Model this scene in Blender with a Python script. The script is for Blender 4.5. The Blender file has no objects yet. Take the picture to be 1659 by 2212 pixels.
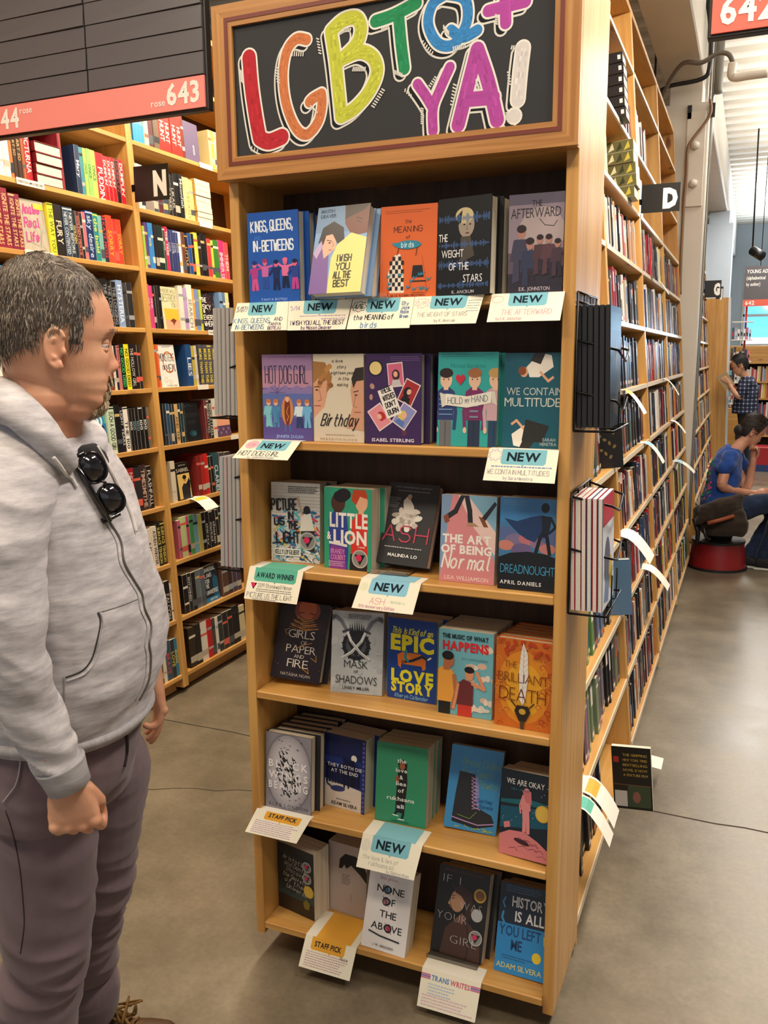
import bpy, bmesh, math, random
import numpy as np
from mathutils import Vector, Matrix, Euler
random.seed(7)
SC = bpy.context.scene
COL = SC.collection
PI = math.pi
# ------------------------------------------------------------------ camera
CAM = Vector((1.21797149, -1.91091349, 1.71036432))
ROT = Matrix(((0.92158763, -0.38316433, -0.06213972), (0.38809703, 0.90641833, 0.16669289), (-0.00754619, -0.17773834, 0.98404885)))
FPX = 1856.56
cam_data = bpy.data.cameras.new('camera')
cam = bpy.data.objects.new('camera', cam_data); COL.objects.link(cam)
r_, f_, u_ = ROT.col[0], ROT.col[1], ROT.col[2]
mw = Matrix.Identity(4)
for i in range(3):
    mw[i][0] = r_[i]; mw[i][1] = u_[i]; mw[i][2] = -f_[i]; mw[i][3] = CAM[i]
cam.matrix_world = mw
cam_data.sensor_fit = 'VERTICAL'; cam_data.sensor_height = 36.0
cam_data.lens = 36.0 * FPX / 2212.0
cam_data.clip_start = 0.05; cam_data.clip_end = 80
SC.camera = cam
# ------------------------------------------------------------------ world, lights, exposure
world = bpy.data.worlds.new('world'); SC.world = world; world.use_nodes = True
wb = world.node_tree.nodes['Background']
wb.inputs[0].default_value = (0.88, 0.9, 0.92, 1); wb.inputs[1].default_value = 0.55
SC.view_settings.view_transform = 'Standard'; SC.view_settings.look = 'None'
SC.view_settings.exposure = 0.0; SC.view_settings.gamma = 1.0
SC.view_settings.use_curve_mapping = False
def area(name, loc, sx, sy, power, color, rot=(0, 0, 0), spread=PI):
    l = bpy.data.lights.new(name, 'AREA'); l.shape = 'RECTANGLE'; l.size = sx; l.size_y = sy
    l.energy = power; l.color = color; l.spread = spread
    o = bpy.data.objects.new(name, l); o.location = loc; o.rotation_euler = rot; COL.objects.link(o)
    return o
WARM = (1.0, 0.83, 0.62)
LIGHTS = [  # fluorescent strips hung over the aisles and over the space behind the camera, plus unseen upward areas added to brighten the ceiling
    ('strip_light_left_aisle', (-0.62, 1.9, 3.75), 0.25, 3.2, 150, WARM, (0, 0.12, 0)),
    ('strip_light_left_front', (-0.9, -1.5, 3.9), 0.3, 1.6, 62, WARM, (0, 0, 0)),
    ('strip_light_right_aisle', (1.7, .9, 3.6), 0.25, 3.2, 165, (1.0, 0.89, 0.78), (0, 0.3, 0)),
    ('strip_light_right_far', (1.75, 6.5, 3.9), 0.25, 3.2, 70, (1.0, 0.92, 0.82), (0, 0.2, 0)),
    ('strip_light_back_aisle', (1.6, 11.5, 3.9), 0.5, 4.0, 130, (1.0, 0.95, 0.88), (0, 0.0, 0)),
    ('strip_light_front', (0.9, -2.2, 4.0), 2.6, 0.4, 76, WARM, (0.25, 0, 0)),
    ('ceiling_fill_right_aisle', (1.9, 3.0, 3.75), 0.25, 4.0, 75, (1.0, 0.92, 0.82), (PI, 0, 0)),
    ('ceiling_fill_right_far', (1.9, 8.5, 3.9), 0.3, 5.0, 110, (1.0, 0.95, 0.88), (PI, 0, 0)),
    ('ceiling_fill_back', (1.6, 15, 3.9), 0.3, 5.0, 90, (0.95, 0.97, 1.0), (PI, 0, 0)),
    ('ceiling_fill_left_aisle', (-0.62, 1.9, 3.8), 0.25, 3.2, 14, WARM, (PI, 0, 0)),
]
for L in LIGHTS: area(*L)
# ------------------------------------------------------------------ helpers
def lin(c):
    c = c / 255.0
    return c / 12.92 if c <= 0.04045 else ((c + 0.055) / 1.055) ** 2.4
def hx(s):
    if isinstance(s, tuple): return s
    s = s.lstrip('#')
    if len(s) == 3: s = ''.join(ch * 2 for ch in s)
    return (lin(int(s[0:2], 16)), lin(int(s[2:4], 16)), lin(int(s[4:6], 16)), 1.0)
def ray(px, py):
    return ROT @ Vector(((px - 829.5) / FPX, 1.0, -(py - 1106.0) / FPX))
def at(px, py, d):                      # world point at a given distance in front of the lens
    return CAM + ray(px, py) * d
def on(px, py, ax, v):                  # world point on the plane x, y or z = v
    d = ray(px, py); t = (v - CAM[ax]) / d[ax]
    return CAM + d * t

class M:
    """collects faces, builds ONE mesh object"""
    def __init__(s): s.v = []; s.f = []; s.m = []; s.c = []; s.sm = []
    def face(s, pts, mat=0, col=None, smooth=False):
        b = len(s.v); s.v += [tuple(p) for p in pts]; s.f.append(tuple(range(b, b + len(pts)))); s.m.append(mat); s.c.append(col); s.sm.append(smooth)
    def raw(s, vs, fs, mat=0, col=None, smooth=False):
        b = len(s.v); s.v += [tuple(p) for p in vs]
        for f in fs: s.f.append(tuple(b + i for i in f)); s.m.append(mat); s.c.append(col); s.sm.append(smooth)
    def box(s, x0, y0, z0, x1, y1, z1, mat=0, col=None, mtx=None, bev=0.0):
        if bev > 0:
            bm = bmesh.new(); bmesh.ops.create_cube(bm, size=1)
            for v in bm.verts: v.co = Vector(((v.co.x + .5) * (x1 - x0) + x0, (v.co.y + .5) * (y1 - y0) + y0, (v.co.z + .5) * (z1 - z0) + z0))
            bmesh.ops.bevel(bm, geom=bm.edges[:], offset=bev, segments=1, affect='EDGES')
            bm.verts.index_update()
            vs = [v.co.copy() for v in bm.verts]; fs = [[v.index for v in f.verts] for f in bm.faces]; bm.free()
        else:
            vs = [Vector(p) for p in ((x0,y0,z0),(x1,y0,z0),(x1,y1,z0),(x0,y1,z0),(x0,y0,z1),(x1,y0,z1),(x1,y1,z1),(x0,y1,z1))]
            fs = [(0,3,2,1),(4,5,6,7),(0,1,5,4),(1,2,6,5),(2,3,7,6),(3,0,4,7)]
        if mtx is not None: vs = [mtx @ v for v in vs]
        s.raw(vs, fs, mat, col)
    def tube(s, pts, r, n=8, mat=0, col=None, caps=True):
        pts = [Vector(p) for p in pts]; k = len(pts)
        rr = r if isinstance(r, (list, tuple)) else [r] * k
        up = None; rings = []
        for i, p in enumerate(pts):
            t = (pts[min(i + 1, k - 1)] - pts[max(i - 1, 0)])
            t = t.normalized() if t.length > 1e-9 else Vector((0, 0, 1))
            if up is None:
                up = Vector((0, 0, 1)) if abs(t.z) < .9 else Vector((1, 0, 0))
            a = (up - t * up.dot(t)); a = a.normalized() if a.length > 1e-6 else t.orthogonal().normalized()
            up = a; b = t.cross(a)
            rings.append([p + (a * math.cos(2 * PI * j / n) + b * math.sin(2 * PI * j / n)) * rr[i] for j in range(n)])
        vs = [v for rg in rings for v in rg]; fs = []
        for i in range(k - 1):
            for j in range(n): fs.append((i * n + j, i * n + (j + 1) % n, (i + 1) * n + (j + 1) % n, (i + 1) * n + j))
        if caps: fs.append(tuple(reversed(range(n)))); fs.append(tuple((k - 1) * n + j for j in range(n)))
        s.raw(vs, fs, mat, col, True)
    def cyl(s, c, r0, r1, z0, z1, n=24, mat=0, col=None, caps=True):
        vs = []
        for z, r in ((z0, r0), (z1, r1)):
            vs += [(c[0] + r * math.cos(2 * PI * j / n), c[1] + r * math.sin(2 * PI * j / n), z) for j in range(n)]
        fs = [(j, (j + 1) % n, n + (j + 1) % n, n + j) for j in range(n)]
        s.raw(vs, fs, mat, col, True)
        if caps: s.raw(vs, [tuple(reversed(range(n))), tuple(n + j for j in range(n))], mat, col, False)
    def mesh(s, name, mats):
        me = bpy.data.meshes.new(name); me.from_pydata(s.v, [], s.f)
        for m in (mats if isinstance(mats, (list, tuple)) else [mats]): me.materials.append(m)
        if s.m: me.polygons.foreach_set('material_index', s.m)
        if any(s.sm): me.polygons.foreach_set('use_smooth', s.sm)
        if any(c is not None for c in s.c):
            ca = me.color_attributes.new('Ink', 'FLOAT_COLOR', 'CORNER'); arr = []
            for f, c in zip(s.f, s.c): arr += list(c or (1, 1, 1, 1)) * len(f)
            ca.data.foreach_set('color', arr)
        me.update(); return me
    def obj(s, name, mats, parent=None, mtx=None):
        return link(name, s.mesh(name, mats), parent, mtx)
def link(name, me, parent=None, mtx=None):
    o = bpy.data.objects.new(name, me); COL.objects.link(o)
    if parent is not None: o.parent = parent
    if mtx is not None: o.matrix_basis = mtx
    return o
def tag(o, label, cat, group=None, kind=None):
    if label: o['label'] = label
    if cat: o['category'] = cat
    if group: o['group'] = group
    if kind: o['kind'] = kind
    return o
def thing(name, label, cat, loc=(0, 0, 0), group=None, mtx=None):
    o = bpy.data.objects.new(name, None); COL.objects.link(o); o.empty_display_size = .05
    if mtx is not None: o.matrix_basis = mtx
    else: o.location = loc
    return tag(o, label, cat, group)
def struct(name, m, mats, label=None):
    o = m.obj(name, mats); o['kind'] = 'structure'
    if label: o['label'] = label
    return o
# ------------------------------------------------------------------ materials
def newmat(name):
    m = bpy.data.materials.new(name); m.use_nodes = True
    nt = m.node_tree; b = nt.nodes['Principled BSDF']
    return m, nt, b
def N(nt, t, **k):
    n = nt.nodes.new(t)
    for a, v in k.items(): setattr(n, a, v)
    return n
def plain(name, col, rough=.5, metal=0, spec=.5, bump=0, bscale=200, trans=0, emit=None, es=0, coat=0, var=0):
    m, nt, b = newmat(name)
    b.inputs['Base Color'].default_value = hx(col); b.inputs['Roughness'].default_value = rough
    b.inputs['Metallic'].default_value = metal; b.inputs['Specular IOR Level'].default_value = spec
    b.inputs['Coat Weight'].default_value = coat
    if trans: b.inputs['Transmission Weight'].default_value = trans
    if emit: b.inputs['Emission Color'].default_value = hx(emit); b.inputs['Emission Strength'].default_value = es
    if bump or var:
        tc = N(nt, 'ShaderNodeTexCoord'); no = N(nt, 'ShaderNodeTexNoise'); no.inputs['Scale'].default_value = bscale; no.inputs['Detail'].default_value = 4
        nt.links.new(tc.outputs['Object'], no.inputs['Vector'])
        if bump:
            bu = N(nt, 'ShaderNodeBump'); bu.inputs['Strength'].default_value = bump; bu.inputs['Distance'].default_value = .002
            nt.links.new(no.outputs[0], bu.inputs['Height']); nt.links.new(bu.outputs[0], b.inputs['Normal'])
        if var:
            mx = N(nt, 'ShaderNodeMix', data_type='RGBA'); c = hx(col)
            mx.inputs[6].default_value = tuple(x * (1 - var) for x in c[:3]) + (1,); mx.inputs[7].default_value = tuple(min(1, x * (1 + var)) for x in c[:3]) + (1,)
            nt.links.new(no.outputs[0], mx.inputs[0]); nt.links.new(mx.outputs[2], b.inputs['Base Color'])
    return m
def wood(name, axis, c0, c1, rough=.42, knots=True, ringscale=1.0, coat=.15):
    m, nt, b = newmat(name)
    tc = N(nt, 'ShaderNodeTexCoord'); oi = N(nt, 'ShaderNodeObjectInfo')
    mp = N(nt, 'ShaderNodeMapping'); sc = [22 * ringscale] * 3; sc[axis] = 1.1; mp.inputs['Scale'].default_value = sc
    ad = N(nt, 'ShaderNodeVectorMath', operation='ADD'); ml = N(nt, 'ShaderNodeVectorMath', operation='SCALE')
    cb = N(nt, 'ShaderNodeCombineXYZ')
    for i in range(3): nt.links.new(oi.outputs['Random'], cb.inputs[i])
    nt.links.new(cb.outputs[0], ml.inputs[0]); ml.inputs['Scale'].default_value = 13.0
    nt.links.new(tc.outputs['Object'], ad.inputs[0]); nt.links.new(ml.outputs[0], ad.inputs[1])
    nt.links.new(ad.outputs[0], mp.inputs[0])
    no = N(nt, 'ShaderNodeTexNoise'); no.inputs['Scale'].default_value = 1.6; no.inputs['Detail'].default_value = 5; no.inputs['Distortion'].default_value = .6
    nt.links.new(mp.outputs[0], no.inputs['Vector'])
    cr = N(nt, 'ShaderNodeValToRGB'); cr.color_ramp.elements[0].color = hx(c0); cr.color_ramp.elements[1].color = hx(c1)
    cr.color_ramp.elements[0].position = .36; cr.color_ramp.elements[1].position = .64
    nt.links.new(no.outputs[0], cr.inputs[0]); out = cr.outputs[0]
    if knots:
        mk = N(nt, 'ShaderNodeMapping'); s2 = [4.2] * 3; s2[axis] = 1.9; mk.inputs['Scale'].default_value = s2
        nt.links.new(ad.outputs[0], mk.inputs[0])
        vo = N(nt, 'ShaderNodeTexVoronoi'); vo.inputs['Scale'].default_value = 1.0; nt.links.new(mk.outputs[0], vo.inputs['Vector'])
        k = N(nt, 'ShaderNodeValToRGB'); k.color_ramp.elements[0].position = .045; k.color_ramp.elements[1].position = .12
        k.color_ramp.elements[0].color = (1, 1, 1, 1); k.color_ramp.elements[1].color = (0, 0, 0, 1)
        nt.links.new(vo.outputs['Distance'], k.inputs[0])
        mx = N(nt, 'ShaderNodeMix', data_type='RGBA'); mx.inputs[7].default_value = hx('7a4520')
        nt.links.new(k.outputs[0], mx.inputs[0]); nt.links.new(out, mx.inputs[6]); out = mx.outputs[2]
    nt.links.new(out, b.inputs['Base Color']); b.inputs['Roughness'].default_value = rough
    b.inputs['Coat Weight'].default_value = coat; b.inputs['Coat Roughness'].default_value = .25
    bu = N(nt, 'ShaderNodeBump'); bu.inputs['Strength'].default_value = .12; bu.inputs['Distance'].default_value = .001
    nt.links.new(no.outputs[0], bu.inputs['Height']); nt.links.new(bu.outputs[0], b.inputs['Normal'])
    return m
PINE = [wood('pine_' + 'xyz'[a], a, 'c08c48', 'd4a45c') for a in range(3)]
OAK = [wood('oak_' + 'xyz'[a], a, 'a06a30', 'c08a4c', knots=False, ringscale=2.2) for a in range(3)]
DARKBACK = wood('dark_back_board', 2, '3a2414', '4a2f1a', knots=True, rough=.6, coat=0)
INLAY = plain('inlay', '6e2a1e', .5)
def attr_mat(name, rough=.45, spec=.4, coat=0):
    m, nt, b = newmat(name); a = N(nt, 'ShaderNodeAttribute', attribute_name='Ink')
    nt.links.new(a.outputs['Color'], b.inputs['Base Color']); b.inputs['Roughness'].default_value = rough
    b.inputs['Specular IOR Level'].default_value = spec; b.inputs['Coat Weight'].default_value = coat
    return m
INK = attr_mat('printed_ink', .38, .5); INKMATTE = attr_mat('matte_ink', .8, .1)
def objcol_mat(name, rough=.4, var=.12):
    m, nt, b = newmat(name); oi = N(nt, 'ShaderNodeObjectInfo')
    nt.links.new(oi.outputs['Color'], b.inputs['Base Color']); b.inputs['Roughness'].default_value = rough
    return m
COVER = objcol_mat('book_cover', .38)
def pages_mat():
    m, nt, b = newmat('book_pages'); tc = N(nt, 'ShaderNodeTexCoord'); mp = N(nt, 'ShaderNodeMapping'); mp.inputs['Scale'].default_value = (4, 900, 4)
    no = N(nt, 'ShaderNodeTexNoise'); no.inputs['Scale'].default_value = 1.0; no.inputs['Detail'].default_value = 2
    nt.links.new(tc.outputs['Object'], mp.inputs[0]); nt.links.new(mp.outputs[0], no.inputs['Vector'])
    cr = N(nt, 'ShaderNodeValToRGB'); cr.color_ramp.elements[0].color = hx('b9aa90'); cr.color_ramp.elements[1].color = hx('efe6d2')
    cr.color_ramp.elements[0].position = .3; cr.color_ramp.elements[1].position = .6
    nt.links.new(no.outputs[0], cr.inputs[0]); nt.links.new(cr.outputs[0], b.inputs['Base Color']); b.inputs['Roughness'].default_value = .9
    return m
PAGES = pages_mat()
def concrete():
    m, nt, b = newmat('polished_concrete'); tc = N(nt, 'ShaderNodeTexCoord')
    no = N(nt, 'ShaderNodeTexNoise'); no.inputs['Scale'].default_value = 2.6; no.inputs['Detail'].default_value = 9; no.inputs['Roughness'].default_value = .68
    nt.links.new(tc.outputs['Object'], no.inputs['Vector'])
    cr = N(nt, 'ShaderNodeValToRGB'); e = cr.color_ramp.elements; e[0].position = .34; e[0].color = hx('665d4d'); e[1].position = .68; e[1].color = hx('8c816d')
    x = cr.color_ramp.elements.new(.5); x.color = hx('786e5c')
    nt.links.new(no.outputs[0], cr.inputs[0])
    n2 = N(nt, 'ShaderNodeTexNoise'); n2.inputs['Scale'].default_value = 60; n2.inputs['Detail'].default_value = 3
    nt.links.new(tc.outputs['Object'], n2.inputs['Vector'])
    mx = N(nt, 'ShaderNodeMix', data_type='RGBA', blend_type='MULTIPLY'); mx.inputs[0].default_value = .35
    nt.links.new(cr.outputs[0], mx.inputs[6]); nt.links.new(n2.outputs[0], mx.inputs[7])
    br = N(nt, 'ShaderNodeMix', data_type='RGBA', blend_type='MULTIPLY'); br.inputs[0].default_value = 1; br.inputs[7].default_value = (1.12, 1.12, 1.12, 1)
    nt.links.new(mx.outputs[2], br.inputs[6]); nt.links.new(br.outputs[2], b.inputs['Base Color'])
    rr = N(nt, 'ShaderNodeMapRange'); rr.inputs[3].default_value = .22; rr.inputs[4].default_value = .42
    nt.links.new(no.outputs[0], rr.inputs[0]); nt.links.new(rr.outputs[0], b.inputs['Roughness'])
    b.inputs['Specular IOR Level'].default_value = .5
    return m
CONC = concrete()
WHITEPAINT = plain('white_paint', 'e9e4da', .6, var=.04, bscale=6)
GREYPAINT = plain('grey_white_paint', 'd9d2c6', .55, var=.05, bscale=4)
BLUEPAINT = plain('pale_blue_paint', 'b9c6d2', .6)
BLACKP = plain('black_plastic', '101010', .4); WIRE = plain('black_wire', '0c0c0d', .35, metal=.6)
PAPER = plain('card_paper', 'e9e5d8', .75)
def text_quad(a, b, c, d): pass
# ------------------------------------------------------------------ room shell
m = M(); m.box(-6.5, -7, -.1, 9, 20, 0); FLOOR = struct('floor', m, CONC)
def joint(pts, w):
    mm = M()
    for (a, b) in zip(pts, pts[1:]):
        a = Vector((a[0], a[1], .0012)); b = Vector((b[0], b[1], .0012)); d = (b - a).normalized(); n = Vector((-d.y, d.x, 0)) * w / 2
        mm.face([a - n, b - n, b + n, a + n])
    mm.obj('floor_joint', plain('joint_dirt', '3b342b', .9), FLOOR)
rj = random.Random(3)
joint([(-1.3 + i * .1, 1.262 + rj.uniform(-.006, .006)) for i in range(60)], .006)
joint([(-1.3 + i * .08, .55 + i * .028 + rj.uniform(-.01, .01)) for i in range(20)], .003)
joint([(.9 + i * .1, 8.6 + rj.uniform(-.008, .008)) for i in range(40)], .006)
m = M(); m.box(-6.5, -7, 4.62, 9, 20, 4.75); CEIL = struct('ceiling', m, plain('deck_underside', 'cfc6b4', .7, var=.05, bscale=5))
rib = M(); rib.box(-6.5, -.075, 4.47, 9, .075, 4.62, bev=.012); ribme = rib.mesh('deck_rib', WHITEPAINT)
y = -3.0
while y < 19.6:
    link('deck_rib', ribme, CEIL).location = (0, y, 0); y += .36
def wall(name, x0, y0, x1, y1, mat, z1=4.62):
    mm = M(); mm.box(x0, y0, 0, x1, y1, z1); return struct(name, mm, mat)
wall('wall_left', -6.6, -7, -6.5, 20, WHITEPAINT); wall('wall_right', 9, -7, 9.1, 20, WHITEPAINT)
# back wall with a shopfront window opening
WY = 19.0
wx0 = on(1604, 700, 1, WY).x; wz1 = on(1604, 640, 1, WY).z; wz0 = on(1620, 748, 1, WY).z
dz1 = on(1640, 960, 1, WY).z
wbk = M()
wbk.box(-6.5, WY, 0, wx0, WY + .15, 4.62); wbk.box(wx0, WY, wz1 + .6, 9, WY + .15, 4.62); wbk.box(wx0, WY, 0, 9, WY + .15, wz0)
struct('wall_back', wbk, BLUEPAINT)
sky = plain('street_daylight_glow', '6fb6e8', .5, emit='5fb4ee', es=1.6);  # daylight on the building put into its own glow
WIN = thing('window_1', None, None); WIN['kind'] = 'structure'
fr = M()
for k in range(6):
    xk = wx0 + k * 1.1
    fr.box(xk - .03, WY - .03, wz0, xk + .03, WY + .08, wz1 + .6)
for z in (wz0, (wz0 + wz1) / 2 + .1, wz1 + .55): fr.box(wx0, WY - .03, z, wx0 + 5.5, WY + .08, z + .05)
fr.obj('window_frame', WHITEPAINT, WIN)
g = M()
g.box(wx0, WY + .04, wz0, wx0 + 5.5, WY + .05, wz1 + .6); g.obj('pane', plain('window_glass', 'ffffff', .05, trans=1), WIN)
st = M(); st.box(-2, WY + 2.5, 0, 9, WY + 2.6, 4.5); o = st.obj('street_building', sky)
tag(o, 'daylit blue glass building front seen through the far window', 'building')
st = M(); st.box(wx0 - 1, WY + 1.9, wz0 - .2, 6, WY + 2.3, wz0 + .22); o = st.obj('parked_van', plain('van_daylight_glow', 'ffffff', .4, emit='ffffff', es=.9))  # white glow stands in for daylight on the van
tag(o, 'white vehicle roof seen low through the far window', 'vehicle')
la = area('window_daylight', (2.6, WY - .1, 2.0), 3.0, 1.6, 190, (.62, .82, 1.0), (-PI / 2, 0, 0))
sp_ = bpy.data.lights.new('floor_patch_spot', 'SPOT'); sp_.energy = 1500; sp_.spot_size = .42; sp_.spot_blend = .3; sp_.color = (.8, .93, 1.0); sp_.shadow_soft_size = .1; so_ = bpy.data.objects.new('floor_patch_spot', sp_); COL.objects.link(so_); so_.location = (6.5, 11.0, 3.6); so_.rotation_euler = (Vector((2.0, 9.3, 0)) - Vector((6.5, 11.0, 3.6))).to_track_quat('-Z', 'Y').to_euler()  # spot added indoors to lay a daylight patch on the floor
area('low_daylight_fill', (2.6, WY - .15, .75), 3.0, 1.2, 30, (.8, .92, 1.0), (-PI / 2, 0, 0))  # added area light brightening the floor; no door stands behind it
# ------------------------------------------------------------------ column, beams, conduits
def column(x0, x1, y0, y1, mat, name='column'):
    c = thing(name, None, None); c['kind'] = 'structure'
    mm = M(); mm.box(x0, y0, 0, x1, y1, 3.62, bev=.006); mm.obj('shaft', mat, c)
    mm = M(); mm.box(x0 + .03, y0 + .02, 3.62, x1 - .06, y1 - .02, 3.80, bev=.004); mm.obj('beam_seat', mat, c)
    return c
cx0 = on(1439, 215, 1, 5.6).x; cx1 = on(1535, 215, 1, 5.6).x
C1 = column(cx0, cx1, 5.55, 6.0, GREYPAINT)
mm = M(); mm.box(cx0 + .17, 5.53, 2.85, cx0 + .31, 5.55, 3.55, bev=.004); PL = mm.obj('steel_plate', GREYPAINT, C1)
for z in (3.02, 3.30):
    mm = M(); mm.tube([(cx0 + .24, 5.50, z), (cx0 + .24, 5.53, z)], .034, 6); mm.obj('bolt', GREYPAINT, PL)
for xx in (.17, .34):
    mm = M(); mm.box(cx0 + xx, 5.53, 3.5, cx0 + xx + .03, 5.56, 3.6); mm.obj('clip', BLACKP, C1)
CABLE = plain('brown_cable', '8a6a4e', .6); STEEL = plain('galvanised', '9a9890', .35, metal=.7)
def cable(name, pts, r, mat, label, n=6):
    # smooth through points
    P = [Vector(p) for p in pts]; out = []
    for i in range(len(P) - 1):
        p0 = P[max(i - 1, 0)]; p1 = P[i]; p2 = P[i + 1]; p3 = P[min(i + 2, len(P) - 1)]
        for k in range(6):
            t = k / 6; out.append(.5 * ((2 * p1) + (p2 - p0) * t + (2 * p0 - 5 * p1 + 4 * p2 - p3) * t * t + (3 * p1 - p0 - 3 * p2 + p3) * t ** 3))
    out.append(P[-1]); mm = M(); mm.tube(out, r, n); o = mm.obj(name, mat)
    return tag(o, label, 'cable' if 'cable' in name else 'conduit')
def zz(x, y, Y): return on(1180 + x * .2892, y * .2892, 1, Y)
cable('power_cable', [zz(1225, 740, 5.5), zz(1222, 860, 5.5), zz(1100, 1030, 5.5), zz(1058, 1110, 5.5), zz(1048, 1300, 5.5), zz(1030, 1500, 5.5), zz(1008, 1900, 5.5), zz(1000, 2200, 5.5)], .011, CABLE, 'brown cable clipped down the front of the near grey column')
for i, (dx, r) in enumerate(((-.012, .010), (.012, .008), (.036, .012))):
    cable('conduit', [(cx1 - .02 + dx, 5.62, .3), (cx1 - .02 + dx, 5.62, 2), (cx1 - .02 + dx, 5.62, 3.6), (cx1 - .02 + dx, 5.60, 4.3)], r, STEEL if i else WHITEPAINT,
          ['white conduit against the right edge of the near column', 'thin metal conduit between two others on the column edge', 'thickest metal conduit standing off the near column edge'][i])
cable('hose_cable', [zz(740, 640, 5.3), zz(810, 800, 5.3), zz(880, 690, 5.2), zz(940, 570, 5.1), zz(1030, 470, 5), zz(1160, 468, 5), zz(1280, 400, 5), zz(1360, 405, 5), zz(1395, 470, 5)], .016, plain('grey_hose', '6f675c', .5), 'grey hose looping under the beam beside the column')
cable('black_cable', [zz(745, 510, 5.3), zz(790, 620, 5.3), zz(840, 680, 5.3), zz(930, 640, 5.3), zz(1160, 590, 5.3), zz(1220, 500, 5.3), zz(1230, 250, 5.3), zz(1205, 0, 5.3)], .016, BLACKP, 'black cable sagging across the underside of the beam')
cable('drop_cable', [zz(825, 280, 5.3), zz(818, 450, 5.3), zz(800, 800, 5.3)], .008, BLACKP, 'thin black cable hanging straight down left of the column')
cable('thick_cable', [zz(1310, 260, 5.6), zz(1300, 400, 5.6), zz(1285, 700, 5.6)], .03, plain('grey_cable', '807c74', .5), 'thick grey cable bundle dropping beside the column')
cable('pipe_conduit', [zz(1395, 470, 5), zz(1385, 560, 5), zz(1420, 578, 5), zz(1500, 565, 5), zz(1656, 545, 5)], .03, WHITEPAINT, 'white pipe with an elbow running right under the ceiling')
bm_ = M(); bm_.box(cx0 - .02, -6.5, 3.8, cx1 - .05, 19, 4.47, bev=.01); o = bm_.obj('beam', GREYPAINT); o['kind'] = 'structure'
column(cx0, cx1 + .05, 12.3, 12.8, BLUEPAINT)
# ------------------------------------------------------------------ lettering
_gl = {}
def glyph(ch, bold):
    k = (ch, bold)
    if k not in _gl:
        cu = bpy.data.curves.new('g', 'FONT'); cu.body = ch; cu.size = 1; cu.resolution_u = 2; cu.offset = bold
        o = bpy.data.objects.new('g', cu); COL.objects.link(o); dg = bpy.context.evaluated_depsgraph_get(); ev = o.evaluated_get(dg)
        me = ev.to_mesh(); vs = [(v.co.x, v.co.y) for v in me.vertices]; fs = [tuple(p.vertices) for p in me.polygons]
        ev.to_mesh_clear(); bpy.data.objects.remove(o); bpy.data.curves.remove(cu)
        xs = [v[0] for v in vs] or [0, .25]
        _gl[k] = (vs, fs, min(xs) if vs else 0, max(xs) if vs else .28)
    return _gl[k]
# one-stroke hand lettering, grid 4 wide, 6 high (a = -1, b = -2 below the line)
S1 = {'A':'00 26 40,12 32','B':'00 06 36 45 33 03,33 42 41 30 00','C':'45 36 16 05 01 10 30 41','D':'00 06 26 44 42 20 00','E':'40 00 06 46,03 33','F':'00 06 46,03 33','G':'45 36 16 05 01 10 30 41 43 23','H':'00 06,40 46,03 43','I':'20 26','J':'36 31 20 10 01','K':'00 06,46 03 40','L':'06 00 40','M':'00 06 22 46 40','N':'00 06 40 46','O':'10 01 05 16 36 45 41 30 10','P':'00 06 36 45 44 33 03','Q':'10 01 05 16 36 45 41 30 10,22 40','R':'00 06 36 45 44 33 03,23 40','S':'45 36 16 05 04 13 33 42 41 30 10 01','T':'06 46,26 20','U':'06 01 10 30 41 46','V':'06 20 46','W':'06 10 24 30 46','X':'00 46,06 40','Y':'06 23 46,23 20','Z':'06 46 00 40',
 'a':'34 14 03 01 10 20 32,34 31 40','b':'06 00 20 31 33 24 04','c':'33 14 03 01 10 31','d':'36 30 10 01 03 14 34','e':'02 32 33 24 14 03 01 10 31','f':'36 26 15 10,04 34','g':'34 14 03 01 10 31,34 3a 2b 0b','h':'06 00,03 14 24 33 30','i':'14 10,15 16','j':'24 2a 1b 0b,25 26','k':'06 00,34 02 30','l':'16 11 20','m':'00 04,03 14 23 20,23 34 43 40','n':'00 04,03 14 24 33 30','o':'10 01 03 14 24 33 31 20 10','p':'04 0b,04 24 33 31 20 00','q':'34 14 03 01 10 30,34 3b','r':'00 04,02 14 24','s':'34 14 03 12 32 31 20 00','t':'16 11 20 30,04 34','u':'04 01 10 20 31,34 30','v':'04 10 34','w':'04 10 23 30 44','x':'00 34,04 30','y':'04 11 20,34 1b 0b','z':'04 34 00 30',
 '0':'10 01 05 16 26 35 31 20 10','1':'05 16 10','2':'05 16 26 35 00 40','3':'05 16 26 35 23 32 31 20 10 01','4':'30 36 02 42','5':'36 06 04 24 33 31 20 00','6':'35 16 04 01 10 20 31 33 02','7':'06 36 10','8':'13 05 16 26 35 23 13 01 10 20 31 23','9':'31 36 16 05 03 33',"'":'26 25','.':'10 11','-':'12 32','/':'00 46','!':'26 22,20 21',',':'11 0a','&':'40 05 16 25 02 11 20 42','+':'23 03,15 11','(':'26 14 12 20',')':'16 24 22 10',':':'11 11,13 13','?':'05 16 36 34 22,20 20','"':'16 15,36 35'}
def strokes(ch):
    out = []
    for pl in S1.get(ch, '').split(','):
        pts = []
        for q in pl.split():
            y = {'a': -1, 'b': -2}.get(q[1]); y = int(q[1]) if y is None else y
            pts.append((int(q[0]) / 4.0, y / 6.0))
        if pts: out.append(pts)
    return out
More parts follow.
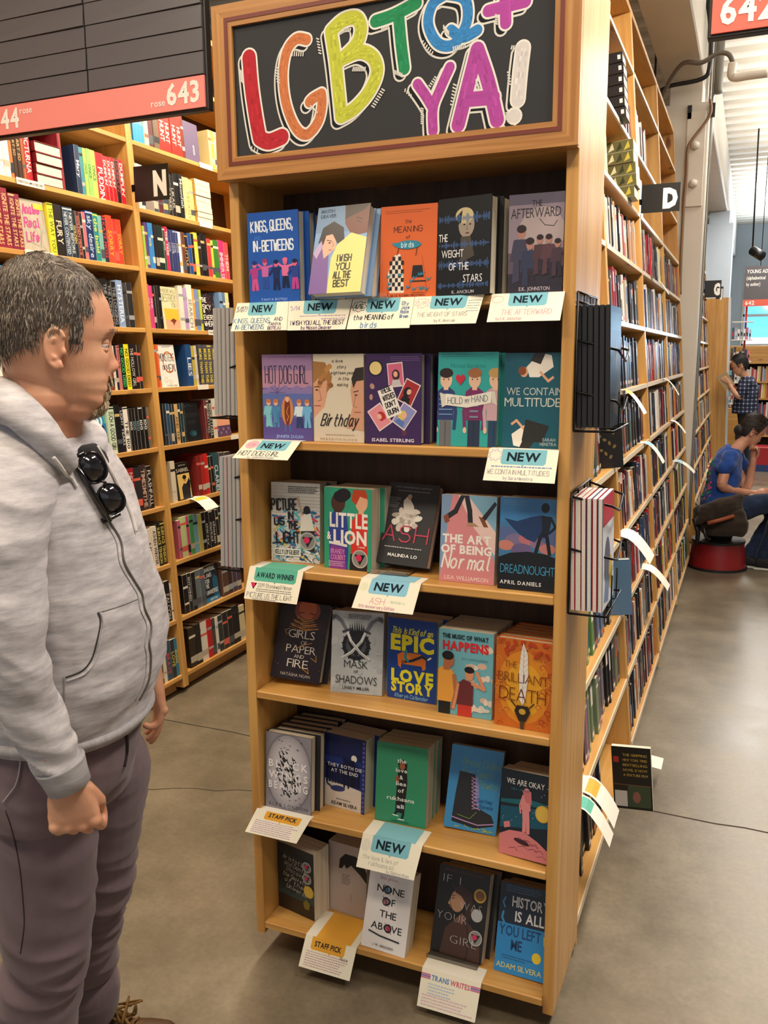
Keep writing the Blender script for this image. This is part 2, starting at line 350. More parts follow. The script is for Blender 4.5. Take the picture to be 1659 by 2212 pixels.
class Art:
    """flat print: shapes in 0..W x 0..H paper units, each call one hair-thin layer above the last"""
    EPS = 4e-5
    def __init__(s): s.m = M(); s.L = 1; s.clip = None
    def _a(s, pts, col):
        if s.clip: 
            x0, y0, x1, y1 = s.clip; pts = [(min(max(x, x0), x1), min(max(y, y0), y1)) for x, y in pts]
        s.m.face([(x, y, s.L) for x, y in pts], 0, hx(col)); s.L += .035
    def nl(s): s.L += 1
    def poly(s, pts, col): s._a(pts, col); s.L += 1
    def rect(s, x0, y0, x1, y1, col): s.poly([(x0, y0), (x1, y0), (x1, y1), (x0, y1)], col)
    def ell(s, cx, cy, rx, ry, col, rot=0, n=18, a0=0, a1=2 * PI):
        c, q = math.cos(rot), math.sin(rot); P = []
        full = abs(a1 - a0 - 2 * PI) < 1e-6
        for i in range(n if full else n + 1):
            t = a0 + (a1 - a0) * i / n; x = rx * math.cos(t); y = ry * math.sin(t); P.append((cx + x * c - y * q, cy + x * q + y * c))
        s.poly(P, col)
    def line(s, pts, w, col, closed=False, layer=True, round_=True):
        if closed: pts = list(pts) + [pts[0]]
        for (x0, y0), (x1, y1) in zip(pts, pts[1:]):
            dx, dy = x1 - x0, y1 - y0; l = math.hypot(dx, dy)
            if l < 1e-6:
                s._a([(x0 - w / 2, y0 - w / 2), (x0 + w / 2, y0 - w / 2), (x0 + w / 2, y0 + w / 2), (x0 - w / 2, y0 + w / 2)], col); continue
            e = w * .28 if round_ else 0; ex, ey = dx / l * e, dy / l * e; nx, ny = -dy / l * w / 2, dx / l * w / 2
            s._a([(x0 - ex + nx, y0 - ey + ny), (x0 - ex - nx, y0 - ey - ny), (x1 + ex - nx, y1 + ey - ny), (x1 + ex + nx, y1 + ey + ny)], col)
        if layer: s.L += 1
    def text(s, t, x, y, h, col, w=None, bold=.012, align='l', rot=0, shear=0, sp=.06, vert=False):
        """block lettering; h is cap height, w the full width it is fitted to"""
        sc = h / .70; cur = 0; items = []
        for ch in t:
            if ch == ' ': cur += .32; continue
            vs, fs, a, b = glyph(ch, bold)
            items.append((cur - a, vs, fs)); cur += (b - a) + sp
        tot = max(cur - sp, .01) * sc; kx = (w / tot) if w else 1.0; tw = tot * kx
        ox = {'l': 0, 'c': -tw / 2, 'r': -tw}[align]; c, q = math.cos(rot), math.sin(rot)
        for off, vs, fs in items:
            P = []
            for vx, vy in vs:
                X = (off + vx) * sc * kx + ox + vy * sc * shear; Y = vy * sc
                P.append((x + X * c - Y * q, y + X * q + Y * c, s.L))
            s.m.raw(P, fs, 0, hx(col)); s.L += .03
        s.L += 1; return tw
    def hand(s, t, x, y, h, col, w=None, lw=None, align='l', rot=0, shear=0, adv=1.3, jit=0, seed=1):
        lw = lw or h * .13; rr = random.Random(seed); wd = .72 * h; cur = 0; items = []
        for ch in t:
            if ch == ' ': cur += .55; continue
            nar = .35 if ch in "Iil1'.!,:" else 1.0
            items.append((ch, cur)); cur += (1.0 if nar == 1 else .5) * adv
        tot = max(cur, .1) * wd; kx = (w / tot) if w else 1; tw = tot * kx
        ox = {'l': 0, 'c': -tw / 2, 'r': -tw}[align]; c, q = math.cos(rot), math.sin(rot)
        for ch, off in items:
            dy = rr.uniform(-jit, jit) * h
            for pl in strokes(ch):
                P = []
                for gx, gy in pl:
                    X = (off + gx * (1 if ch not in "Iil1'.!,:" else .8)) * wd * kx + ox + gy * h * shear; Y = gy * h + dy
                    P.append((x + X * c - Y * q, y + X * q + Y * c))
                if len(P) == 1: P = P * 2
                s.line(P, lw, col, layer=False)
        s.L += 1; return tw
    def scrib(s, x0, y0, x1, rows, dy, h, col, seed=1):
        """lines of writing too small to read: short broken dashes"""
        rr = random.Random(seed)
        for r in range(rows):
            x = x0; y = y0 - r * dy; end = x1 - rr.uniform(0, .25) * (x1 - x0)
            while x < end:
                l = rr.uniform(.8, 3.0) * h; s._a([(x, y), (min(x + l, x1), y), (min(x + l, x1), y + h), (x, y + h)], col); x += l + h * .7
        s.L += 1
    def place(s, W, H, w, h, name, parent, mode='front', t=0, mat=None, mtx=None):
        """put the sheet on a book: front cover (-y face), spine (-x face), back or an arbitrary matrix (x right, y up, z out)"""
        e = s.EPS; V = []
        for (x, y, L) in s.m.v:
            X = x / W * w; Y = y / H * h; Z = L * e
            if mode == 'front': V.append((X, -Z - 2e-4, Y))
            elif mode == 'spine': V.append((-Z - 2e-4, t - Y, h and 0)) if False else V.append((-Z - 2e-4, Y, X))
            else: V.append((X, Y, Z + 2e-4))
        s.m.v = V
        o = s.m.obj(name, mat or INK, parent)
        if mtx is not None: o.matrix_basis = mtx
        return o
# ------------------------------------------------------------------ books
def book(w, h, t, col, hard=False, label=None, group=None, mtx=None, name=None, pagecol=None, parts=True):
    """upright book: spine on the x=0 side, front cover facing -y, thickness along +y"""
    c = .0022 if hard else .0005; r = min(.003 if hard else .0015, t * .2); ins = .003 if hard else .0002
    prof = [(w, 0), (r, 0), (0, r), (0, t - r), (r, t), (w, t)]
    inner = [(w, c), (r + c, c), (c, r + c), (c, t - r - c), (r + c, t - c), (w, t - c)]
    m = M(); V = []
    for z in (0, h):
        V += [(x, y, z) for x, y in prof]; V += [(x, y, z) for x, y in inner]
    F = []
    for i in range(5):
        F.append((i, i + 1, 12 + i + 1, 12 + i)); F.append((6 + i + 1, 6 + i, 18 + i, 18 + i + 1))
        F.append((i + 1, i, 6 + i, 6 + i + 1)); F.append((12 + i, 12 + i + 1, 18 + i + 1, 18 + i))
    F += [(0, 12, 18, 6), (5, 11, 23, 17)]
    m.raw(V, F, 0)
    name = name or ('hardcover_book' if hard else 'paperback_book')
    if parts:
        o = m.obj(name, COVER, None, mtx); o.color = hx(col); tag(o, label, 'book', group)
        p = M(); p.box(c * 1.0, c, ins, w - ins, t - c, h - ins); p.obj('page_block', pagecol or PAGES, o)
    else:
        m.box(c, c, ins, w - ins, t - c, h - ins, mat=1)
        o = m.obj(name, [COVER, pagecol or PAGES], None, mtx); o.color = hx(col); tag(o, label, 'book', group)
    return o
def spine_print(o, t, h, title='', tcol='fff', bands=(), author='', acol=None, hand=False, tw=.62, th=.5, start=.07):
    """lettering running down the spine; sheet x = along the spine from the top, y = across the thickness"""
    a = Art(); T = t * .98
    # sheet coordinates in metres: u from top down, v from the back board to the front board
    for (u0, u1, cc) in bands: a.rect(u0 * h, 0, u1 * h, T, cc)
    if title:
        f = a.hand if hand else a.text
        L = h * tw; hh = T * th
        kw = dict(w=min(L, hh * .95 * len(title))) if not hand else dict(w=min(L, hh * 1.0 * len(title)))
        f(title, start * h, T * (.5 - th / 2), hh, tcol, **kw)
    if author: a.text(author, h * .95, T * .3, T * .38, acol or tcol, align='r', w=min(h * .25, T * .36 * len(author)))
    V = []
    for (x, y, L) in a.m.v: V.append((-L * a.EPS - 2e-4, t - .01 * t - y, h - x))
    a.m.v = V
    return a.m.obj('spine_print', INK, o)
# ------------------------------------------------------------------ shelving bays
LEV = [.10, .395, .69, .985, 1.28, 1.57, 1.86, 2.15, 2.43, 2.74, 3.12]
def frame_mtx(x0, k, flip=False):
    ang = math.atan(k)
    mt = Matrix.Translation((x0, 0, 0)) @ Matrix.Rotation(-ang if not flip else ang, 4, 'Y')
    return mt
def bay(F, y0, y1, depth, label, levels=LEV, top=3.42, T=.022, sgn=1, rail=False, back=DARKBACK, name='bookcase', group=None):
    b = thing(name, label, 'bookcase', group=group, mtx=F)
    X = lambda a, c: (min(-a * sgn, -c * sgn), max(-a * sgn, -c * sgn))
    for yy in (y0, y1 - T):
        m = M(); x = X(0, depth); m.box(x[0], yy, .03, x[1], yy + T, top, bev=.0015); m.obj('side_panel', PINE[2], b)
    for z in levels:
        m = M(); x = X(.002, depth - .012); m.box(x[0], y0 + T, z - .022, x[1], y1 - T, z, bev=.002); s = m.obj('shelf', PINE[1], b)
        if rail:
            m = M(); x = X(.002, -.002); m.box(x[0], y0 + T, z - .021, x[1], y1 - T, z - .001); rl = m.obj('label_rail', RAIL, s)
    m = M(); x = X(depth - .012, depth); m.box(x[0], y0 + T, .04, x[1], y1 - T, top); m.obj('back_panel', back, b)
    m = M(); x = X(.05, .065); m.box(x[0], y0 + T, .012, x[1], y1 - T, LEV[0] - .022); m.obj('kick_board', PINE[1], b)
    m = M(); x = X(0, depth); m.box(x[0], y0 + T, top - .03, x[1], y1 - T, top, bev=.002); m.obj('top_board', PINE[1], b)
    return b
RAIL = plain('shelf_edge_strip', 'e3d3b4', .3)
FL = frame_mtx(-1.385, .063); FR = frame_mtx(.858, .088)
YL = [-.91, .34, 1.595, 2.85, 4.1]; YR = [.345, 1.61, 2.84, 4.1, 5.42]
LB = ['tall pine bookcase nearest the camera behind the man', 'tall pine bookcase behind the man with the red stack near its top', 'tall pine bookcase under the letter N sign', 'tall pine bookcase hidden beyond the display case']
for i in range(4): bay(FL, YL[i], YL[i + 1], .30, LB[i], name='bookcase')
RB = ['long-run pine bookcase next to the display case with the wire racks', 'second pine bookcase of the right run, under the letter D sign', 'third pine bookcase of the right run', 'last pine bookcase of the right run, against the grey column']
for i in range(4): bay(FR, YR[i], YR[i + 1], .40, RB[i], rail=True, name='bookcase')
# ------------------------------------------------------------------ display case at the end of the right run
W, T, DEP = .86, .027, .33
ZS = [1.84489283, 1.50063044, 1.16412452, 0.81553376, 0.46580888, 0.115]
CASE = thing('display_bookcase', 'free standing pine display case with a chalkboard header and six shelves of face-out books', 'bookcase')
for x in (0, W - T):
    m = M(); m.box(x, 0, .075, x + T, DEP, 2.53, bev=.002); m.obj('side_panel', PINE[2], CASE)
for z in ZS:
    m = M(); m.box(T, .0, z - .022, W - T, .225, z, bev=.003); m.obj('shelf', PINE[0], CASE)
m = M(); m.box(T, .225, .09, W - T, .237, 2.5); m.obj('back_panel', DARKBACK, CASE)
m = M(); m.box(T, .0, 2.14, W - T, .225, 2.162, bev=.002); m.obj('top_board', PINE[0], CASE)
m = M(); m.box(.10, .16, 0, W - .10, DEP, .092); m.obj('base', PINE[0], CASE)
HD = M(); hz0, hz1, fw = 2.134, 2.522, .050
HD.box(.0, -.030, hz0, W, -.001, hz1); HEADER = HD.obj('header', OAK[0], CASE)
def rail(a, b, c, d, mat):       # mitred frame rail
    m = M(); P = [a, b, c, d]
    m.raw([(p[0], -.042, p[1]) for p in P] + [(p[0], -.030, p[1]) for p in P], [(0,1,2,3),(7,6,5,4),(0,4,5,1),(1,5,6,2),(2,6,7,3),(3,7,4,0)]); m.obj('frame_rail', mat, HEADER)
o0, o1, i0, i1 = -.004, W + .004, fw, W - fw; q0, q1 = hz0 + fw, hz1 - fw
rail((o0, hz0), (o1, hz0), (i1, q0), (i0, q0), OAK[0]); rail((i0, q1), (i1, q1), (o1, hz1), (o0, hz1), OAK[0])
rail((o0, hz0), (i0, q0), (i0, q1), (o0, hz1), OAK[2]); rail((i1, q0), (o1, hz0), (o1, hz1), (i1, q1), OAK[2])
g = .030
for (x0, z0, x1, z1) in ((g, hz0 + g, W - g, hz0 + g + .009), (g, hz1 - g - .009, W - g, hz1 - g), (g, hz0 + g + .009, g + .009, hz1 - g - .009), (W - g - .009, hz0 + g + .009, W - g, hz1 - g - .009)):
    m = M(); m.box(x0, -.0432, z0, x1, -.041, z1); m.obj('inlay_strip', INLAY, HEADER)
BOARD = plain('chalkboard', '24262a', .75, var=.25, bscale=7)
m = M(); m.box(i0, -.0345, q0, i1, -.0302, q1); m.obj('chalkboard', BOARD, HEADER)
# chalk lettering: fat rounded strokes traced where they stand on the board
def bp(x, y): p = on(440 + x * .5184, y * .5184, 1, -.036); return (p.x, p.z)
def chalk(name, strokes_, w, col, dx=-.010, dz=-.010, hatch=(), wl=.0042):
    a = Art()
    def rnd(P, ww, c):
        a.line(P, ww, c, layer=False, round_=False)
        for p in P: 
            a._a([(p[0] + ww / 2 * math.cos(t * PI / 8), p[1] + ww / 2 * math.sin(t * PI / 8)) for t in range(16)], c)
        a.nl()
    def dens(P):
        P = [bp(*p) for p in P]; out = []
        if len(P) < 3: return P
        for i in range(len(P) - 1):
            p0 = P[max(i - 1, 0)]; p1 = P[i]; p2 = P[i + 1]; p3 = P[min(i + 2, len(P) - 1)]
            for k in range(5):
                t = k / 5; out.append(tuple(.5 * (2 * p1[j] + (p2[j] - p0[j]) * t + (2 * p0[j] - 5 * p1[j] + 4 * p2[j] - p3[j]) * t * t + (3 * p1[j] - p0[j] - 3 * p2[j] + p3[j]) * t ** 3) for j in (0, 1)))
        return out + [P[-1]]
    S = [(dens(P) if not st else [bp(*p) for p in P]) for P, st in strokes_]
    for P in S: rnd([(x + dx, z + dz) for x, z in P], w + .002 + wl, 'd8d6cf')
    for P in S: rnd([(x + dx, z + dz) for x, z in P], w + .002 - wl, '26282c')
    for P in S: rnd(P, w + 2 * wl, 'e6e3dc')
    for P in S: rnd(P, w, col)
    rr = random.Random(len(name) + int(P[0][0] * 100))
    for P in S:                                                      # chalk rubbed unevenly, strokes along the letter
        c = hx(col)
        for k in range(len(P) - 1):
            for q in range(3):
                f = rr.uniform(.78, 1.25); cc = tuple(min(1, v * f) for v in c[:3]) + (1,)
                u = rr.uniform(-.38, .38) * w; dxx = P[k + 1][0] - P[k][0]; dzz = P[k + 1][1] - P[k][1]; l = math.hypot(dxx, dzz) or 1
                nx, nz = -dzz / l * u, dxx / l * u
                a.line([(P[k][0] + nx, P[k][1] + nz), (P[k + 1][0] + nx, P[k + 1][1] + nz)], w * .13, cc, layer=False, round_=False)
    a.nl()
    for (x, y, ex, ey) in hatch:
        a.line([bp(x, y), bp(x + ex, y + ey)], .0028, 'd8d6cf', layer=False)
    V = [(x, -.0347 - L * 4e-5, z) for x, z, L in a.m.v]; a.m.v = V
    o = a.m.obj('chalk_letter', INKMATTE, HEADER); o['label'] = name
def hs(x, y, n, sx, sy, ex, ey): return [(x + i * sx, y + i * sy, ex, ey) for i in range(n)]
chalk('red chalk letter L', [([(188, 240), (198, 360), (215, 480), (232, 575)], 0), ([(232, 575), (270, 590), (325, 570)], 0)], .036, 'b5323c', hatch=hs(150, 290, 6, 1, 9, 8, 10) + hs(200, 610, 3, 12, 6, -2, 18))
chalk('orange chalk letter G', [([(428, 165), (385, 162), (345, 215), (330, 320), (345, 440), (385, 535), (430, 560), (475, 510), (492, 440), (490, 390)], 0), ([(490, 390), (455, 410), (440, 425)], 0)], .023, 'c97a50', hatch=hs(300, 280, 6, 1, 12, 12, 6) + hs(370, 215, 6, 9, 0, -2, 18) + hs(445, 440, 4, 7, 6, 8, 12))
chalk('yellow green chalk letter B', [([(530, 130), (548, 250), (562, 380), (572, 480)], 0), ([(530, 130), (580, 85), (635, 75), (655, 120), (635, 185), (570, 250)], 0), ([(575, 245), (650, 215), (705, 240), (722, 300), (690, 380), (630, 450), (572, 485)], 0)], .029, 'bfc54a', hatch=hs(470, 160, 6, 2, 12, 10, 4) + hs(585, 118, 5, 7, 0, -4, 14) + hs(625, 280, 8, 7, 0, -4, 16) + hs(700, 440, 8, 6, -10, 12, 8))
chalk('green chalk letter T', [([(715, 88), (790, 62), (885, 12)], 0), ([(812, 70), (822, 180), (835, 285)], 0)], .026, '2f8a5c', hatch=hs(742, 118, 5, 7, -3, -2, 14) + hs(790, 290, 6, 7, 3, 2, 16))
chalk('blue chalk letter Q', [([(1010, -25), (955, 15), (935, 100), (975, 180), (1040, 185), (1090, 110), (1100, 40), (1080, -10), (1010, -25)], 0), ([(1030, 125), (1080, 155), (1140, 125)], 0)], .022, '3f86c4', hatch=hs(915, 170, 6, 8, 9, -6, 12) + hs(1040, 195, 7, 8, -2, 2, 16) + hs(1000, 105, 5, 5, 6, 0, 16))
chalk('violet chalk plus sign', [([(1185, 45), (1340, 5)], 1), ([(1255, -40), (1258, 95)], 1)], .024, 'b04fa0', hatch=hs(1215, 60, 5, 0, 9, 8, 4))
chalk('violet chalk letter Y', [([(890, 350), (925, 400), (955, 450)], 0), ([(1025, 280), (985, 370), (955, 450), (955, 545)], 0)], .022, 'b04fa0', hatch=hs(840, 370, 4, 8, 8, -2, 12) + hs(905, 450, 8, 0, 9, 10, 4) + hs(940, 370, 6, 6, -9, -8, -6))
chalk('violet chalk letter A', [([(1060, 520), (1095, 380), (1140, 205)], 0), ([(1140, 205), (1185, 340), (1222, 500)], 0), ([(1095, 415), (1205, 405)], 1)], .030, 'b04fa0', hatch=hs(1040, 350, 7, -2, 14, 12, 6) + hs(1135, 330, 4, 4, 10, 0, 18))
chalk('white chalk exclamation mark', [([(1330, 200), (1318, 300), (1308, 415)], 0), ([(1292, 482), (1294, 484)], 1)], .026, 'd6d2d0', hatch=hs(1285, 190, 5, 8, 0, -4, 14) + hs(1265, 300, 5, 1, 12, 10, 3) + hs(1258, 470, 5, 2, 9, 10, 0))
# ------------------------------------------------------------------ cover drawings, sheet 100 x 150
def ART(): return Art()
def fig(a, x, y, s, skin, top, leg, hair='2a1c18', arms=None, lean=0):
    """small standing figure: head, hair, trunk, arms, legs"""
    a.line([(x - 1.2 * s, y), (x - .8 * s, y + 6 * s)], 1.9 * s, leg); a.line([(x + 1.6 * s, y), (x + .8 * s, y + 6 * s)], 1.9 * s, leg)
    a.poly([(x - 2 * s, y + 6 * s), (x + 2 * s, y + 6 * s), (x + 2.4 * s + lean, y + 12 * s), (x - 2.4 * s + lean, y + 12 * s)], top)
    for sx, e in ((-1, (arms or ((-3.4, 8), (3.4, 8)))[0]), (1, (arms or ((-3.4, 8), (3.4, 8)))[1])):
        a.line([(x + sx * 2.2 * s + lean, y + 11.4 * s), (x + e[0] * s, y + e[1] * s)], 1.2 * s, top)
    a.ell(x + lean, y + 14 * s, 1.5 * s, 1.9 * s, skin); a.ell(x + lean, y + 15 * s, 1.7 * s, 1.2 * s, hair)
def c_kings(a):
    a.rect(0, 0, 100, 150, '1c56b0'); a.hand('KINGS, QUEENS,', 7, 118, 17, 'e8f0fa', w=84, lw=2.2, rot=.02); a.hand('AND', 13, 105, 6, '3c7fd8', w=14); a.hand('IN-BETWEENS', 9, 86, 17, 'e8f0fa', w=82, lw=2.4)
    for i, (x, t, l, h) in enumerate(((12, 'b23a8a', 'd4508c', '1a2c78'), (33, 'c866a8', '2a4a9c', 'a03070'), (55, '16265e', '101c48', '101c48'), (73, 'e070a0', '101838', 'e46a96'), (92, '2a3f90', 'c0408c', '1a1a3a'))):
        fig(a, x, 22 + (i % 2) * 3, 3.0, 'd8688c', t, l, h, arms=((-4.5, 13 if i % 2 else 8), (4.8, 12)))
    a.text('TANYA BOTEJU', 50, 3, 4, '8fb4e8', w=52, align='c')
def c_wish(a):
    a.rect(0, 0, 100, 150, '7fa2cc'); a.rect(0, 105, 100, 150, '6c8fb4'); a.poly([(0, 0), (0, 70), (14, 92), (30, 78), (36, 0)], '7a5a9c')
    a.poly([(12, 95), (22, 60), (44, 78), (40, 100), (30, 105)], 'e7b096'); a.poly([(52, 150), (56, 118), (72, 96), (100, 100), (100, 150)], '6e3a2c'); a.poly([(54, 150), (55, 126), (90, 140), (100, 150)], '2a1a1a')
    a.poly([(36, 0), (36, 60), (46, 84), (70, 102), (100, 92), (100, 0)], 'e6dc86'); a.poly([(8, 88), (14, 114), (34, 124), (54, 112), (58, 92), (46, 84), (34, 102), (22, 100), (18, 84)], '231a22')
    a.line([(24, 92), (33, 90)], 1.2, '231a22'); a.ell(30, 87, 2.4, 1.2, '231a22'); a.line([(34, 90), (39, 82), (35, 80)], .8, 'a86a54'); a.line([(30, 75), (36, 74)], 1.2, 'b04a50'); a.line([(76, 128), (88, 124)], 1.4, '2a1a1a'); a.line([(78, 122), (86, 119)], 1.2, '2a1a1a'); a.poly([(0, 70), (14, 92), (18, 80), (8, 60)], 'b9a2cc')
    for i, (t, w) in enumerate((('I WISH', 30), ('YOU', 28), ('ALL THE', 34), ('BEST', 30))): a.hand(t, 62, 54 - i * 14.5, 11, '3a3a2a', w=w, lw=2, align='c')
    a.text('MASON', 7, 140, 6, '3a5a80', w=26); a.text('DEAVER', 7, 131, 6, '3a5a80', w=30)
    a.line([(28, 116), (14, 110)], .1, '231a22')
def c_birds(a):
    a.rect(0, 0, 100, 150, 'd9652c'); a.scrib(8, 141, 92, 2, 3, 1, '8a3a1c', 3)
    a.hand('the', 50, 121, 6, '4a1c10', w=12, align='c', lw=.8); a.hand('MEANING', 50, 107, 9, '3a1810', w=52, align='c', lw=1.1); a.hand('of', 50, 96, 5, '3a1810', w=8, align='c', lw=.8)
    a.poly([(18, 8), (14, 40), (26, 70), (36, 72), (42, 40), (44, 8)], 'e9dccb')
    for i in range(8):
        for j in range(5):
            if (i + j) % 2 == 0: a.rect(17 + j * 5.2, 12 + i * 7, 22 + j * 5.2, 18.5 + i * 7, '1d1a1c')
    a.poly([(58, 8), (56, 40), (60, 66), (74, 68), (80, 40), (84, 8)], 'd9652c'); a.poly([(57, 32), (59, 52), (76, 52), (79, 32)], '1d1a1c'); a.line([(58, 26), (82, 26)], 2.5, '1d1a1c')
    a.line([(30, 70), (34, 84), (40, 86)], 1, '3a1810'); a.line([(64, 68), (66, 82), (60, 86)], 1, '3a1810')
    a.ell(50, 86, 23, 7, '2a88a4'); a.poly([(26, 84), (20, 90), (32, 90)], '2a88a4'); a.hand('birds', 50, 82, 8, 'd8ecf0', w=24, align='c', lw=1.1)
    rr = random.Random(5)
    for _ in range(14):
        x, y = rr.uniform(16, 92), rr.uniform(10, 40); a.poly([(x - 4, y + 3), (x, y), (x + 5, y + 4), (x + 1, y - 2), (x - 3, y - 3)], '2a7f9c')
    a.text('JAYE ROBIN BROWN', 50, 1.5, 4, '3a1810', w=62, align='c')
def c_weight(a):
    a.rect(0, 0, 100, 150, '0e1014'); a.ell(54, 108, 15, 20, '9a8e80'); a.ell(50, 122, 17, 12, 'c2b48c'); a.poly([(38, 108), (36, 122), (46, 130), (44, 112)], '0e1014'); a.poly([(44, 90), (62, 90), (70, 60), (44, 50)], '4a433c')
    a.ell(50, 108, 2.2, 1, '1a1a1a'); a.ell(61, 108, 2.2, 1, '1a1a1a'); a.line([(55, 106), (56, 101), (54, 100)], .8, '5a5048'); a.ell(56, 95, 4, 1.2, '6a4640')
    rr = random.Random(9)
    for cy, amp in ((118, 14), (78, 10), (48, 14), (16, 10)):
        for i in range(48):
            x = 2 + i * 2; h = rr.uniform(.2, 1) * amp * (.3 + abs(math.sin(i * .35 + cy))); a._a([(x, cy - h / 2), (x + 1.1, cy - h / 2), (x + 1.1, cy + h / 2), (x, cy + h / 2)], hx('4a6aa0'))
        a.nl()
    for t, x, y, w in (('THE', 2, 84, 17), ('WEIGHT', 8, 59, 42), ('OF THE', 22, 39, 38), ('STARS', 50, 20, 36)): a.text(t, x, y, 12, 'e8e8ea', w=w, bold=.0)
    a.text('K. ANCRUM', 50, 3, 5, 'b9bcc4', w=42, align='c')
def c_afterward(a):
    a.rect(0, 0, 100, 150, '8a7c8a'); a.rect(0, 0, 100, 45, '2c2634'); a.poly([(0, 30), (100, 40), (100, 60), (0, 62)], '5a4c58'); a.ell(60, 92, 42, 38, 'a89a9c'); a.rect(0, 134, 100, 150, '5c5568')
    a.text('THE', 42, 131, 9, '231a28', w=18); a.text('AFTERWARD', 4, 114, 15, '231a28', w=90, bold=-.005); a.line([(56, 112), (66, 102), (82, 100), (88, 108)], 1, '231a28')
    for x, y, s, t in ((24, 20, 5.2, '3c3a52'), (40, 10, 4.6, '2e3450'), (58, 30, 3.6, '4a3038'), (74, 30, 3.6, '553640'), (90, 26, 3.4, '43303e')):
        fig(a, x, y, s, 'a8786a', t, '2a2230', '2a1a1c', arms=((-3.2, 6), (3.5, 9))); a.poly([(x - 3 * s, y - s), (x - 2.2 * s, y + 11 * s), (x - .8 * s, y + 8 * s), (x - .5 * s, y)], t)
    a.rect(0, 0, 100, 12, '2a2430'); a.text('E.K. JOHNSTON', 50, 4, 5.5, 'b5aab4', w=56, align='c')
def c_hotdog(a):
    a.rect(0, 0, 100, 150, '6b5a9c'); a.rect(0, 92, 100, 150, 'b98aa4'); a.rect(0, 122, 100, 150, '9c7aa6'); a.scrib(12, 145, 90, 1, 3, 1, '5a3a6c'); a.hand('HOT DOG GIRL', 6, 100, 30, '2c2446', w=88, lw=1.6)
    for i in range(12): a.ell(6 + i * 8, 82 + (i % 3) * 3, 8, 8, '8a78b0')
    for i in range(10): a.line([(30, 84), (30 + 16 * math.cos(i * PI / 5), 84 + 16 * math.sin(i * PI / 5))], .6, '54468c')
    a.rect(0, 40, 100, 82, '5c6cb0'); a.rect(0, 0, 100, 40, '5a4c94'); a.ell(50, 52, 12, 26, 'c9864a'); a.ell(50, 52, 6, 27, '7a2a1c'); a.ell(50, 72, 4, 5, 'e7b096'); a.line([(46, 26), (45, 16)], 2.4, '3a7aa8'); a.line([(54, 26), (55, 16)], 2.4, '3a7aa8'); a.line([(49, 34), (52, 42), (48, 50), (52, 60)], 1, 'e0b030')
    for x, t, l in ((12, '7fc4d4', '7fc4d4'), (27, '4a86b8', '4a86b8'), (74, 'd8e4ec', '2a3a6c'), (90, '6fb4e0', '6fb4e0')): fig(a, x, 24, 3.0, 'e7b096', t, l, 'c07840', arms=((-3, 7), (3, 9)))
    a.poly([(6, 24), (18, 24), (14, 48), (10, 48)], '7fc4d4'); a.poly([(22, 30), (31, 30), (29, 50), (24, 50)], '4a86b8'); a.text('JENNIFER DUGAN', 54, 4, 5.5, '9ab0e8', w=54, align='c')
def c_birthday(a):
    a.rect(0, 0, 100, 150, 'd8cdb8'); a.poly([(0, 0), (0, 40), (22, 60), (30, 90), (30, 120), (10, 132), (0, 132)], 'd8a184'); a.poly([(0, 100), (0, 138), (24, 136), (38, 112), (34, 92), (26, 84), (28, 104), (14, 112)], 'a4743c')
    for i in range(9): a.ell(12 + (i * 7) % 26, 96 + (i * 11) % 38, 5, 4.4, ['c08a48', '8a5c2c', 'b27c40'][i % 3])
    a.poly([(100, 20), (66, 24), (78, 60), (74, 88), (78, 112), (100, 118)], 'd29c80'); a.poly([(100, 128), (84, 126), (76, 108), (80, 92), (86, 104), (100, 106)], '2c2220')
    a.line([(2, 94), (12, 95)], 1.4, '5c3a24'); a.ell(7, 89, 3, 1.2, '3a2820'); a.line([(12, 90), (16, 72), (8, 70)], .8, 'a86c50'); a.line([(2, 62), (14, 62)], 1.6, 'b05a50'); a.line([(80, 86), (90, 88)], 1.4, '2c2220'); a.ell(85, 81, 3, 1.2, '3a2820'); a.line([(84, 80), (80, 62), (88, 60)], .8, 'a06448'); a.line([(82, 52), (94, 52)], 1.6, 'b05a50')
    for i, (t, x) in enumerate((('a love', 38), ('story', 48), ('eighteen years', 36), ('in the', 50), ('making', 48))): a.hand(t, x, 136 - i * 10, 5, '2a2622', lw=.6, shear=.3, w=8 + 3.6 * (len(t) - 2))
    a.hand('Birthday', 14, 28, 20, '141210', w=76, lw=1.9, shear=.35); a.scrib(24, 12, 82, 1, 3, 1, '8a7c6c'); a.text('MEREDITH RUSSO', 50, 3, 3.5, '8a7c6c', w=74, align='c', bold=0, sp=.3)
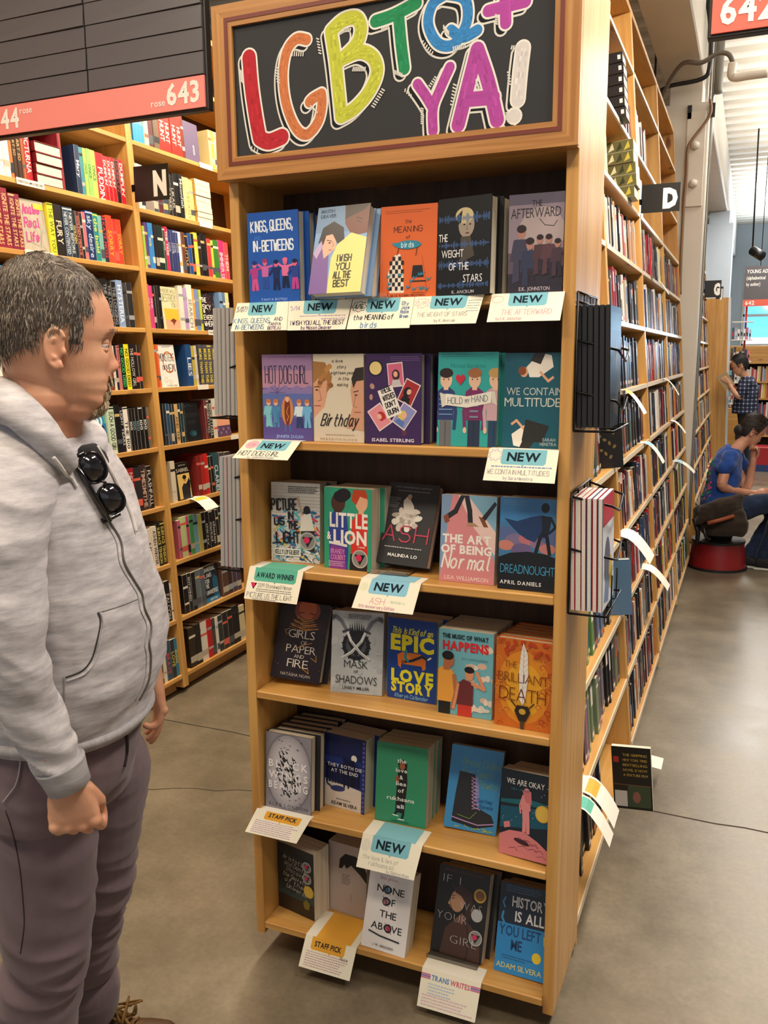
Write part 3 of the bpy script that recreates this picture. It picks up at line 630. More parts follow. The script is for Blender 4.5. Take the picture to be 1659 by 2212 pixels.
def c_witches(a):
    a.rect(0, 0, 100, 150, '3a2058'); a.scrib(45, 144, 96, 3, 3, 1, '7a5c98'); a.ell(18, 126, 14, 14, '1e1430'); a.ell(18, 126, 11, 11, 'e6cf8a')
    a.ell(12, 96, 4, 5, 'b59078', rot=.5); a.ell(10, 78, 3, 5, 'b59078'); a.line([(8, 34), (16, 44)], 2, '1a1028'); a.ell(70, 20, 5, 6, '5c2a50')
    def card(cx, cy, rot, bg, hair, top):
        c, s = math.cos(rot), math.sin(rot); R = lambda P: [(cx + x * c - y * s, cy + x * s + y * c) for x, y in P]
        a.poly(R([(-14, -20), (14, -20), (14, 20), (-14, 20)]), 'e9d8d8'); a.poly(R([(-12.4, -18), (12.4, -18), (12.4, 18), (-12.4, 18)]), bg)
        x, y = R([(0, -6)])[0]; a.ell(x, y + 6, 7, 9, hair, rot, 12); a.poly(R([(-9, -18), (-6, -8), (6, -8), (9, -18)]), top); x, y = R([(0, 1)])[0]; a.ell(x, y, 4, 5, 'e9b49c', rot, 10)
    card(54, 115, .1, 'd8688c', '3a2024', 'c8c8c8'); card(78, 86, -.45, 'a82a30', '141018', '141018'); card(26, 45, .6, 'e08c98', 'b42a28', 'e08c98'); card(70, 47, -.6, '8a90c8', 'e0c060', '5a78b8')
    a.poly([(22, 88), (48, 98), (66, 52), (40, 42)], 'efeae4')
    for i, (t, w) in enumerate((('THESE', 20), ('WITCHES', 22), ("DON'T", 20), ('BURN', 20))): a.hand(t, 29 + i * 4.6, 83 - i * 11.6, 8, '17141c', w=w, rot=.36, lw=1.5)
    a.text('ISABEL STERLING', 50, 4, 5.5, 'd8cfe4', w=76, align='c', bold=.03)
def c_hold(a):
    a.rect(0, 0, 100, 150, '2fa6a4'); a.scrib(6, 146, 94, 2, 3, 1, '1a7a7c'); a.text('Michael Barakiva', 50, 125, 7, '1f7f84', w=58, align='c', bold=0)
    for x, hair, top, leg in ((14, '2a1c18', '2c3c70', '6c6c70'), (62, 'a0683c', '7a2a60', '24324c'), (96, 'c09a5c', 'c9a4ae', '24405c')):
        a.rect(x - 10, 0, x + 10, 46, leg); a.line([(x, 0), (x, 40)], .8, '1a1a20'); a.poly([(x - 13, 42), (x + 13, 42), (x + 14, 88), (x + 6, 94), (x - 6, 94), (x - 14, 88)], top); a.rect(x - 4, 90, x + 4, 98, 'e7bfa4'); a.ell(x, 106, 10, 13, 'e7bfa4'); a.ell(x, 117, 11.5, 8, hair); a.ell(x - 4, 107, 1, 1.4, '2a2020'); a.ell(x + 4, 107, 1, 1.4, '2a2020')
        a.line([(x - 12, 86), (x - 17, 56), (x - 15, 28)], 5.5, top); a.ell(x - 15, 26, 3, 5, 'e7bfa4'); a.line([(x + 12, 86), (x + 17, 56), (x + 15, 28)], 5.5, top)
    for i in range(5): a.rect(3, 50 + i * 8, 26, 52 + i * 8, '6a90c0')
    for i in range(4): a.rect(55, 46 + i * 9, 69, 49 + i * 9, '8088a4')
    a.poly([(38, 98), (30, 108), (31, 113), (35, 115), (38, 111), (41, 115), (45, 113), (46, 108)], 'c8283c')
    a.poly([(8, 62), (4, 86), (16, 82), (16, 66)], 'd8d4c8'); a.poly([(92, 70), (100, 66), (96, 88), (88, 88)], 'd8d4c8'); a.poly([(14, 66), (14, 84), (50, 80), (90, 88), (90, 70), (50, 62)], 'ece8de')
    a.hand('HOLD', 18, 68, 10, '5a6a78', w=26, lw=1); a.hand('MY', 47, 69, 7, '5a6a78', w=8, lw=.8); a.hand('HAND', 58, 71, 10, '5a6a78', w=28, lw=1, rot=.05)
def c_mult(a):
    a.rect(0, 0, 100, 150, '0e5568'); rr = random.Random(4)
    for _ in range(60): x, y = rr.uniform(0, 100), rr.uniform(0, 150); a._a([(x, y), (x + 2, y + 4), (x + 1, y)], hx(rr.choice(['0a4450', '1a6a7c', '0c3c48'])))
    a.nl()
    for q in (0, 1):
        X = lambda x, y: ((x, y) if not q else (100 - x, 150 - y)) ; oy = 0
        P = lambda L: [X(x, y) for x, y in L]
        a.poly(P([(38, 128), (60, 150), (80, 146), (84, 128), (60, 112), (44, 112)]), 'ece6da'); a.poly(P([(44, 138), (52, 150), (70, 150), (62, 132)]), '2a2622'); a.line(P([(62, 120), (76, 106), (84, 112)]), 4, 'e0a884'); c = X(34, 120); a.ell(c[0], c[1], 7, 8, 'e0a884', n=12); c = X(31, 122); a.ell(c[0], c[1], 7, 7, '8a4a24', n=12)
    a.poly([(34, 12), (70, 10), (80, 36), (40, 46)], '262420')
    a.text('WE CONTAIN', 5, 84, 12, 'b8c4c0', w=96, bold=0); a.text('MULTITUDES', 2, 66, 14, 'c8d0c8', w=104, bold=0); a.text('SARAH', 70, 12, 5, 'a8b8b8', w=22); a.text('HENSTRA', 66, 5, 5, 'a8b8b8', w=28)
def seal(a, x, y, r, gold=False):
    a.ell(x, y, r, r, 'c9a23a' if gold else 'b9b9b6'); a.ell(x, y, r * .86, r * .86, 'd8b850' if gold else '8a8a88')
    if not gold: a.poly([(x - r * .66, y + r * .45), (x + r * .66, y + r * .45), (x, y - r * .7)], '141416'); a.ell(x - r * .12, y + r * .1, r * .36, r * .36, 'd82c60')
def c_picture(a):
    a.rect(0, 0, 100, 150, 'd2d2ce')
    for i in range(24): a.rect(0, i * 6.2, 100, i * 6.2 + .6, 'b4b4b2')
    rr = random.Random(6); cs = ['2a7ab0', 'e0c040', 'd0405c', '4ab0c0', '1c4a80', 'e8e8e4', '2a7ab0', '5cb8c8']
    for _ in range(120):
        x, y = rr.uniform(0, 98), rr.uniform(0, 96) ** 1; l = rr.uniform(6, 16); q = rr.uniform(-.9, .9); a._a([(x, y), (x + l, y + l * q), (x + l + 2, y + l * q + 3), (x + 1, y + 4)], hx(rr.choice(cs)))
    a.nl()
    for i in range(26): x, y = (i * 37) % 100, 4 + (i * 17) % 30; a.line([(x + 6 * math.cos(t), y + 5 * math.sin(t)) for t in np.linspace(0, 4.5, 8)], 1.1, 'f0f0ec' if i % 2 else '1c3a60')
    a.rect(0, 96, 60, 112, 'd2d2ce') if False else None
    a.poly([(60, 60), (64, 92), (82, 94), (90, 62)], 'e4e2da'); a.ell(74, 100, 7, 8, '17141a'); a.line([(66, 90), (58, 112), (56, 124)], 3, 'c99a78'); a.poly([(62, 60), (66, 28), (90, 20), (90, 62)], '2a2a30'); a.scrib(36, 142, 96, 4, 3.4, 1.6, '3a3a3a')
    for t, x, y, w in (('PICTURE', 2, 98, 54), ('IN', 34, 82, 14), ('US', 8, 70, 22), ('THE', 36, 64, 22), ('LIGHT', 12, 36, 50)): a.hand(t, x, y, 20 if len(t) > 3 else 13, '14141a', w=w, lw=3, rot=.04)
    seal(a, 76, 42, 17); a.rect(8, 12, 62, 26, 'e8e6e0'); a.hand('KELLY LOY GILBERT', 10, 15, 8, '14141a', w=50, lw=1.2)
def c_little(a):
    a.rect(0, 0, 100, 150, '2f9c7c'); a.poly([(12, 0), (10, 90), (22, 108), (48, 104), (52, 60), (50, 0)], '31439c'); a.poly([(56, 0), (58, 90), (74, 108), (92, 96), (92, 0)], 'd8382c'); a.ell(30, 122, 15, 18, '4a2a20'); a.ell(42, 138, 15, 11, '17121a'); a.ell(36, 134, 16, 11, '17121a'); a.ell(79, 126, 13, 18, 'e7b08c'); a.poly([(58, 128), (62, 148), (88, 148), (92, 132), (76, 136), (68, 120)], 'b8401c'); a.rect(73, 104, 84, 114, 'e7b08c')
    a.poly([(12, 0), (14, 44), (44, 40), (46, 0)], '8a3c9c'); a.line([(12, 48), (48, 44)], 5, 'e8e4e8'); a.poly([(54, 0), (56, 30), (90, 30), (92, 0)], '1a1a20')
    a.text('LITTLE', 12, 78, 26, 'f4f0e8', w=80, bold=.03); a.text('&', 6, 54, 14, 'f4f0e8', w=9, bold=.03); a.text('LION', 20, 48, 24, 'f4f0e8', w=70, bold=.04); a.ell(58, 60, 3, 4, 'd8382c'); a.text('a novel', 72, 42, 4, 'f4e8e0', w=14)
    a.text('BRANDY', 14, 28, 9, 'e8a0c8', w=30, bold=.0); a.text('COLBERT', 14, 17, 9, 'e8a0c8', w=32, bold=.0); a.scrib(10, 12, 44, 3, 3.6, 1.4, 'e8c8e0'); seal(a, 76, 22, 17)
def c_ash(a):
    a.rect(0, 0, 100, 150, '2b2c30'); a.text('15TH ANNIVERSARY EDITION', 50, 140, 3, '8a8a90', w=70, align='c', bold=0); a.scrib(20, 134, 84, 1, 3, 1.4, '8a8a90')
    rr = random.Random(2)
    for i in range(38):
        t = i * .7; r = 4 + i * .52; x = 44 + r * math.cos(t) * 1.1; y = 84 + r * math.sin(t) * .9; a.ell(x, y, rr.uniform(5, 9), rr.uniform(3, 7), rr.choice(['e8e2d8', 'cfc6ba', 'f2eee6', 'b0a698', 'ddd4c8']), rr.uniform(0, 3), 9)
    a.poly([(38, 92), (34, 116), (42, 126), (56, 108), (60, 92)], 'e0d8cc'); a.ell(45, 124, 4.5, 5, 'b89a80'); a.scrib(3, 120, 28, 6, 3.3, 1.2, '9a9aa0')
    for t, x, w in (('A', 6, 22), ('S', 38, 20), ('H', 68, 24)): a.hand(t, x, 42, 28, 'c4405c', w=w * 1.35, lw=2.6)
    a.scrib(12, 30, 88, 1, 3, 1.8, 'c8c8cc'); a.text('MALINDA LO', 50, 14, 5.5, 'f0f0f0', w=58, align='c', bold=.03)
def c_normal(a):
    a.rect(0, 0, 100, 150, '7fb0cc'); a.poly([(0, 0), (14, 110), (20, 150), (50, 150), (100, 40), (100, 0)], 'd88a90'); a.poly([(48, 150), (100, 90), (100, 50), (60, 96), (30, 150)], 'e9cbc4'); a.poly([(0, 0), (6, 60), (14, 110), (20, 150), (0, 150)], '7f9cc0')
    a.line([(38, 150), (26, 122), (12, 112)], 9, '22242c'); a.line([(46, 150), (52, 124), (54, 102)], 9, '22242c'); a.poly([(4, 112), (12, 118), (16, 104), (8, 100)], '8a4a2c'); a.poly([(48, 104), (60, 104), (70, 98), (48, 97)], 'b08a6c'); a.line([(98, 138), (78, 112)], 8, '22242c'); a.poly([(68, 116), (78, 112), (86, 98), (78, 98)], '7a4a28')
    a.text('THE ART', 4, 68, 14, 'f4efea', w=88, bold=.04); a.text('OF BEING', 2, 50, 14, 'f4efea', w=92, bold=.04); a.hand('Normal', 4, 24, 24, 'f4efea', w=88, lw=3, shear=.2); a.text('LISA WILLIAMSON', 50, 4, 7, 'f4d8d8', w=80, align='c')
def c_dread(a):
    a.rect(0, 0, 100, 150, '3f78a8'); a.rect(0, 110, 100, 150, '3c7cb8')
    for x, y, r, c in ((10, 92, 18, '54689c'), (30, 80, 20, '7c7098'), (50, 84, 16, 'b87078'), (12, 72, 14, 'c88074'), (70, 78, 16, '8a6c90'), (90, 88, 18, '54689c'), (84, 70, 14, 'c07c78'), (40, 66, 18, '6a5c88')): a.ell(x, y, r, r * .6, c)
    a.poly([(0, 0), (0, 52), (20, 60), (50, 64), (80, 62), (100, 56), (100, 0)], '0d1016'); a.line([(64, 62), (72, 92)], 6, '10141e'); a.line([(88, 62), (82, 92)], 6, '10141e'); a.poly([(70, 88), (84, 88), (90, 122), (70, 124)], '141c2c'); a.ell(78, 136, 7, 8, '0e1018'); a.poly([(72, 124), (54, 120), (30, 112), (8, 116), (20, 104), (34, 92), (48, 84), (62, 80), (74, 98)], '1c3868'); a.line([(88, 120), (96, 106), (86, 96)], 4, '141c2c'); a.scrib(6, 144, 50, 3, 3, 1.2, '6a9cc8')
    a.text('DREADNOUGHT', 4, 27, 15, '3f9cc8', w=94, bold=-.01); a.text('APRIL DANIELS', 4, 9, 6, 'd8d8d8', w=72, bold=.03, sp=.15)
def c_girls(a):
    a.rect(0, 0, 100, 150, '1c1420'); a.ell(56, 134, 26, 24, '8a4030'); a.ell(56, 138, 18, 20, 'b8603c'); a.line([(40, 128), (50, 130)], 1.6, '1a0e10'); a.line([(62, 130), (72, 128)], 1.6, '1a0e10'); a.poly([(20, 128), (50, 116), (88, 122), (94, 108), (50, 100), (20, 106)], '2c1418'); rr = random.Random(8)
    for i in range(18): y = 100 + i * 1.3; a.line([(24 + i * .8, y + 4 * math.sin(i)), (52, y - 6), (84 - i, y + 3 * math.cos(i))], .6, ['c8903c', '8a3a20', 'e0b050'][i % 3])
    for t, x, y, w, h in (('GIRLS', 24, 80, 54, 16), ('OF', 52, 68, 12, 8), ('PAPER', 24, 52, 60, 15), ('AND', 42, 42, 20, 7), ('FIRE', 30, 24, 42, 16)): a.text(t, x, y, h, 'e4dcd0', w=w, bold=-.012)
    a.line([(22, 84), (16, 92), (26, 96)], 1.1, 'c8903c'); a.line([(44, 60), (58, 68), (74, 74)], 1.1, 'c8903c'); a.line([(76, 46), (88, 40), (86, 52)], 1.1, 'c8903c'); a.line([(62, 24), (76, 16), (72, 28)], 1.1, 'c8903c'); a.text('NATASHA NGAN', 50, 7, 6, 'c8c0b8', w=60, align='c', bold=-.01)
    for i in range(14): a.ell(rr.uniform(4, 96), rr.uniform(4, 100), .6, .6, 'c8784c', n=6)
def c_mask(a):
    a.rect(0, 0, 100, 150, 'b3bac0'); rr = random.Random(3)
    for _ in range(30): x, y = rr.uniform(-5, 95), rr.uniform(0, 145); a.ell(x, y, rr.uniform(3, 10), rr.uniform(2, 8), rr.choice(['a5adb4', 'bfc5ca', 'adb5bb']), 0, 9)
    a.ell(48, 88, 27, 27, '23262c'); a.ell(48, 88, 20, 20, '4a4e56')
    for i in range(16): t = i * PI / 8; a.poly([(48 + 18 * math.cos(t), 88 + 18 * math.sin(t)), (48 + 30 * math.cos(t + .25), 88 + 30 * math.sin(t + .25)), (48 + 24 * math.cos(t + .4), 88 + 24 * math.sin(t + .4))], '17191e')
    a.poly([(32, 92), (48, 66), (64, 92), (60, 120), (48, 108), (36, 120)], '1c1e24')
    for i in range(7): a.poly([(36 + i * 4, 104), (34 + i * 4.6, 128 + (3 - abs(i - 3)) * 2), (41 + i * 4, 106)], '17191e')
    for q in (1, -1):
        X = lambda x: 48 + q * (x - 48); a.line([(X(22), 64), (X(40), 76), (X(58), 96), (X(68), 118)], 5, 'd8dce0'); a.line([(X(22), 63), (X(40), 75), (X(58), 95)], 1, '5a5e66'); a.line([(X(66), 114), (X(78), 132), (X(90), 140), (X(98), 134)], 6, '6a6e76'); a.line([(X(58), 118), (X(74), 112)], 4, '3a3d44'); a.ell(X(94), 138, 5, 4, '4a4e56')
    a.text('MASK', 26, 47, 14, '17181c', w=46, bold=-.01); a.text('OF', 45, 38, 5, '3a3c40', w=8); a.text('SHADOWS', 10, 18, 15, '17181c', w=80, bold=-.01); a.text('LINSEY MILLER', 50, 8, 5, '17181c', w=52, align='c'); a.scrib(32, 143, 78, 3, 3, 1.4, '3a3d44')
def c_epic(a):
    a.rect(0, 0, 100, 150, '173f8c'); a.hand('This Is Kind of an', 8, 122, 11, 'd8d43a', w=84, lw=1.6, shear=.25); a.text('EPIC', 6, 92, 27, 'e4dc2c', w=88, bold=.05); a.poly([(22, 62), (20, 82), (30, 88), (66, 88), (78, 84), (78, 62), (72, 58), (70, 66), (28, 66), (28, 58)], 'd8742c'); a.ell(40, 76, 8, 8, 'e08c3c'); a.line([(34, 70), (50, 74), (70, 84), (82, 80)], 5, '232a3c'); a.line([(38, 92), (36, 78), (42, 72)], 5, '2a8a9c'); a.ell(32, 70, 4, 4, '8a5034'); a.line([(82, 80), (88, 84)], 3, 'f0f0f0')
    a.text('LOVE', 8, 34, 21, 'e4dc2c', w=86, bold=.05); a.text('STORY', 8, 14, 18, 'e4dc2c', w=86, bold=.05); a.hand('Kheryn Callender', 16, 3, 7, '7fb8e0', w=70, lw=1, shear=.2)
def c_music(a):
    a.rect(0, 0, 100, 150, '6fb4c4'); rr = random.Random(5)
    for x, y in ((88, 120), (70, 90), (92, 70), (60, 60), (90, 30), (14, 60), (50, 36), (78, 16), (56, 14)): 
        for k in range(5): a.ell(x + rr.uniform(-12, 12), y + rr.uniform(-4, 4), rr.uniform(4, 9), rr.uniform(3, 6), rr.choice(['e8d8c8', 'd9b8a4', 'cfd4cc']), 0, 10)
    a.text('THE MUSIC OF WHAT', 7, 135, 7.5, '1a2a38', w=84, bold=.04); a.text('HAPPENS', 8, 115, 15, 'd8242c', w=84, bold=.04); a.text('BILL KONIGSBERG', 44, 100, 3.5, '1a4a5c', w=46, bold=0, sp=.4)
    a.rect(2, 0, 24, 24, '17181c'); a.poly([(0, 22), (0, 78), (8, 84), (26, 80), (36, 60), (30, 22)], 'e8a444'); a.line([(30, 70), (34, 40), (28, 12)], 7, 'b87048'); a.rect(10, 78, 22, 90, 'b87048'); a.ell(20, 96, 10, 13, 'b87048'); a.ell(18, 104, 11, 8, '17141a')
    a.rect(38, 0, 64, 22, 'c83a30'); a.poly([(36, 20), (36, 56), (48, 66), (66, 60), (66, 20)], '6a2c30'); a.line([(64, 60), (86, 52), (72, 80)], 6, 'd8946c'); a.ell(58, 74, 8, 10, 'd8946c'); a.ell(58, 83, 9, 6, '17141a'); a.line([(38, 56), (34, 30), (30, 12)], 5, 'd8946c')
def c_death(a):
    a.rect(0, 0, 100, 150, 'c96a20'); a.ell(50, 70, 46, 62, 'd98a24'); a.ell(50, 66, 34, 46, 'e2a42c'); rr = random.Random(1)
    for i in range(46):
        x, y = rr.choice([rr.uniform(0, 22), rr.uniform(76, 98)]), rr.uniform(0, 148); a.line([(x + 6 * math.cos(t) * (1 - t / 8), y + 6 * math.sin(t) * (1 - t / 8)) for t in np.linspace(0, 5, 8)], .9, ['b0401c', 'e0a040', 'b85420'][i % 3])
    for i in range(14): x, y = rr.uniform(0, 98), rr.uniform(124, 148); a.ell(x, y, 6, 3, 'b8401c', rr.uniform(0, 3), 8)
    a.poly([(48, 146), (56, 128), (58, 90), (54, 50), (50, 40), (44, 50), (42, 96), (44, 128)], 'e9e4de'); a.line([(49, 140), (50, 36)], .8, 'a8a098')
    for i in range(9): a.line([(50, 60 + i * 9), (43, 68 + i * 9)], .5, 'bdb6ac'); a.line([(50, 60 + i * 9), (57, 68 + i * 9)], .5, 'bdb6ac')
    for t, x, y, w, h in (('THE', 16, 102, 22, 12), ('BRILLIANT', 6, 78, 88, 17), ('DEATH', 8, 46, 82, 24)): a.text(t, x, y, h, '6a2418', w=w, bold=-.02)
    a.poly([(40, 40), (60, 40), (64, 30), (56, 14), (50, 10), (44, 14), (36, 30)], '2a2018'); a.ell(50, 30, 6, 5, 'c8a040'); a.line([(38, 38), (30, 46)], 2, '2a2018'); a.line([(62, 38), (70, 46)], 2, '2a2018'); a.rect(47, 0, 53, 14, '4a3a2c'); a.text('AMY ROSE', 62, 128, 6, 'a84a18', w=30, bold=-.01); a.text('CAPETTA', 64, 119, 6, 'a84a18', w=28, bold=-.01)
def c_wings(a):
    a.rect(0, 0, 100, 150, '8f8c96')
    for i in range(8): a.ell(50, 76, 52 - i * 4, 78 - i * 6, ['7f7c88', 'a5a2ac', 'b2afb8', 'bcb9c2', 'c4c1ca', 'c9c6ce', 'cfccd4', 'd4d2d8'][i], n=24)
    rr = random.Random(12)
    for i in range(90):
        t = rr.uniform(0, 2 * PI); r = rr.uniform(.2, 1); x = 50 + 26 * r * math.cos(t); y = 68 + 46 * r * math.sin(t) - 8 * math.cos(t); l = rr.uniform(6, 15); q = 2.0 + rr.uniform(-.5, .5)
        a._a([(x, y), (x + l * math.cos(q), y + l * math.sin(q)), (x + 3, y + 3)], hx(rr.choice(['17181c', '202228', '2c2e36'])))
    a.nl()
    for i in range(12): x, y = rr.uniform(28, 80), rr.uniform(112, 140); a.poly([(x - 3, y + 2), (x, y), (x + 3, y + 2.4), (x, y - 1.4)], '17181c')
    for i in range(6): x, y = rr.uniform(24, 80), rr.uniform(16, 30); a.poly([(x - 3, y + 2), (x, y), (x + 3, y + 2.4), (x, y - 1.4)], '17181c')
    for t, y in (('BLACK', 83), ('WINGS', 61), ('BEATING', 41)): a.text(t, 50, y, 14, 'f4f2f4', w=86, align='c', bold=.03, sp=.3)
    a.text('ALEX LONDON', 50, 5, 8, '2c2c34', w=86, align='c', bold=-.01, sp=.3)
def c_both(a):
    a.rect(0, 0, 100, 150, '1f3278'); a.rect(0, 104, 100, 150, '182456'); a.poly([(0, 0), (0, 56), (100, 44), (100, 0)], 'd9cfc4'); a.ell(72, 108, 7, 7, 'f0ece0')
    rr = random.Random(4)
    for i in range(12): x = 4 + i * 7; h = rr.uniform(76, 104); a.rect(x, 50, x + 6, h, '101a3c'); a.ell(x + 3, h, 4, 6, '101a3c', n=8)
    a.rect(66, 50, 74, 104, '0c1430'); a.line([(50, 46), (48, 70)], 4, '0d1230'); a.line([(60, 46), (58, 72)], 4, '0d1230'); a.ell(48, 76, 3.5, 4.5, '0d1230'); a.ell(58, 78, 3.5, 4.5, '0d1230'); a.ell(34, 40, 18, 6, '2c3c74', .1); a.line([(20, 40), (8, 46), (6, 56)], 4, '2c3c74')
    a.text('THEY BOTH DIE', 50, 84, 7, 'e8e8f0', w=84, align='c', sp=.15); a.text('AT THE END', 50, 73, 7, 'e8e8f0', w=66, align='c', sp=.15); a.scrib(30, 18, 66, 1, 3, 1.6, '5a5a60'); a.text('ADAM SILVERA', 50, 6, 7, '2a2c38', w=64, align='c'); a.rect(92, 0, 100, 150, '2a2f6a')
    for i in range(16): a.ell(96, 6 + i * 9.2, 2.6, 3, '5a60a8', n=8)
def c_ruk(a):
    a.rect(0, 0, 100, 150, '35916a'); a.scrib(10, 143, 90, 2, 3.2, 1.1, '247050'); a.poly([(40, 22), (42, 90), (46, 112), (60, 112), (62, 80), (58, 20)], '17181c'); a.ell(52, 112, 9, 10, '17181c'); a.ell(51, 110, 5.5, 7, '9a5c3c'); a.poly([(38, 88), (44, 92), (46, 80), (38, 78)], '9a5c3c'); a.line([(44, 24), (40, 18)], 5, '1c1c20'); a.line([(56, 20), (54, 12)], 5, '1c1c20'); a.line([(36, 16), (46, 15)], 2, 'f0f0ec'); a.line([(46, 9), (58, 9)], 2, 'f0f0ec')
    for i in range(6): a.line([(42, 36 + i * 10), (60, 34 + i * 10)], .8, '5a3038')
    for t, x, y, w in (('the', 50, 116, 18), ('love', 50, 98, 22), ('&', 50, 85, 7), ('lies', 50, 73, 20), ('of', 50, 60, 12), ('rukhsana', 50, 44, 54), ('ali', 50, 30, 14)): a.text(t, x, y, 7.5, 'e4ece4', w=w, align='c', bold=.02)
    a.text('SABINA KHAN', 50, 3, 3.5, '1c5c44', w=34, align='c', bold=0)
def c_boot(a):
    a.rect(0, 0, 100, 150, '3a8ecb')
    for t, y, w in (('Dress Codes', 116, 74), ('for Small', 98, 60), ('Towns', 80, 40)): a.hand(t, 24 if w > 50 else 56, y, 13, '7aa86a', w=w, lw=1.1, shear=.2)
    a.poly([(14, 12), (60, 6), (94, 16), (92, 26), (60, 22), (14, 26)], '17181c'); a.poly([(14, 22), (16, 60), (20, 104), (50, 102), (54, 60), (60, 44), (88, 34), (94, 22), (60, 16), (30, 20)], '202024'); a.line([(14, 20), (40, 16), (64, 13), (94, 20)], 2, 'b890c8'); a.line([(52, 102), (56, 60), (62, 46)], 1, 'b890c8')
    for i in range(9): a.line([(44 + i * .8, 96 - i * 6.4), (56 + i * 1.2, 92 - i * 6.4)], 1.6, 'c89ad0'); a.line([(44 + i * .8, 91 - i * 6.4), (56 + i * 1.2, 96 - i * 6.4)], 1.2, 'c89ad0')
    a.line([(24, 26), (48, 22), (60, 36)], 1, '7f9c40'); rr = random.Random(5)
    for i in range(12): x = rr.uniform(20, 90); a.line([(x, 2 + rr.uniform(0, 8)), (x + 8, 5)], 1, 'b8c43c')
    a.hand('Courtney', 58, 54, 7, '1c5a9c', w=30, lw=.9, shear=.2); a.hand('Stevens', 62, 44, 7, '1c5a9c', w=28, lw=.9, shear=.2)
def c_okay(a):
    a.rect(0, 0, 100, 150, '14202c'); a.poly([(0, 46), (100, 60), (100, 92), (0, 84)], '125068'); a.poly([(0, 96), (60, 104), (100, 100), (100, 94), (40, 92), (0, 90)], '16606e'); rr = random.Random(2)
    for i in range(20): a.ell(rr.uniform(2, 98), rr.uniform(60, 132), .7, .7, 'e0e4e8', n=6)
    a.poly([(0, 0), (0, 34), (20, 44), (50, 46), (78, 34), (100, 20), (100, 0)], 'cf7c80'); a.poly([(10, 46), (22, 50), (20, 60), (8, 56)], 'cf7c80')
    for i in range(12): x, y = rr.uniform(4, 80), rr.uniform(4, 32); a.line([(x, y), (x + 12, y + 3), (x + 18, y - 2)], .8, '7a2c3c')
    a.line([(50, 48), (50, 68), (48, 88)], 7, 'd98a8c'); a.line([(58, 46), (57, 68), (55, 88)], 7, 'd98a8c'); a.poly([(42, 84), (62, 84), (60, 110), (44, 110)], 'd98a8c'); a.ell(53, 114, 7, 9, 'd98a8c'); a.poly([(44, 118), (62, 118), (64, 96), (52, 98)], 'c87078'); a.ell(46, 28, 16, 4, '3a1c28', -.2); a.line([(44, 104), (40, 90), (42, 78)], 3, 'd98a8c')
    seal(a, 86, 84, 15, True); a.text('WE ARE OKAY', 50, 126, 9.5, 'dcdcdc', w=76, align='c', bold=.01); a.text('NINA LACOUR', 40, 116, 4, '2a6a78', w=36, align='c')
def c_arist(a):
    a.rect(0, 0, 100, 150, '20272c'); a.rect(0, 0, 100, 34, '2c2420'); a.rect(0, 34, 100, 54, '2a4448'); rr = random.Random(3)
    for i in range(10): a.ell(rr.uniform(0, 100), rr.uniform(50, 140), 12, 8, rr.choice(['242c30', '2a3236', '1c2428']), 0, 10)
    for i, t in enumerate(('Aristotle', 'and Dante', 'Discover', 'the Secrets', 'of the', 'Universe')): a.hand(t, 14 + (i % 3) * 5, 118 - i * 13, 10, 'b9b4a6', w=40 + len(t) * 2.4, lw=1, shear=.25, rot=-.12)
    seal(a, 82, 116, 12); seal(a, 82, 90, 12); seal(a, 86, 62, 14, True); a.poly([(70, 32), (80, 44), (90, 34), (86, 20), (74, 20)], '7a6a2c')
def c_carry(a):
    a.rect(0, 0, 100, 150, 'b7a79e'); a.poly([(28, 96), (30, 116), (44, 130), (72, 130), (92, 116), (100, 100), (100, 78), (84, 92), (60, 108), (48, 98), (42, 106), (36, 96)], '14161a')
    a.scrib(36, 84, 58, 6, 4, 1.6, '5a504c', 4); a.line([(62, 30), (62, 46)], .8, '6a605c')
def c_none(a):
    a.rect(0, 0, 100, 150, 'ece9ea'); a.hand('Boys, girls or...', 26, 132, 5, 'b87a88', w=46, lw=.7)
    for t, y, w in (('NONE', 108, 62), ('OF', 86, 26), ('THE', 62, 38), ('ABOVE', 38, 70)): a.text(t, 52, y, 13, '151417', w=w, align='c', bold=.01)
    for x, y, c in ((44, 114, '4a7a9c'), (44, 92, 'a06070'), (56, 44, 'c83a5c')):
        for k in range(3): a.line([(x + (8 - k) * math.cos(t + k) , y + (8 - k) * math.sin(t + k)) for t in np.linspace(0, 2 * PI, 12)], .8, '151417')
        a.ell(x, y, 4.6, 4.6, c, n=12); a.line([(x - 8, y + 9), (x + 8, y - 9)], 1, '151417')
    a.line([(14, 32), (40, 27), (84, 24)], 3, '2c3038'); a.text('I. W. GREGORIO', 50, 7, 4.5, '5a585c', w=46, align='c')
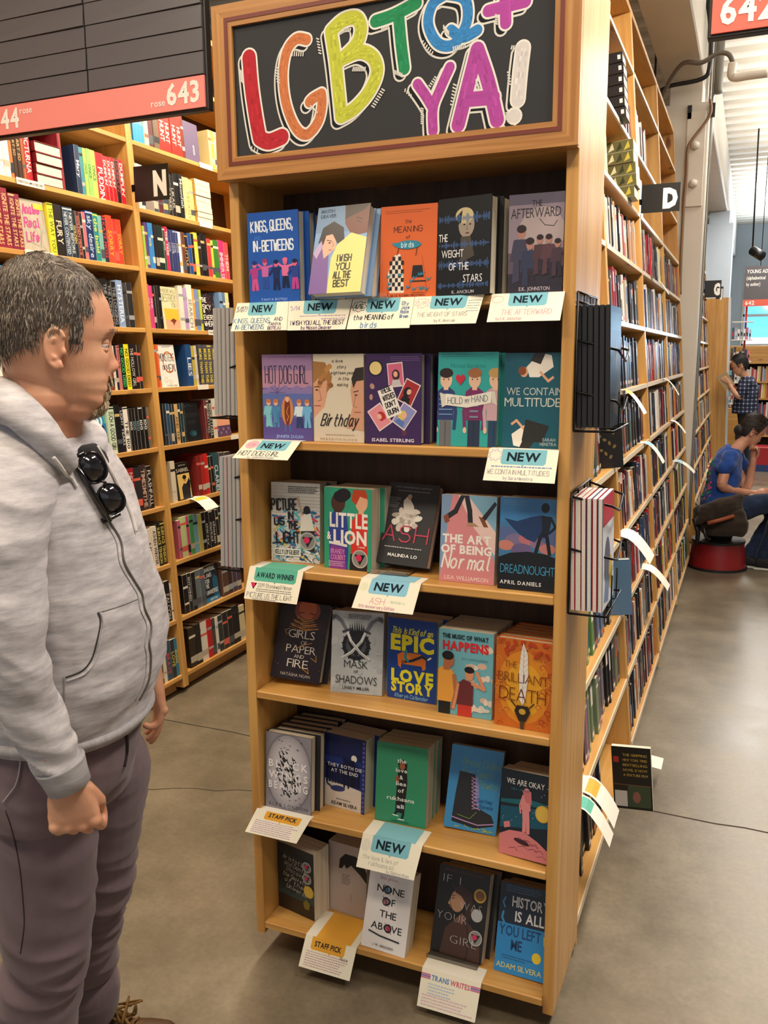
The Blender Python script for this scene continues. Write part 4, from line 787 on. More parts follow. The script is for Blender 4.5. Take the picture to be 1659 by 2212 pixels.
def c_girl(a):
    a.rect(0, 0, 100, 150, '17120f'); a.poly([(18, 0), (24, 44), (40, 62), (56, 70), (70, 60), (92, 44), (96, 0)], '4c3024'); a.ell(42, 94, 14, 19, 'b58a6c'); a.poly([(27, 94), (24, 86), (29, 84)], 'b58a6c'); a.poly([(40, 62), (54, 76), (60, 70), (56, 56)], '7a5440'); a.poly([(34, 116), (48, 124), (68, 112), (74, 84), (66, 62), (58, 70), (60, 92), (48, 104), (36, 108)], '3c2218'); a.line([(30, 118), (42, 108), (50, 112)], 3, '3c2218'); a.ell(33, 97, 2, 1.1, '2a1a14'); a.line([(28, 101), (36, 102)], 1, '2a1a14'); a.ell(30, 82, 2.6, 1.3, '8a4a40'); a.line([(64, 60), (72, 30), (70, 0)], 1.6, '0e0a08')
    seal(a, 84, 112, 12, True); a.ell(84, 112, 9, 9, '8a5a2c'); seal(a, 82, 78, 11); a.ell(82, 78, 9.4, 9.4, 'b9bcc0'); seal(a, 84, 40, 13)
    a.text('MEREDITH RUSSO', 50, 142, 4, '8a4a3c', w=74, align='c', bold=-.01, sp=.3)
    for t, x, y, w in (('IF I', 10, 122, 34), ('WAS', 48, 82, 42), ('YOUR', 6, 58, 58), ('GIRL', 36, 22, 52)): a.text(t, x, y, 14, 'dcdcdc', w=w, bold=-.03, sp=.2)
def c_hist(a):
    a.rect(0, 0, 100, 150, '162438'); a.rect(0, 0, 100, 82, '2d8ad0'); a.scrib(12, 144, 90, 3, 4, 1.8, '4a6a8c', 5)
    a.line([(12, 124), (8, 116), (12, 108)], 3, '3a90c8'); a.line([(10, 100), (8, 90), (13, 82)], 4, '3a90c8'); a.text('HISTORY', 26, 112, 17, 'e4e8ec', w=74, bold=.02); a.text('IS ALL', 34, 88, 17, 'e4e8ec', w=58, bold=.02); a.text('YOU LEFT', 4, 62, 17, '16487c', w=84, bold=.02); a.text('ME', 30, 40, 17, '123a68', w=22, bold=.02)
    a.ell(82, 36, 9, 9, 'e8cc2c'); a.poly([(94, 60), (100, 56), (100, 76), (93, 74)], 'd8cc60'); a.scrib(14, 28, 74, 2, 4, 1.4, '1a4a7c'); a.text('ADAM SILVERA', 4, 8, 9, 'e8d860', w=90, bold=.0)
COVERS = {  # name: draw, cover colour, hard?, thickness, copies behind, label, spine colour
 'kings': (c_kings, '1c56b0', 1, .032, 2, 'blue hardcover with dancing figures at the left end of the top shelf'),
 'wish': (c_wish, '7fa2cc', 1, .030, 2, 'hardcover with two boys and a yellow jacket tipped back on a clear stand'),
 'birds': (c_birds, 'd9652c', 1, .03, 1, 'orange hardcover with two figures sharing a blue bird cloud'),
 'weight': (c_weight, '0e1014', 1, .034, 2, 'black hardcover with a pale short-haired face and blue sound waves'),
 'afterward': (c_afterward, '4a4456', 1, .034, 1, 'grey violet hardcover with robed warriors at the right end of the top shelf'),
 'hotdog': (c_hotdog, '6b5a9c', 0, .025, 2, 'violet book with a girl in a hot dog costume'),
 'birthday': (c_birthday, 'd8cdb8', 1, .028, 1, 'cream hardcover with two half faces and black script'),
 'witches': (c_witches, '3a2058', 1, .030, 3, 'dark purple hardcover with four portrait cards'),
 'hold': (c_hold, '2fa6a4', 1, .03, 2, 'turquoise hardcover with three figures behind a ribbon'),
 'multitudes': (c_mult, '0e5568', 1, .034, 1, 'dark teal hardcover with two lying boys, one upside down'),
 'picture': (c_picture, '2a3c50', 0, .045, 2, 'white brick paperback covered in coloured waves and brush lettering'),
 'little': (c_little, '2f9c7c', 0, .05, 1, 'green paperback with a blue and a red figure in profile'),
 'ash': (c_ash, '2b2c30', 1, .032, 0, 'black hardcover with a white flower figure lying back on a stand'),
 'normal': (c_normal, 'd88a90', 0, .04, 1, 'pink and blue paperback with walking legs'),
 'dread': (c_dread, '20344c', 0, .038, 1, 'blue paperback with a caped figure on a dark hill'),
 'girls': (c_girls, '1c1420', 1, .036, 1, 'dark hardcover with a glowing face, leaning at the left of its shelf'),
 'mask': (c_mask, 'b3bac0', 0, .04, 1, 'silver grey paperback with crossed blades over a feathered mask'),
 'epic': (c_epic, '173f8c', 0, .04, 1, 'blue paperback with fat yellow lettering and an orange sofa'),
 'music': (c_music, '6fb4c4', 0, .03, 5, 'sky blue paperback with two boys below clouds'),
 'death': (c_death, 'c96a20', 1, .026, 5, 'orange hardcover with a white feather quill'),
 'wings': (c_wings, '2a2a32', 1, .030, 6, 'pale grey hardcover with a burst of black feathers'),
 'both': (c_both, '1f3278', 0, .05, 2, 'dark blue paperback with two shadows under a moon'),
 'rukhsana': (c_ruk, '35916a', 0, .028, 6, 'green paperback with one tall dark figure'),
 'boot': (c_boot, '3a8ecb', 0, .026, 0, 'sky blue paperback with a black laced boot'),
 'okay': (c_okay, '20303c', 0, .045, 2, 'dark paperback with a pink figure standing on pink rock'),
 'aristotle': (c_arist, '20272c', 0, .07, 1, 'dark paperback with pale script and three round seals on the lowest shelf'),
 'carry': (c_carry, 'b7a79e', 0, .06, 1, 'pale grey paperback with a black tuft of hair'),
 'none': (c_none, 'ece9ea', 0, .05, 0, 'white paperback with crossed-out black capitals leaning back'),
 'girl': (c_girl, '17120f', 0, .035, 1, 'black paperback with a woman in profile on a metal stand'),
 'history': (c_hist, '1e4a78', 0, .035, 1, 'blue and navy paperback with large capitals at the lower right corner'),
}
PLACE = [
('kings',0,.046,.006,-.002,.005,.004,.143,.216),('wish',0,.238,-.045,-.062,.29,.008,.140,.213),('birds',0,.401,.006,-.017,.067,.0,.140,.208),('weight',0,.543,.008,-.19,.034,.0,.134,.213),('afterward',0,.708,.008,-.014,.028,.0,.122,.210),
('hotdog',1,.062,.026,.027,.01,.0,.142,.217),('birthday',1,.209,.026,-.024,.01,.00,.140,.217),('witches',1,.356,.016,.039,.030,.00,.143,.217),('hold',1,.539,.020,.049,.071,.00,.144,.219),('multitudes',1,.697,.027,-.004,.069,.00,.134,.216),
('picture',2,.043,.077,.068,.057,.00,.143,.216),('little',2,.211,.064,-.053,.032,.00,.139,.214),('ash',2,.352,.082,-.04,.375,-.03,.142,.216),('normal',2,.538,.044,-.008,.094,.0,.140,.214),('dread',2,.692,.025,-.006,.082,.0,.138,.219),
('girls',3,.040,.055,.17,.31,-.08,.143,.216),('mask',3,.218,.070,.135,.164,.004,.145,.222),('epic',3,.375,.095,-.039,.054,.00,.140,.219),('music',3,.533,.05,-.012,.054,.00,.143,.220),('death',3,.687,.034,-.056,.047,.00,.143,.221),
('wings',4,.034,.018,.010,.068,.00,.142,.220),('both',4,.180,.092,-.090,.072,.00,.131,.211),('rukhsana',4,.346,.070,.028,.115,.00,.146,.219),('boot',4,.535,.097,.107,.273,-.05,.141,.218),('okay',4,.702,.043,-.17,.185,.06,.133,.215),
('aristotle',5,.030,.080,-.198,.005,.00,.134,.208),('carry',5,.167,.125,-.077,.07,.00,.128,.210),('none',5,.326,.012,-.032,.312,-.01,.131,.212),('girl',5,.511,.060,-.034,.345,.0,.145,.226),('history',5,.690,.058,-.09,.36,.05,.136,.224)]
LIP = {'wish': .012, 'ash': .018, 'girls': .012, 'girl': .006}
SHELFNAME = ['top', 'second', 'third', 'fourth', 'fifth', 'lowest']
for (nm, row, x, y, yaw, lean, roll, w, h) in PLACE:
    fn, col, hard, t, nb, lab = COVERS[nm]; lift = LIP.get(nm, 0)
    yaw2 = yaw
    mt = Matrix.Translation((x, y, ZS[row] + lift + .0006)) @ Matrix.Rotation(yaw2, 4, 'Z') @ Matrix.Rotation(-lean, 4, 'X') @ Matrix.Rotation(-roll, 4, 'Y')
    if roll: mt = Matrix.Translation((0, 0, w * abs(math.sin(roll)) if roll < 0 else 0)) @ mt
    b = book(w, h, t, col, bool(hard), lab, 'face-out books in the display case', mt)
    a = Art(); a.clip = (0, 0, 100, 150); fn(a); a.place(100, 150, w, h, 'cover_print', b)
    spine_print(b, t, h, '', bands=((.02, .06, 'd8d0c0'), (.9, .94, 'd8d0c0')))
    # further copies of the same title stand behind the front one
    avail = (.222 - max(y, 0)) * math.cos(lean) - h * math.sin(lean) - t
    nb = min(nb, max(0, int(avail / (t + .001))))
    for k in range(nb):
        off = (k + 1) * (t + .0008)
        m2 = mt @ Matrix.Translation((.012 * (1 if k % 2 == 0 else .4) * (0 if nm in ('music', 'death', 'rukhsana') else 1) + (.002 * k), off, 0))
        c = book(w, h, t, col, bool(hard), 'copy behind the %s' % lab.split(',')[0].replace('on a', 'with').split(' at the ')[0], None, m2)
        c['label'] = '%s copy behind the %s' % (['first', 'second', 'third', 'fourth', 'fifth', 'sixth'][k], ' '.join(lab.replace(',', '').split()[:9])); c['group'] = 'copies standing behind the face-out books'
# clear and wire stands
CLEAR = plain('clear_acrylic', 'ffffff', .06, trans=1)
def stand(x, y, z, w, mat, label):
    m = M(); m.box(x, y, z + .0005, x + w, y + .07, z + .004); m.box(x, y - .001, z + .004, x + w, y + .003, z + .010); o = m.obj('book_stand', mat); tag(o, label, 'stand'); return o
def bookstand(x, y, z, w, mat, label):
    o = thing('book_stand', label, 'stand', (x, y, z)); m = M(); m.box(0, 0, .0004, w, .06, .004, bev=.001); m.obj('base_plate', mat, o)
    m = M(); m.box(0, -.001, .004, w, .003, .012); m.obj('lip', mat, o); return o
bookstand(.32, -.016, ZS[0], .11, CLEAR, 'small clear stand under the book with the yellow jacket')
bookstand(.345, .04, ZS[2], .11, CLEAR, 'small clear stand under the black book with the white flower')
bookstand(.51, .035, ZS[5], .14, plain('grey_metal', '8a8680', .35, metal=.8), 'thin metal stand under the black book with the profile')
# ------------------------------------------------------------------ paper shelf cards folded over the shelf edges
def sheet_mtx(p, ex, ey):
    ex = Vector(ex).normalized(); ey = Vector(ey); ey = (ey - ex * ey.dot(ex)).normalized(); ez = ex.cross(ey)
    m = Matrix.Identity(4)
    for i in range(3): m[i][0] = ex[i]; m[i][1] = ey[i]; m[i][2] = ez[i]; m[i][3] = p[i]
    return m
CARD = attr_mat('shelf_card', .8, .15)
def card(row, x0, x1, xb0, xb1, drop, flare, draw, label, zt=None, top=.03, W_=100, H_=50, bandcol=None, front=-.0045):
    """front face hangs from the shelf edge, top flap lies on the shelf"""
    z = (ZS[row] if row is not None else zt) + .001
    r = thing('shelf_card', label, 'card', ((x0 + x1) / 2, front, z), 'paper cards on the display shelves')
    A = Art(); A.rect(0, 0, W_, H_, 'f1ecd8'); draw(A)
    V = []
    for (u, v, L) in A.m.v:
        u /= W_; v /= H_; s = 1 - v
        px = (x0 + (x1 - x0) * u) * (1 - s) + (xb0 + (xb1 - xb0) * u) * s
        cur = flare * s; n = L * 5e-5
        V.append((px - r.location.x, -cur - n, -drop * s))
    A.m.v = V; A.m.obj('printed_face', CARD, r)
    # back side and flap
    m = M(); n = 6; P = []
    for i in range(n + 1):
        s = i / n; P.append((x0 * (1 - s) + xb0 * s - r.location.x, -flare * s + .0006, -drop * s)); P.append((x1 * (1 - s) + xb1 * s - r.location.x, -flare * s + .0006, -drop * s))
    m.raw(P, [(2 * i, 2 * i + 1, 2 * i + 3, 2 * i + 2) for i in range(n)])
    m.raw([(x0 - r.location.x, 0, .0), (x1 - r.location.x, 0, .0), (x1 - r.location.x, -front + top, .0001), (x0 - r.location.x, -front + top, .0001)], [(0, 1, 2, 3)])
    m.obj('paper', PAPER, r)
    if bandcol:
        m = M(); k = .20; xa = x0 + (x1 - x0) * k - r.location.x; xb = x0 + (x1 - x0) * .88 - r.location.x
        m.raw([(xa, 0, .0004), (xb, 0, .0004), (xb, -front + top, .0006), (xa, -front + top, .0006)], [(0, 1, 2, 3)]); m.obj('colour_band', plain('band_' + bandcol, bandcol, .7), r)
    return r
def newband(a, word='NEW', col='7fbccb', x0=25, x1=78, y=27, fs=12, w=None, top=50):
    a.poly([(x0, top), (x0, y + 3), (x0 + 3, y), (x1 - 3, y), (x1, y + 3), (x1, top)], col); a.poly([(50, y), (52, y - 3), (54, y)], col)
    a.text(word, (x0 + x1) / 2, y + 6, fs, '1c2a34', w=w or (x1 - x0) * .74, align='c', bold=.035)
def d1(a): newband(a); a.hand('5/07!', 2, 34, 9, '3a2a5c', w=20, lw=1, shear=.2); a.hand('KINGS, QUEENS,', 2, 14, 8, '4a80a8', w=70, lw=.9); a.hand('AND', 76, 17, 6, '3a2a5c', w=16); a.hand('IN-BETWEENS', 6, 3, 8, '4a80a8', w=54, lw=.9); a.hand('TANYA', 66, 9, 5, '5a3070', w=24, lw=.8); a.hand('BOTEJU', 66, 2, 5, '5a3070', w=24, lw=.8)
def d2(a): newband(a); a.hand('5/14', 4, 34, 7, 'a078b0', w=16, lw=.8); a.scrib(20, 23, 96, 1, 4, 1.4, 'b090c0'); a.scrib(56, 18, 96, 1, 4, 1.4, 'b090c0'); a.hand('I WISH YOU ALL THE BEST', 4, 9, 7, '3a2050', w=92, lw=.9); a.hand('by Mason Deaver', 24, 1.5, 5.5, '5a3070', w=54, lw=.8)
def d3(a): newband(a); a.hand('4/16', 6, 33, 8, '14141c', w=15, lw=1); a.line([(13 + 11 * math.cos(t) * (1 + .12 * math.cos(8 * t)), 37 + 8 * math.sin(t) * (1 + .12 * math.cos(8 * t))) for t in np.linspace(0, 2 * PI, 40)], .8, '14141c'); a.hand('the MEANING of', 8, 15, 8, '1c2430', w=66, lw=1); a.hand('birds', 22, 2, 9, '3a7ab0', w=28, lw=1); [a.hand(t, 82, 38 - 7 * i, 5, '3a6aa0', w=14, lw=.7) for i, t in enumerate(('By', 'Jaye', 'Robin', 'Brown'))]
def d4(a): newband(a); a.hand('3/19', 6, 34, 7, 'd0a8b0', w=14, lw=.7); a.line([(13 + 10 * math.cos(t) * (1 + .2 * math.cos(9 * t)), 38 + 8 * math.sin(t) * (1 + .2 * math.cos(9 * t))) for t in np.linspace(0, 2 * PI, 40)], .7, 'd0b8c0'); a.hand('THE WEIGHT OF STARS', 8, 14, 7, 'b8b4b0', w=76, lw=.8); a.hand('by K. Ancrum', 36, 4, 5, 'a8a4a8', w=32, lw=.7); a.scrib(80, 40, 98, 5, 4.5, 1, '9ab0c8')
def d5(a): newband(a); a.hand('THE AFTERWARD', 18, 12, 9, 'd8a0a8', w=70, lw=.9); a.hand('by E.K. Johnston', 12, 3, 5, 'c09aa4', w=36, lw=.7); a.line([(10 + 8 * math.cos(t), 40 + 6 * math.sin(t)) for t in np.linspace(0, 2 * PI, 20)], .6, 'e0b0b8')
def d6(a): newband(a, x0=28, x1=84, y=24, fs=13); a.ell(16, 38, 12, 11, 'eeb8c0'); a.hand('1/30', 9, 34, 7, 'c86a80', w=14, lw=.7); a.hand('HOT DOG GIRL', 5, 9, 12, '2c3440', w=76, lw=1.1); a.hand('by JENNIFER DUGAN', 26, 2, 4.5, '8a90a0', w=48, lw=.6)
def d7(a): newband(a, x0=20, x1=84, y=26, fs=13); a.line([(11 + 9 * math.cos(t) * (1 + .2 * math.cos(9 * t)), 40 + 8 * math.sin(t) * (1 + .2 * math.cos(9 * t))) for t in np.linspace(0, 2 * PI, 40)], .7, 'b8a0c0'); a.scrib(8, 22, 96, 1, 4, 1.6, '6a80b8'); a.hand('WE CONTAIN MULTITUDES', 4, 11, 7, 'a8a4a0', w=88, lw=.8); a.hand('by Sara Henstra', 28, 3, 4.5, 'a0a0b0', w=42, lw=.6)
def d8(a): newband(a, 'AWARD WINNER', '5fb39c', 12, 90, 29, 8, w=70); a.poly([(8, 26), (20, 26), (14, 16)], '1a1a1e'); a.ell(13, 23, 3.4, 3.4, 'd82c60'); a.hand('2019 Stonewall Honor', 22, 20, 6, '5a5a64', w=66, lw=.6); a.scrib(20, 16.5, 88, 2, 3, 1.1, '6a6a70'); a.hand('PICTURE US THE LIGHT', 4, 4, 7, '8a8a88', w=86, lw=.7); a.scrib(16, 1.5, 60, 1, 4, 1, '8a8a90')
def d9(a): newband(a, x0=18, x1=82, y=26, fs=13, col='8cc4dc'); a.ell(9, 36, 7, 7, 'e4e4c8'); a.hand('ASH', 26, 10, 10, 'd8889c', w=26, lw=.8); a.hand('Malinda Lo', 60, 14, 4, 'a8c8a8', w=24, lw=.5); a.hand('15th Anniversary Edition', 10, 3, 4.5, 'c07aa0', w=60, lw=.6)
def d10(a): newband(a, 'STAFF PICK', 'e5a83c', 20, 86, 33, 8, w=52); a.scrib(8, 28, 92, 7, 4, 1.5, 'b894c0', 6)
def d11(a): newband(a, x0=18, x1=82, y=26, fs=13); a.ell(9, 34, 8, 9, 'e4e0d0'); a.hand('the love & lies of', 8, 15, 6, 'a8a8a0', w=62, lw=.6); a.hand('rukhsana ali', 20, 7, 6, 'a8a8a0', w=44, lw=.6); a.hand('by Sabina Khan', 52, 1.5, 4, '9a9aa0', w=40, lw=.5)
def d12(a): newband(a, 'STAFF PICK', 'e5a83c', 14, 80, 30, 8, w=52); a.scrib(8, 26, 92, 7, 3.6, 1.4, 'c098a8', 7); a.hand('Rosie', 74, 26, 4.5, '3a3a48', w=16, lw=.6)
def d13(a):
    for i, c in enumerate(('c87890', '8a70b8', 'c87890')): a.rect(0, 37 + i * 2.4, 16, 39 + i * 2.4, c); a.rect(84, 37 + i * 2.4, 100, 39 + i * 2.4, c)
    a.text('TRANS', 18, 37, 6.5, '5a8cc0', w=30, bold=.03); a.text('WRITES', 50, 37, 6.5, 'd06a7c', w=33, bold=.03); a.scrib(14, 31, 60, 4, 4, 1.6, 'b8c8e0', 4); a.scrib(6, 16, 94, 4, 4, 1.5, 'dcb8cc', 5)
BL = '7fbccb'
card(0, .015, .162, .012, .172, .070, .03, d1, 'NEW card dated 5/07 at the left end of the top shelf')
card(0, .163, .335, .173, .329, .071, .03, d2, 'NEW card under the book with the yellow jacket')
card(0, .337, .493, .332, .491, .071, .03, d3, 'NEW card marked 4/16 under the orange book')
card(0, .494, .659, .493, .649, .064, .03, d4, 'NEW card with pale writing under the black sound-wave book')
card(0, .677, .839, .674, .836, .062, .03, d5, 'NEW card with pink writing at the right end of the top shelf')
card(1, .032, .186, .004, .166, .044, .034, d6, 'NEW card at the left end of the second shelf')
card(1, .676, .836, .670, .834, .070, .03, d7, 'NEW card under the dark teal book at the right', top=.022)
card(2, .024, .185, .021, .179, .080, .03, d8, 'green AWARD WINNER card on the third shelf', top=.06, bandcol='5fb39c')
card(2, .350, .509, .337, .500, .070, .035, d9, 'NEW card under the black book with the white flower', top=.05, bandcol='8cc4dc')
card(4, .018, .186, -.001, .161, .055, .035, d10, 'orange STAFF PICK card under the black feather book', top=.018)
card(4, .345, .513, .339, .502, .080, .035, d11, 'NEW card under the green paperback', top=.066, bandcol='7fbccb')
card(5, .165, .321, .157, .314, .078, .035, d12, 'orange STAFF PICK card on the lowest shelf', top=.11, bandcol='e5a83c')
card(5, .513, .675, .510, .669, .090, .035, d13, 'white TRANS WRITES card hanging from the lowest shelf', top=.05)
# ------------------------------------------------------------------ books in the two runs
PAL = [('black', '17161a'), ('charcoal', '3a3a40'), ('grey', '84848a'), ('white', 'e6e2da'), ('cream', 'e4d4a8'), ('tan', 'b08c58'), ('brown', '5a3824'), ('dark red', '7a1c20'), ('red', 'c02a2c'), ('orange', 'd8642c'), ('yellow', 'e0c83c'), ('lime green', 'a4c83c'), ('green', '3c8c4c'), ('dark green', '1e4a34'), ('teal', '2a8c8a'), ('light blue', '7ab4dc'), ('blue', '2c68b8'), ('navy', '1a2c58'), ('purple', '5a3880'), ('lilac', 'b09acc'), ('pink', 'e0588c'), ('pale pink', 'e8a8a8')]
def cname(c):
    r = hx(c); return min(PAL, key=lambda p: sum((r[i] ** .45 - hx(p[1])[i] ** .45) ** 2 for i in range(3)))[0]
ORD = ['first', 'second', 'third', 'fourth', 'fifth', 'sixth', 'seventh', 'eighth', 'ninth', 'tenth', 'eleventh', 'twelfth', 'thirteenth', 'fourteenth', 'fifteenth', 'sixteenth', 'seventeenth', 'eighteenth', 'nineteenth', 'twentieth'] 
ORD += ['twenty-' + o for o in ORD[:9]] + ['thirtieth'] + ['thirty-' + o for o in ORD[:9]] + ['fortieth'] + ['forty-' + o for o in ORD[:9]]
def y_at(F, lx, s, px):
    P0 = F @ Vector((lx, 0, s)); k = (px - 829.5) / FPX; d = P0 - CAM
    return (k * d.dot(f_) - d.dot(r_)) / (r_[1] - k * f_[1])
SP = lambda F, y, s, w=0, back=.014: F @ Matrix.Translation((-back, y, s + .0006)) @ Matrix.Rotation(PI, 4, 'Z')
def spine_book(F, y0, y1, s, col, h=.215, hard=False, label='', group='', back=.014, d=.14, lean=0, parts=True, name=None):
    t = max(y1 - y0 - .0006, .006)
    mt = F @ Matrix.Translation((-back, y1 - .0003, s + .0006)) @ Matrix.Rotation(PI, 4, 'Z')
    if lean: mt = F @ Matrix.Translation((-back, y1 - .0003, s + .0006)) @ Matrix.Rotation(lean, 4, 'X') @ Matrix.Rotation(PI, 4, 'Z')
    return book(d, h, t, col, hard, label, group, mt, name, parts=parts), t
def face_book(F, y, s, w, h, t, col, hard, label, group, fn=None, lean=.12, back=.06, yaw=0):
    mt = F @ Matrix.Translation((-back, y, s + .0006)) @ Matrix.Rotation(PI / 2 + yaw, 4, 'Z') @ Matrix.Rotation(-lean, 4, 'X')
    b = book(w, h, t, col, hard, label, group, mt)
    if fn: a = Art(); a.clip = (0, 0, 100, 150); fn(a); a.place(100, 150, w, h, 'cover_print', b)
    return b
def flat_stack(F, y, s, n, t, w, h, col, hard, label, group, back=.0, jit=.004, fn=None):
    rr = random.Random(int(y * 1000)); z = s
    for i in range(n):
        mt = F @ Matrix(((0, 0, 1, -back - h + rr.uniform(-jit, jit)), (1, 0, 0, y + rr.uniform(-jit, jit)), (0, 1, 0, z + .0006), (0, 0, 0, 1)))
        nm = ['bottom', 'second', 'third', 'fourth', 'fifth', 'sixth', 'seventh', 'eighth'][i] if i < n - 1 else 'top'
        b = book(w, h, t, col, hard, '%s book of the %s' % (nm, label), group, mt)
        if fn:
            a = Art(); fn(a, h, t)
            V = []
            for (u, v, L) in a.m.v: V.append((-L * a.EPS - 2e-4, t * v, h * u))
            a.m.v = V; a.m.obj('spine_print', INK, b)
        z += t + .0008
def c_real(a):
    a.rect(0, 0, 100, 150, 'b4ae9e'); rr = random.Random(3)
    for i in range(20): a.line([(rr.uniform(0, 100), rr.uniform(0, 150)), (rr.uniform(0, 100), rr.uniform(0, 150))], .5, '8c8878')
    for t, y, w in (('Analee', 108, 70), ('Real', 70, 60), ('Life', 30, 54)): a.hand(t, 14, y, 26, 'e0408c', w=w, lw=4, rot=.08, shear=.15)
    a.rect(58, 126, 98, 142, 'e0d040')
def c_phoebe(a):
    a.rect(0, 0, 100, 150, 'ded6ae'); a.rect(14, 0, 100, 74, 'e8b83c'); a.rect(14, 0, 100, 34, 'e8a488'); a.poly([(40, 30), (60, 40), (80, 34), (68, 24), (60, 14), (54, 26)], '7a3c20')
    a.hand('PHOEBE WILL', 4, 130, 12, '4a4a34', w=92, lw=1.2); a.hand('DESTROY', 6, 98, 26, '4a4a34', w=88, lw=1.6); a.hand('YOU', 60, 80, 14, '4a4a34', w=30, lw=1.2)
def c_sky(a):
    a.rect(0, 0, 100, 150, '241c28'); rr = random.Random(5)
    for i in range(70): x, y = rr.uniform(0, 95), rr.uniform(0, 145); a.line([(x, y), (x + 5, y + 4)], 1, rr.choice(['c8a860', 'c86a5c', '8ab0c8']))
    for t, y, w in (('THE', 116, 36), ('SKY', 88, 66), ('IS', 74, 16), ('EVERY', 46, 80), ('WHERE', 20, 80)): a.hand(t, 8, y, 9 if t in ('IS',) else 18, 'f0ece4', w=w, lw=3)
def c_men(a):
    a.rect(0, 0, 100, 150, 'eceae6'); a.line([(56 + 30 * math.cos(t), 88 + 36 * math.sin(t)) for t in np.linspace(.3, 6.1, 26)], 5, 'd8742c'); a.line([(30 + 9 * math.cos(t), 26 + 9 * math.sin(t)) for t in np.linspace(0, 6.28, 14)], 1.4, 'd8a070'); a.line([(54 + 7 * math.cos(t), 18 + 7 * math.sin(t)) for t in np.linspace(0, 6.28, 14)], 1.4, 'd87a70')
    a.hand('MONSTERS', 8, 92, 26, '1a1a1a', w=86, lw=2); a.hand('OF', 18, 62, 14, '1a1a1a', w=20, lw=2); a.hand('MEN', 40, 54, 26, '1a1a1a', w=54, lw=2.2); a.text('PATRICK NESS', 30, 3, 5, '3a5a8c', w=60); a.scrib(30, 144, 80, 2, 4, 1.4, '6a8ab0')
def c_rosa(a):
    a.rect(0, 0, 100, 150, '2a7cb4'); a.rect(0, 100, 100, 150, '5cb49c')
    for i in range(8): a.ell(70 - i * 6, 110 - i * 1.5, 24 - i * 2, 24 - i * 2, ['2a8ac4', 'd8ecf0', '3a94c8', 'e8f4f4', '4aa4cc', '2a7cb4', '9cd0dc', '2a7cb4'][i])
    for i in range(7): a.line([(0, 8 + i * 10), (30, 12 + i * 10), (60, 6 + i * 10), (98, 10 + i * 10)], 1.2, '1c5c94')
    a.hand("DON'T", 8, 98, 12, 'f0c8c0', w=34, lw=1.8); a.hand('DATE', 36, 84, 12, 'f0c8c0', w=30, lw=1.8); a.hand('Rosa', 10, 52, 22, 'e8b03c', w=56, lw=3.4, shear=.2); a.hand('Santos', 26, 24, 18, 'e8b03c', w=60, lw=3, shear=.2)
    a.poly([(78, 20), (82, 70), (92, 74), (98, 22)], 'e8b82c'); a.ell(84, 86, 6, 9, '2a1a18'); a.line([(86, 20), (88, 2)], 4, 'c07850')
def c_heart(a):
    a.rect(0, 0, 100, 150, '15181c'); a.text("DECEIVER'S", 50, 92, 15, '3c3a3c', w=84, align='c', bold=-.02); a.text('HEART', 50, 66, 14, '3c3a3c', w=56, align='c', bold=-.02); a.ell(46, 30, 22, 12, '1c3a48'); a.ell(54, 28, 14, 9, '2a5464'); a.line([(10, 130), (40, 140), (60, 132), (90, 142)], 1.4, '3a4a50')
def c_sabriel(a):
    a.rect(0, 0, 100, 150, '14110f'); a.text('SABRIEL', 50, 112, 15, 'd8d0c0', w=86, align='c', bold=-.01); a.text('GARTH NIX', 50, 136, 6, 'c8c0b0', w=52, align='c', bold=-.01); a.rect(8, 4, 92, 104, 'd8b86a'); a.poly([(30, 4), (30, 50), (46, 66), (70, 60), (86, 40), (84, 4)], '26242c'); a.ell(56, 82, 9, 11, 'b07850'); a.ell(56, 90, 13, 9, '17120f'); a.poly([(60, 60), (86, 84), (92, 70), (88, 40)], '17161c')
def c_verse(a):
    a.rect(0, 0, 100, 150, '232e38'); a.poly([(60, 20), (60, 90), (74, 110), (98, 90), (98, 20)], '2a5a78'); [a.hand(t, 10, y, 15, 'd0d4d8', w=w, lw=2.6) for t, y, w in (('UNIVERSAL', 128, 80), ("LAWS", 104, 50), ('FOR', 80, 30), ('THE', 60, 24), ('UNIVERSE', 34, 84))]; a.rect(0, 0, 100, 20, '2a78a8'); a.text('NEWTON', 30, 6, 9, 'd8e4ec', w=50)
def c_peach(a):
    a.rect(0, 0, 100, 150, 'e0a080'); a.ell(40, 110, 26, 34, 'ecb898'); a.ell(28, 120, 5, 2, '4a3030'); a.rect(0, 0, 100, 44, '5a4058'); [a.ell(12 + i * 18, 30 - (i % 2) * 14, 7, 6, '8a6a9c') for i in range(6)]; a.line([(24, 84), (46, 82)], 3, 'c06060')
GA, GB = 'spine-out books behind the man', 'spine-out books under the letter N sign'
K = 'f'
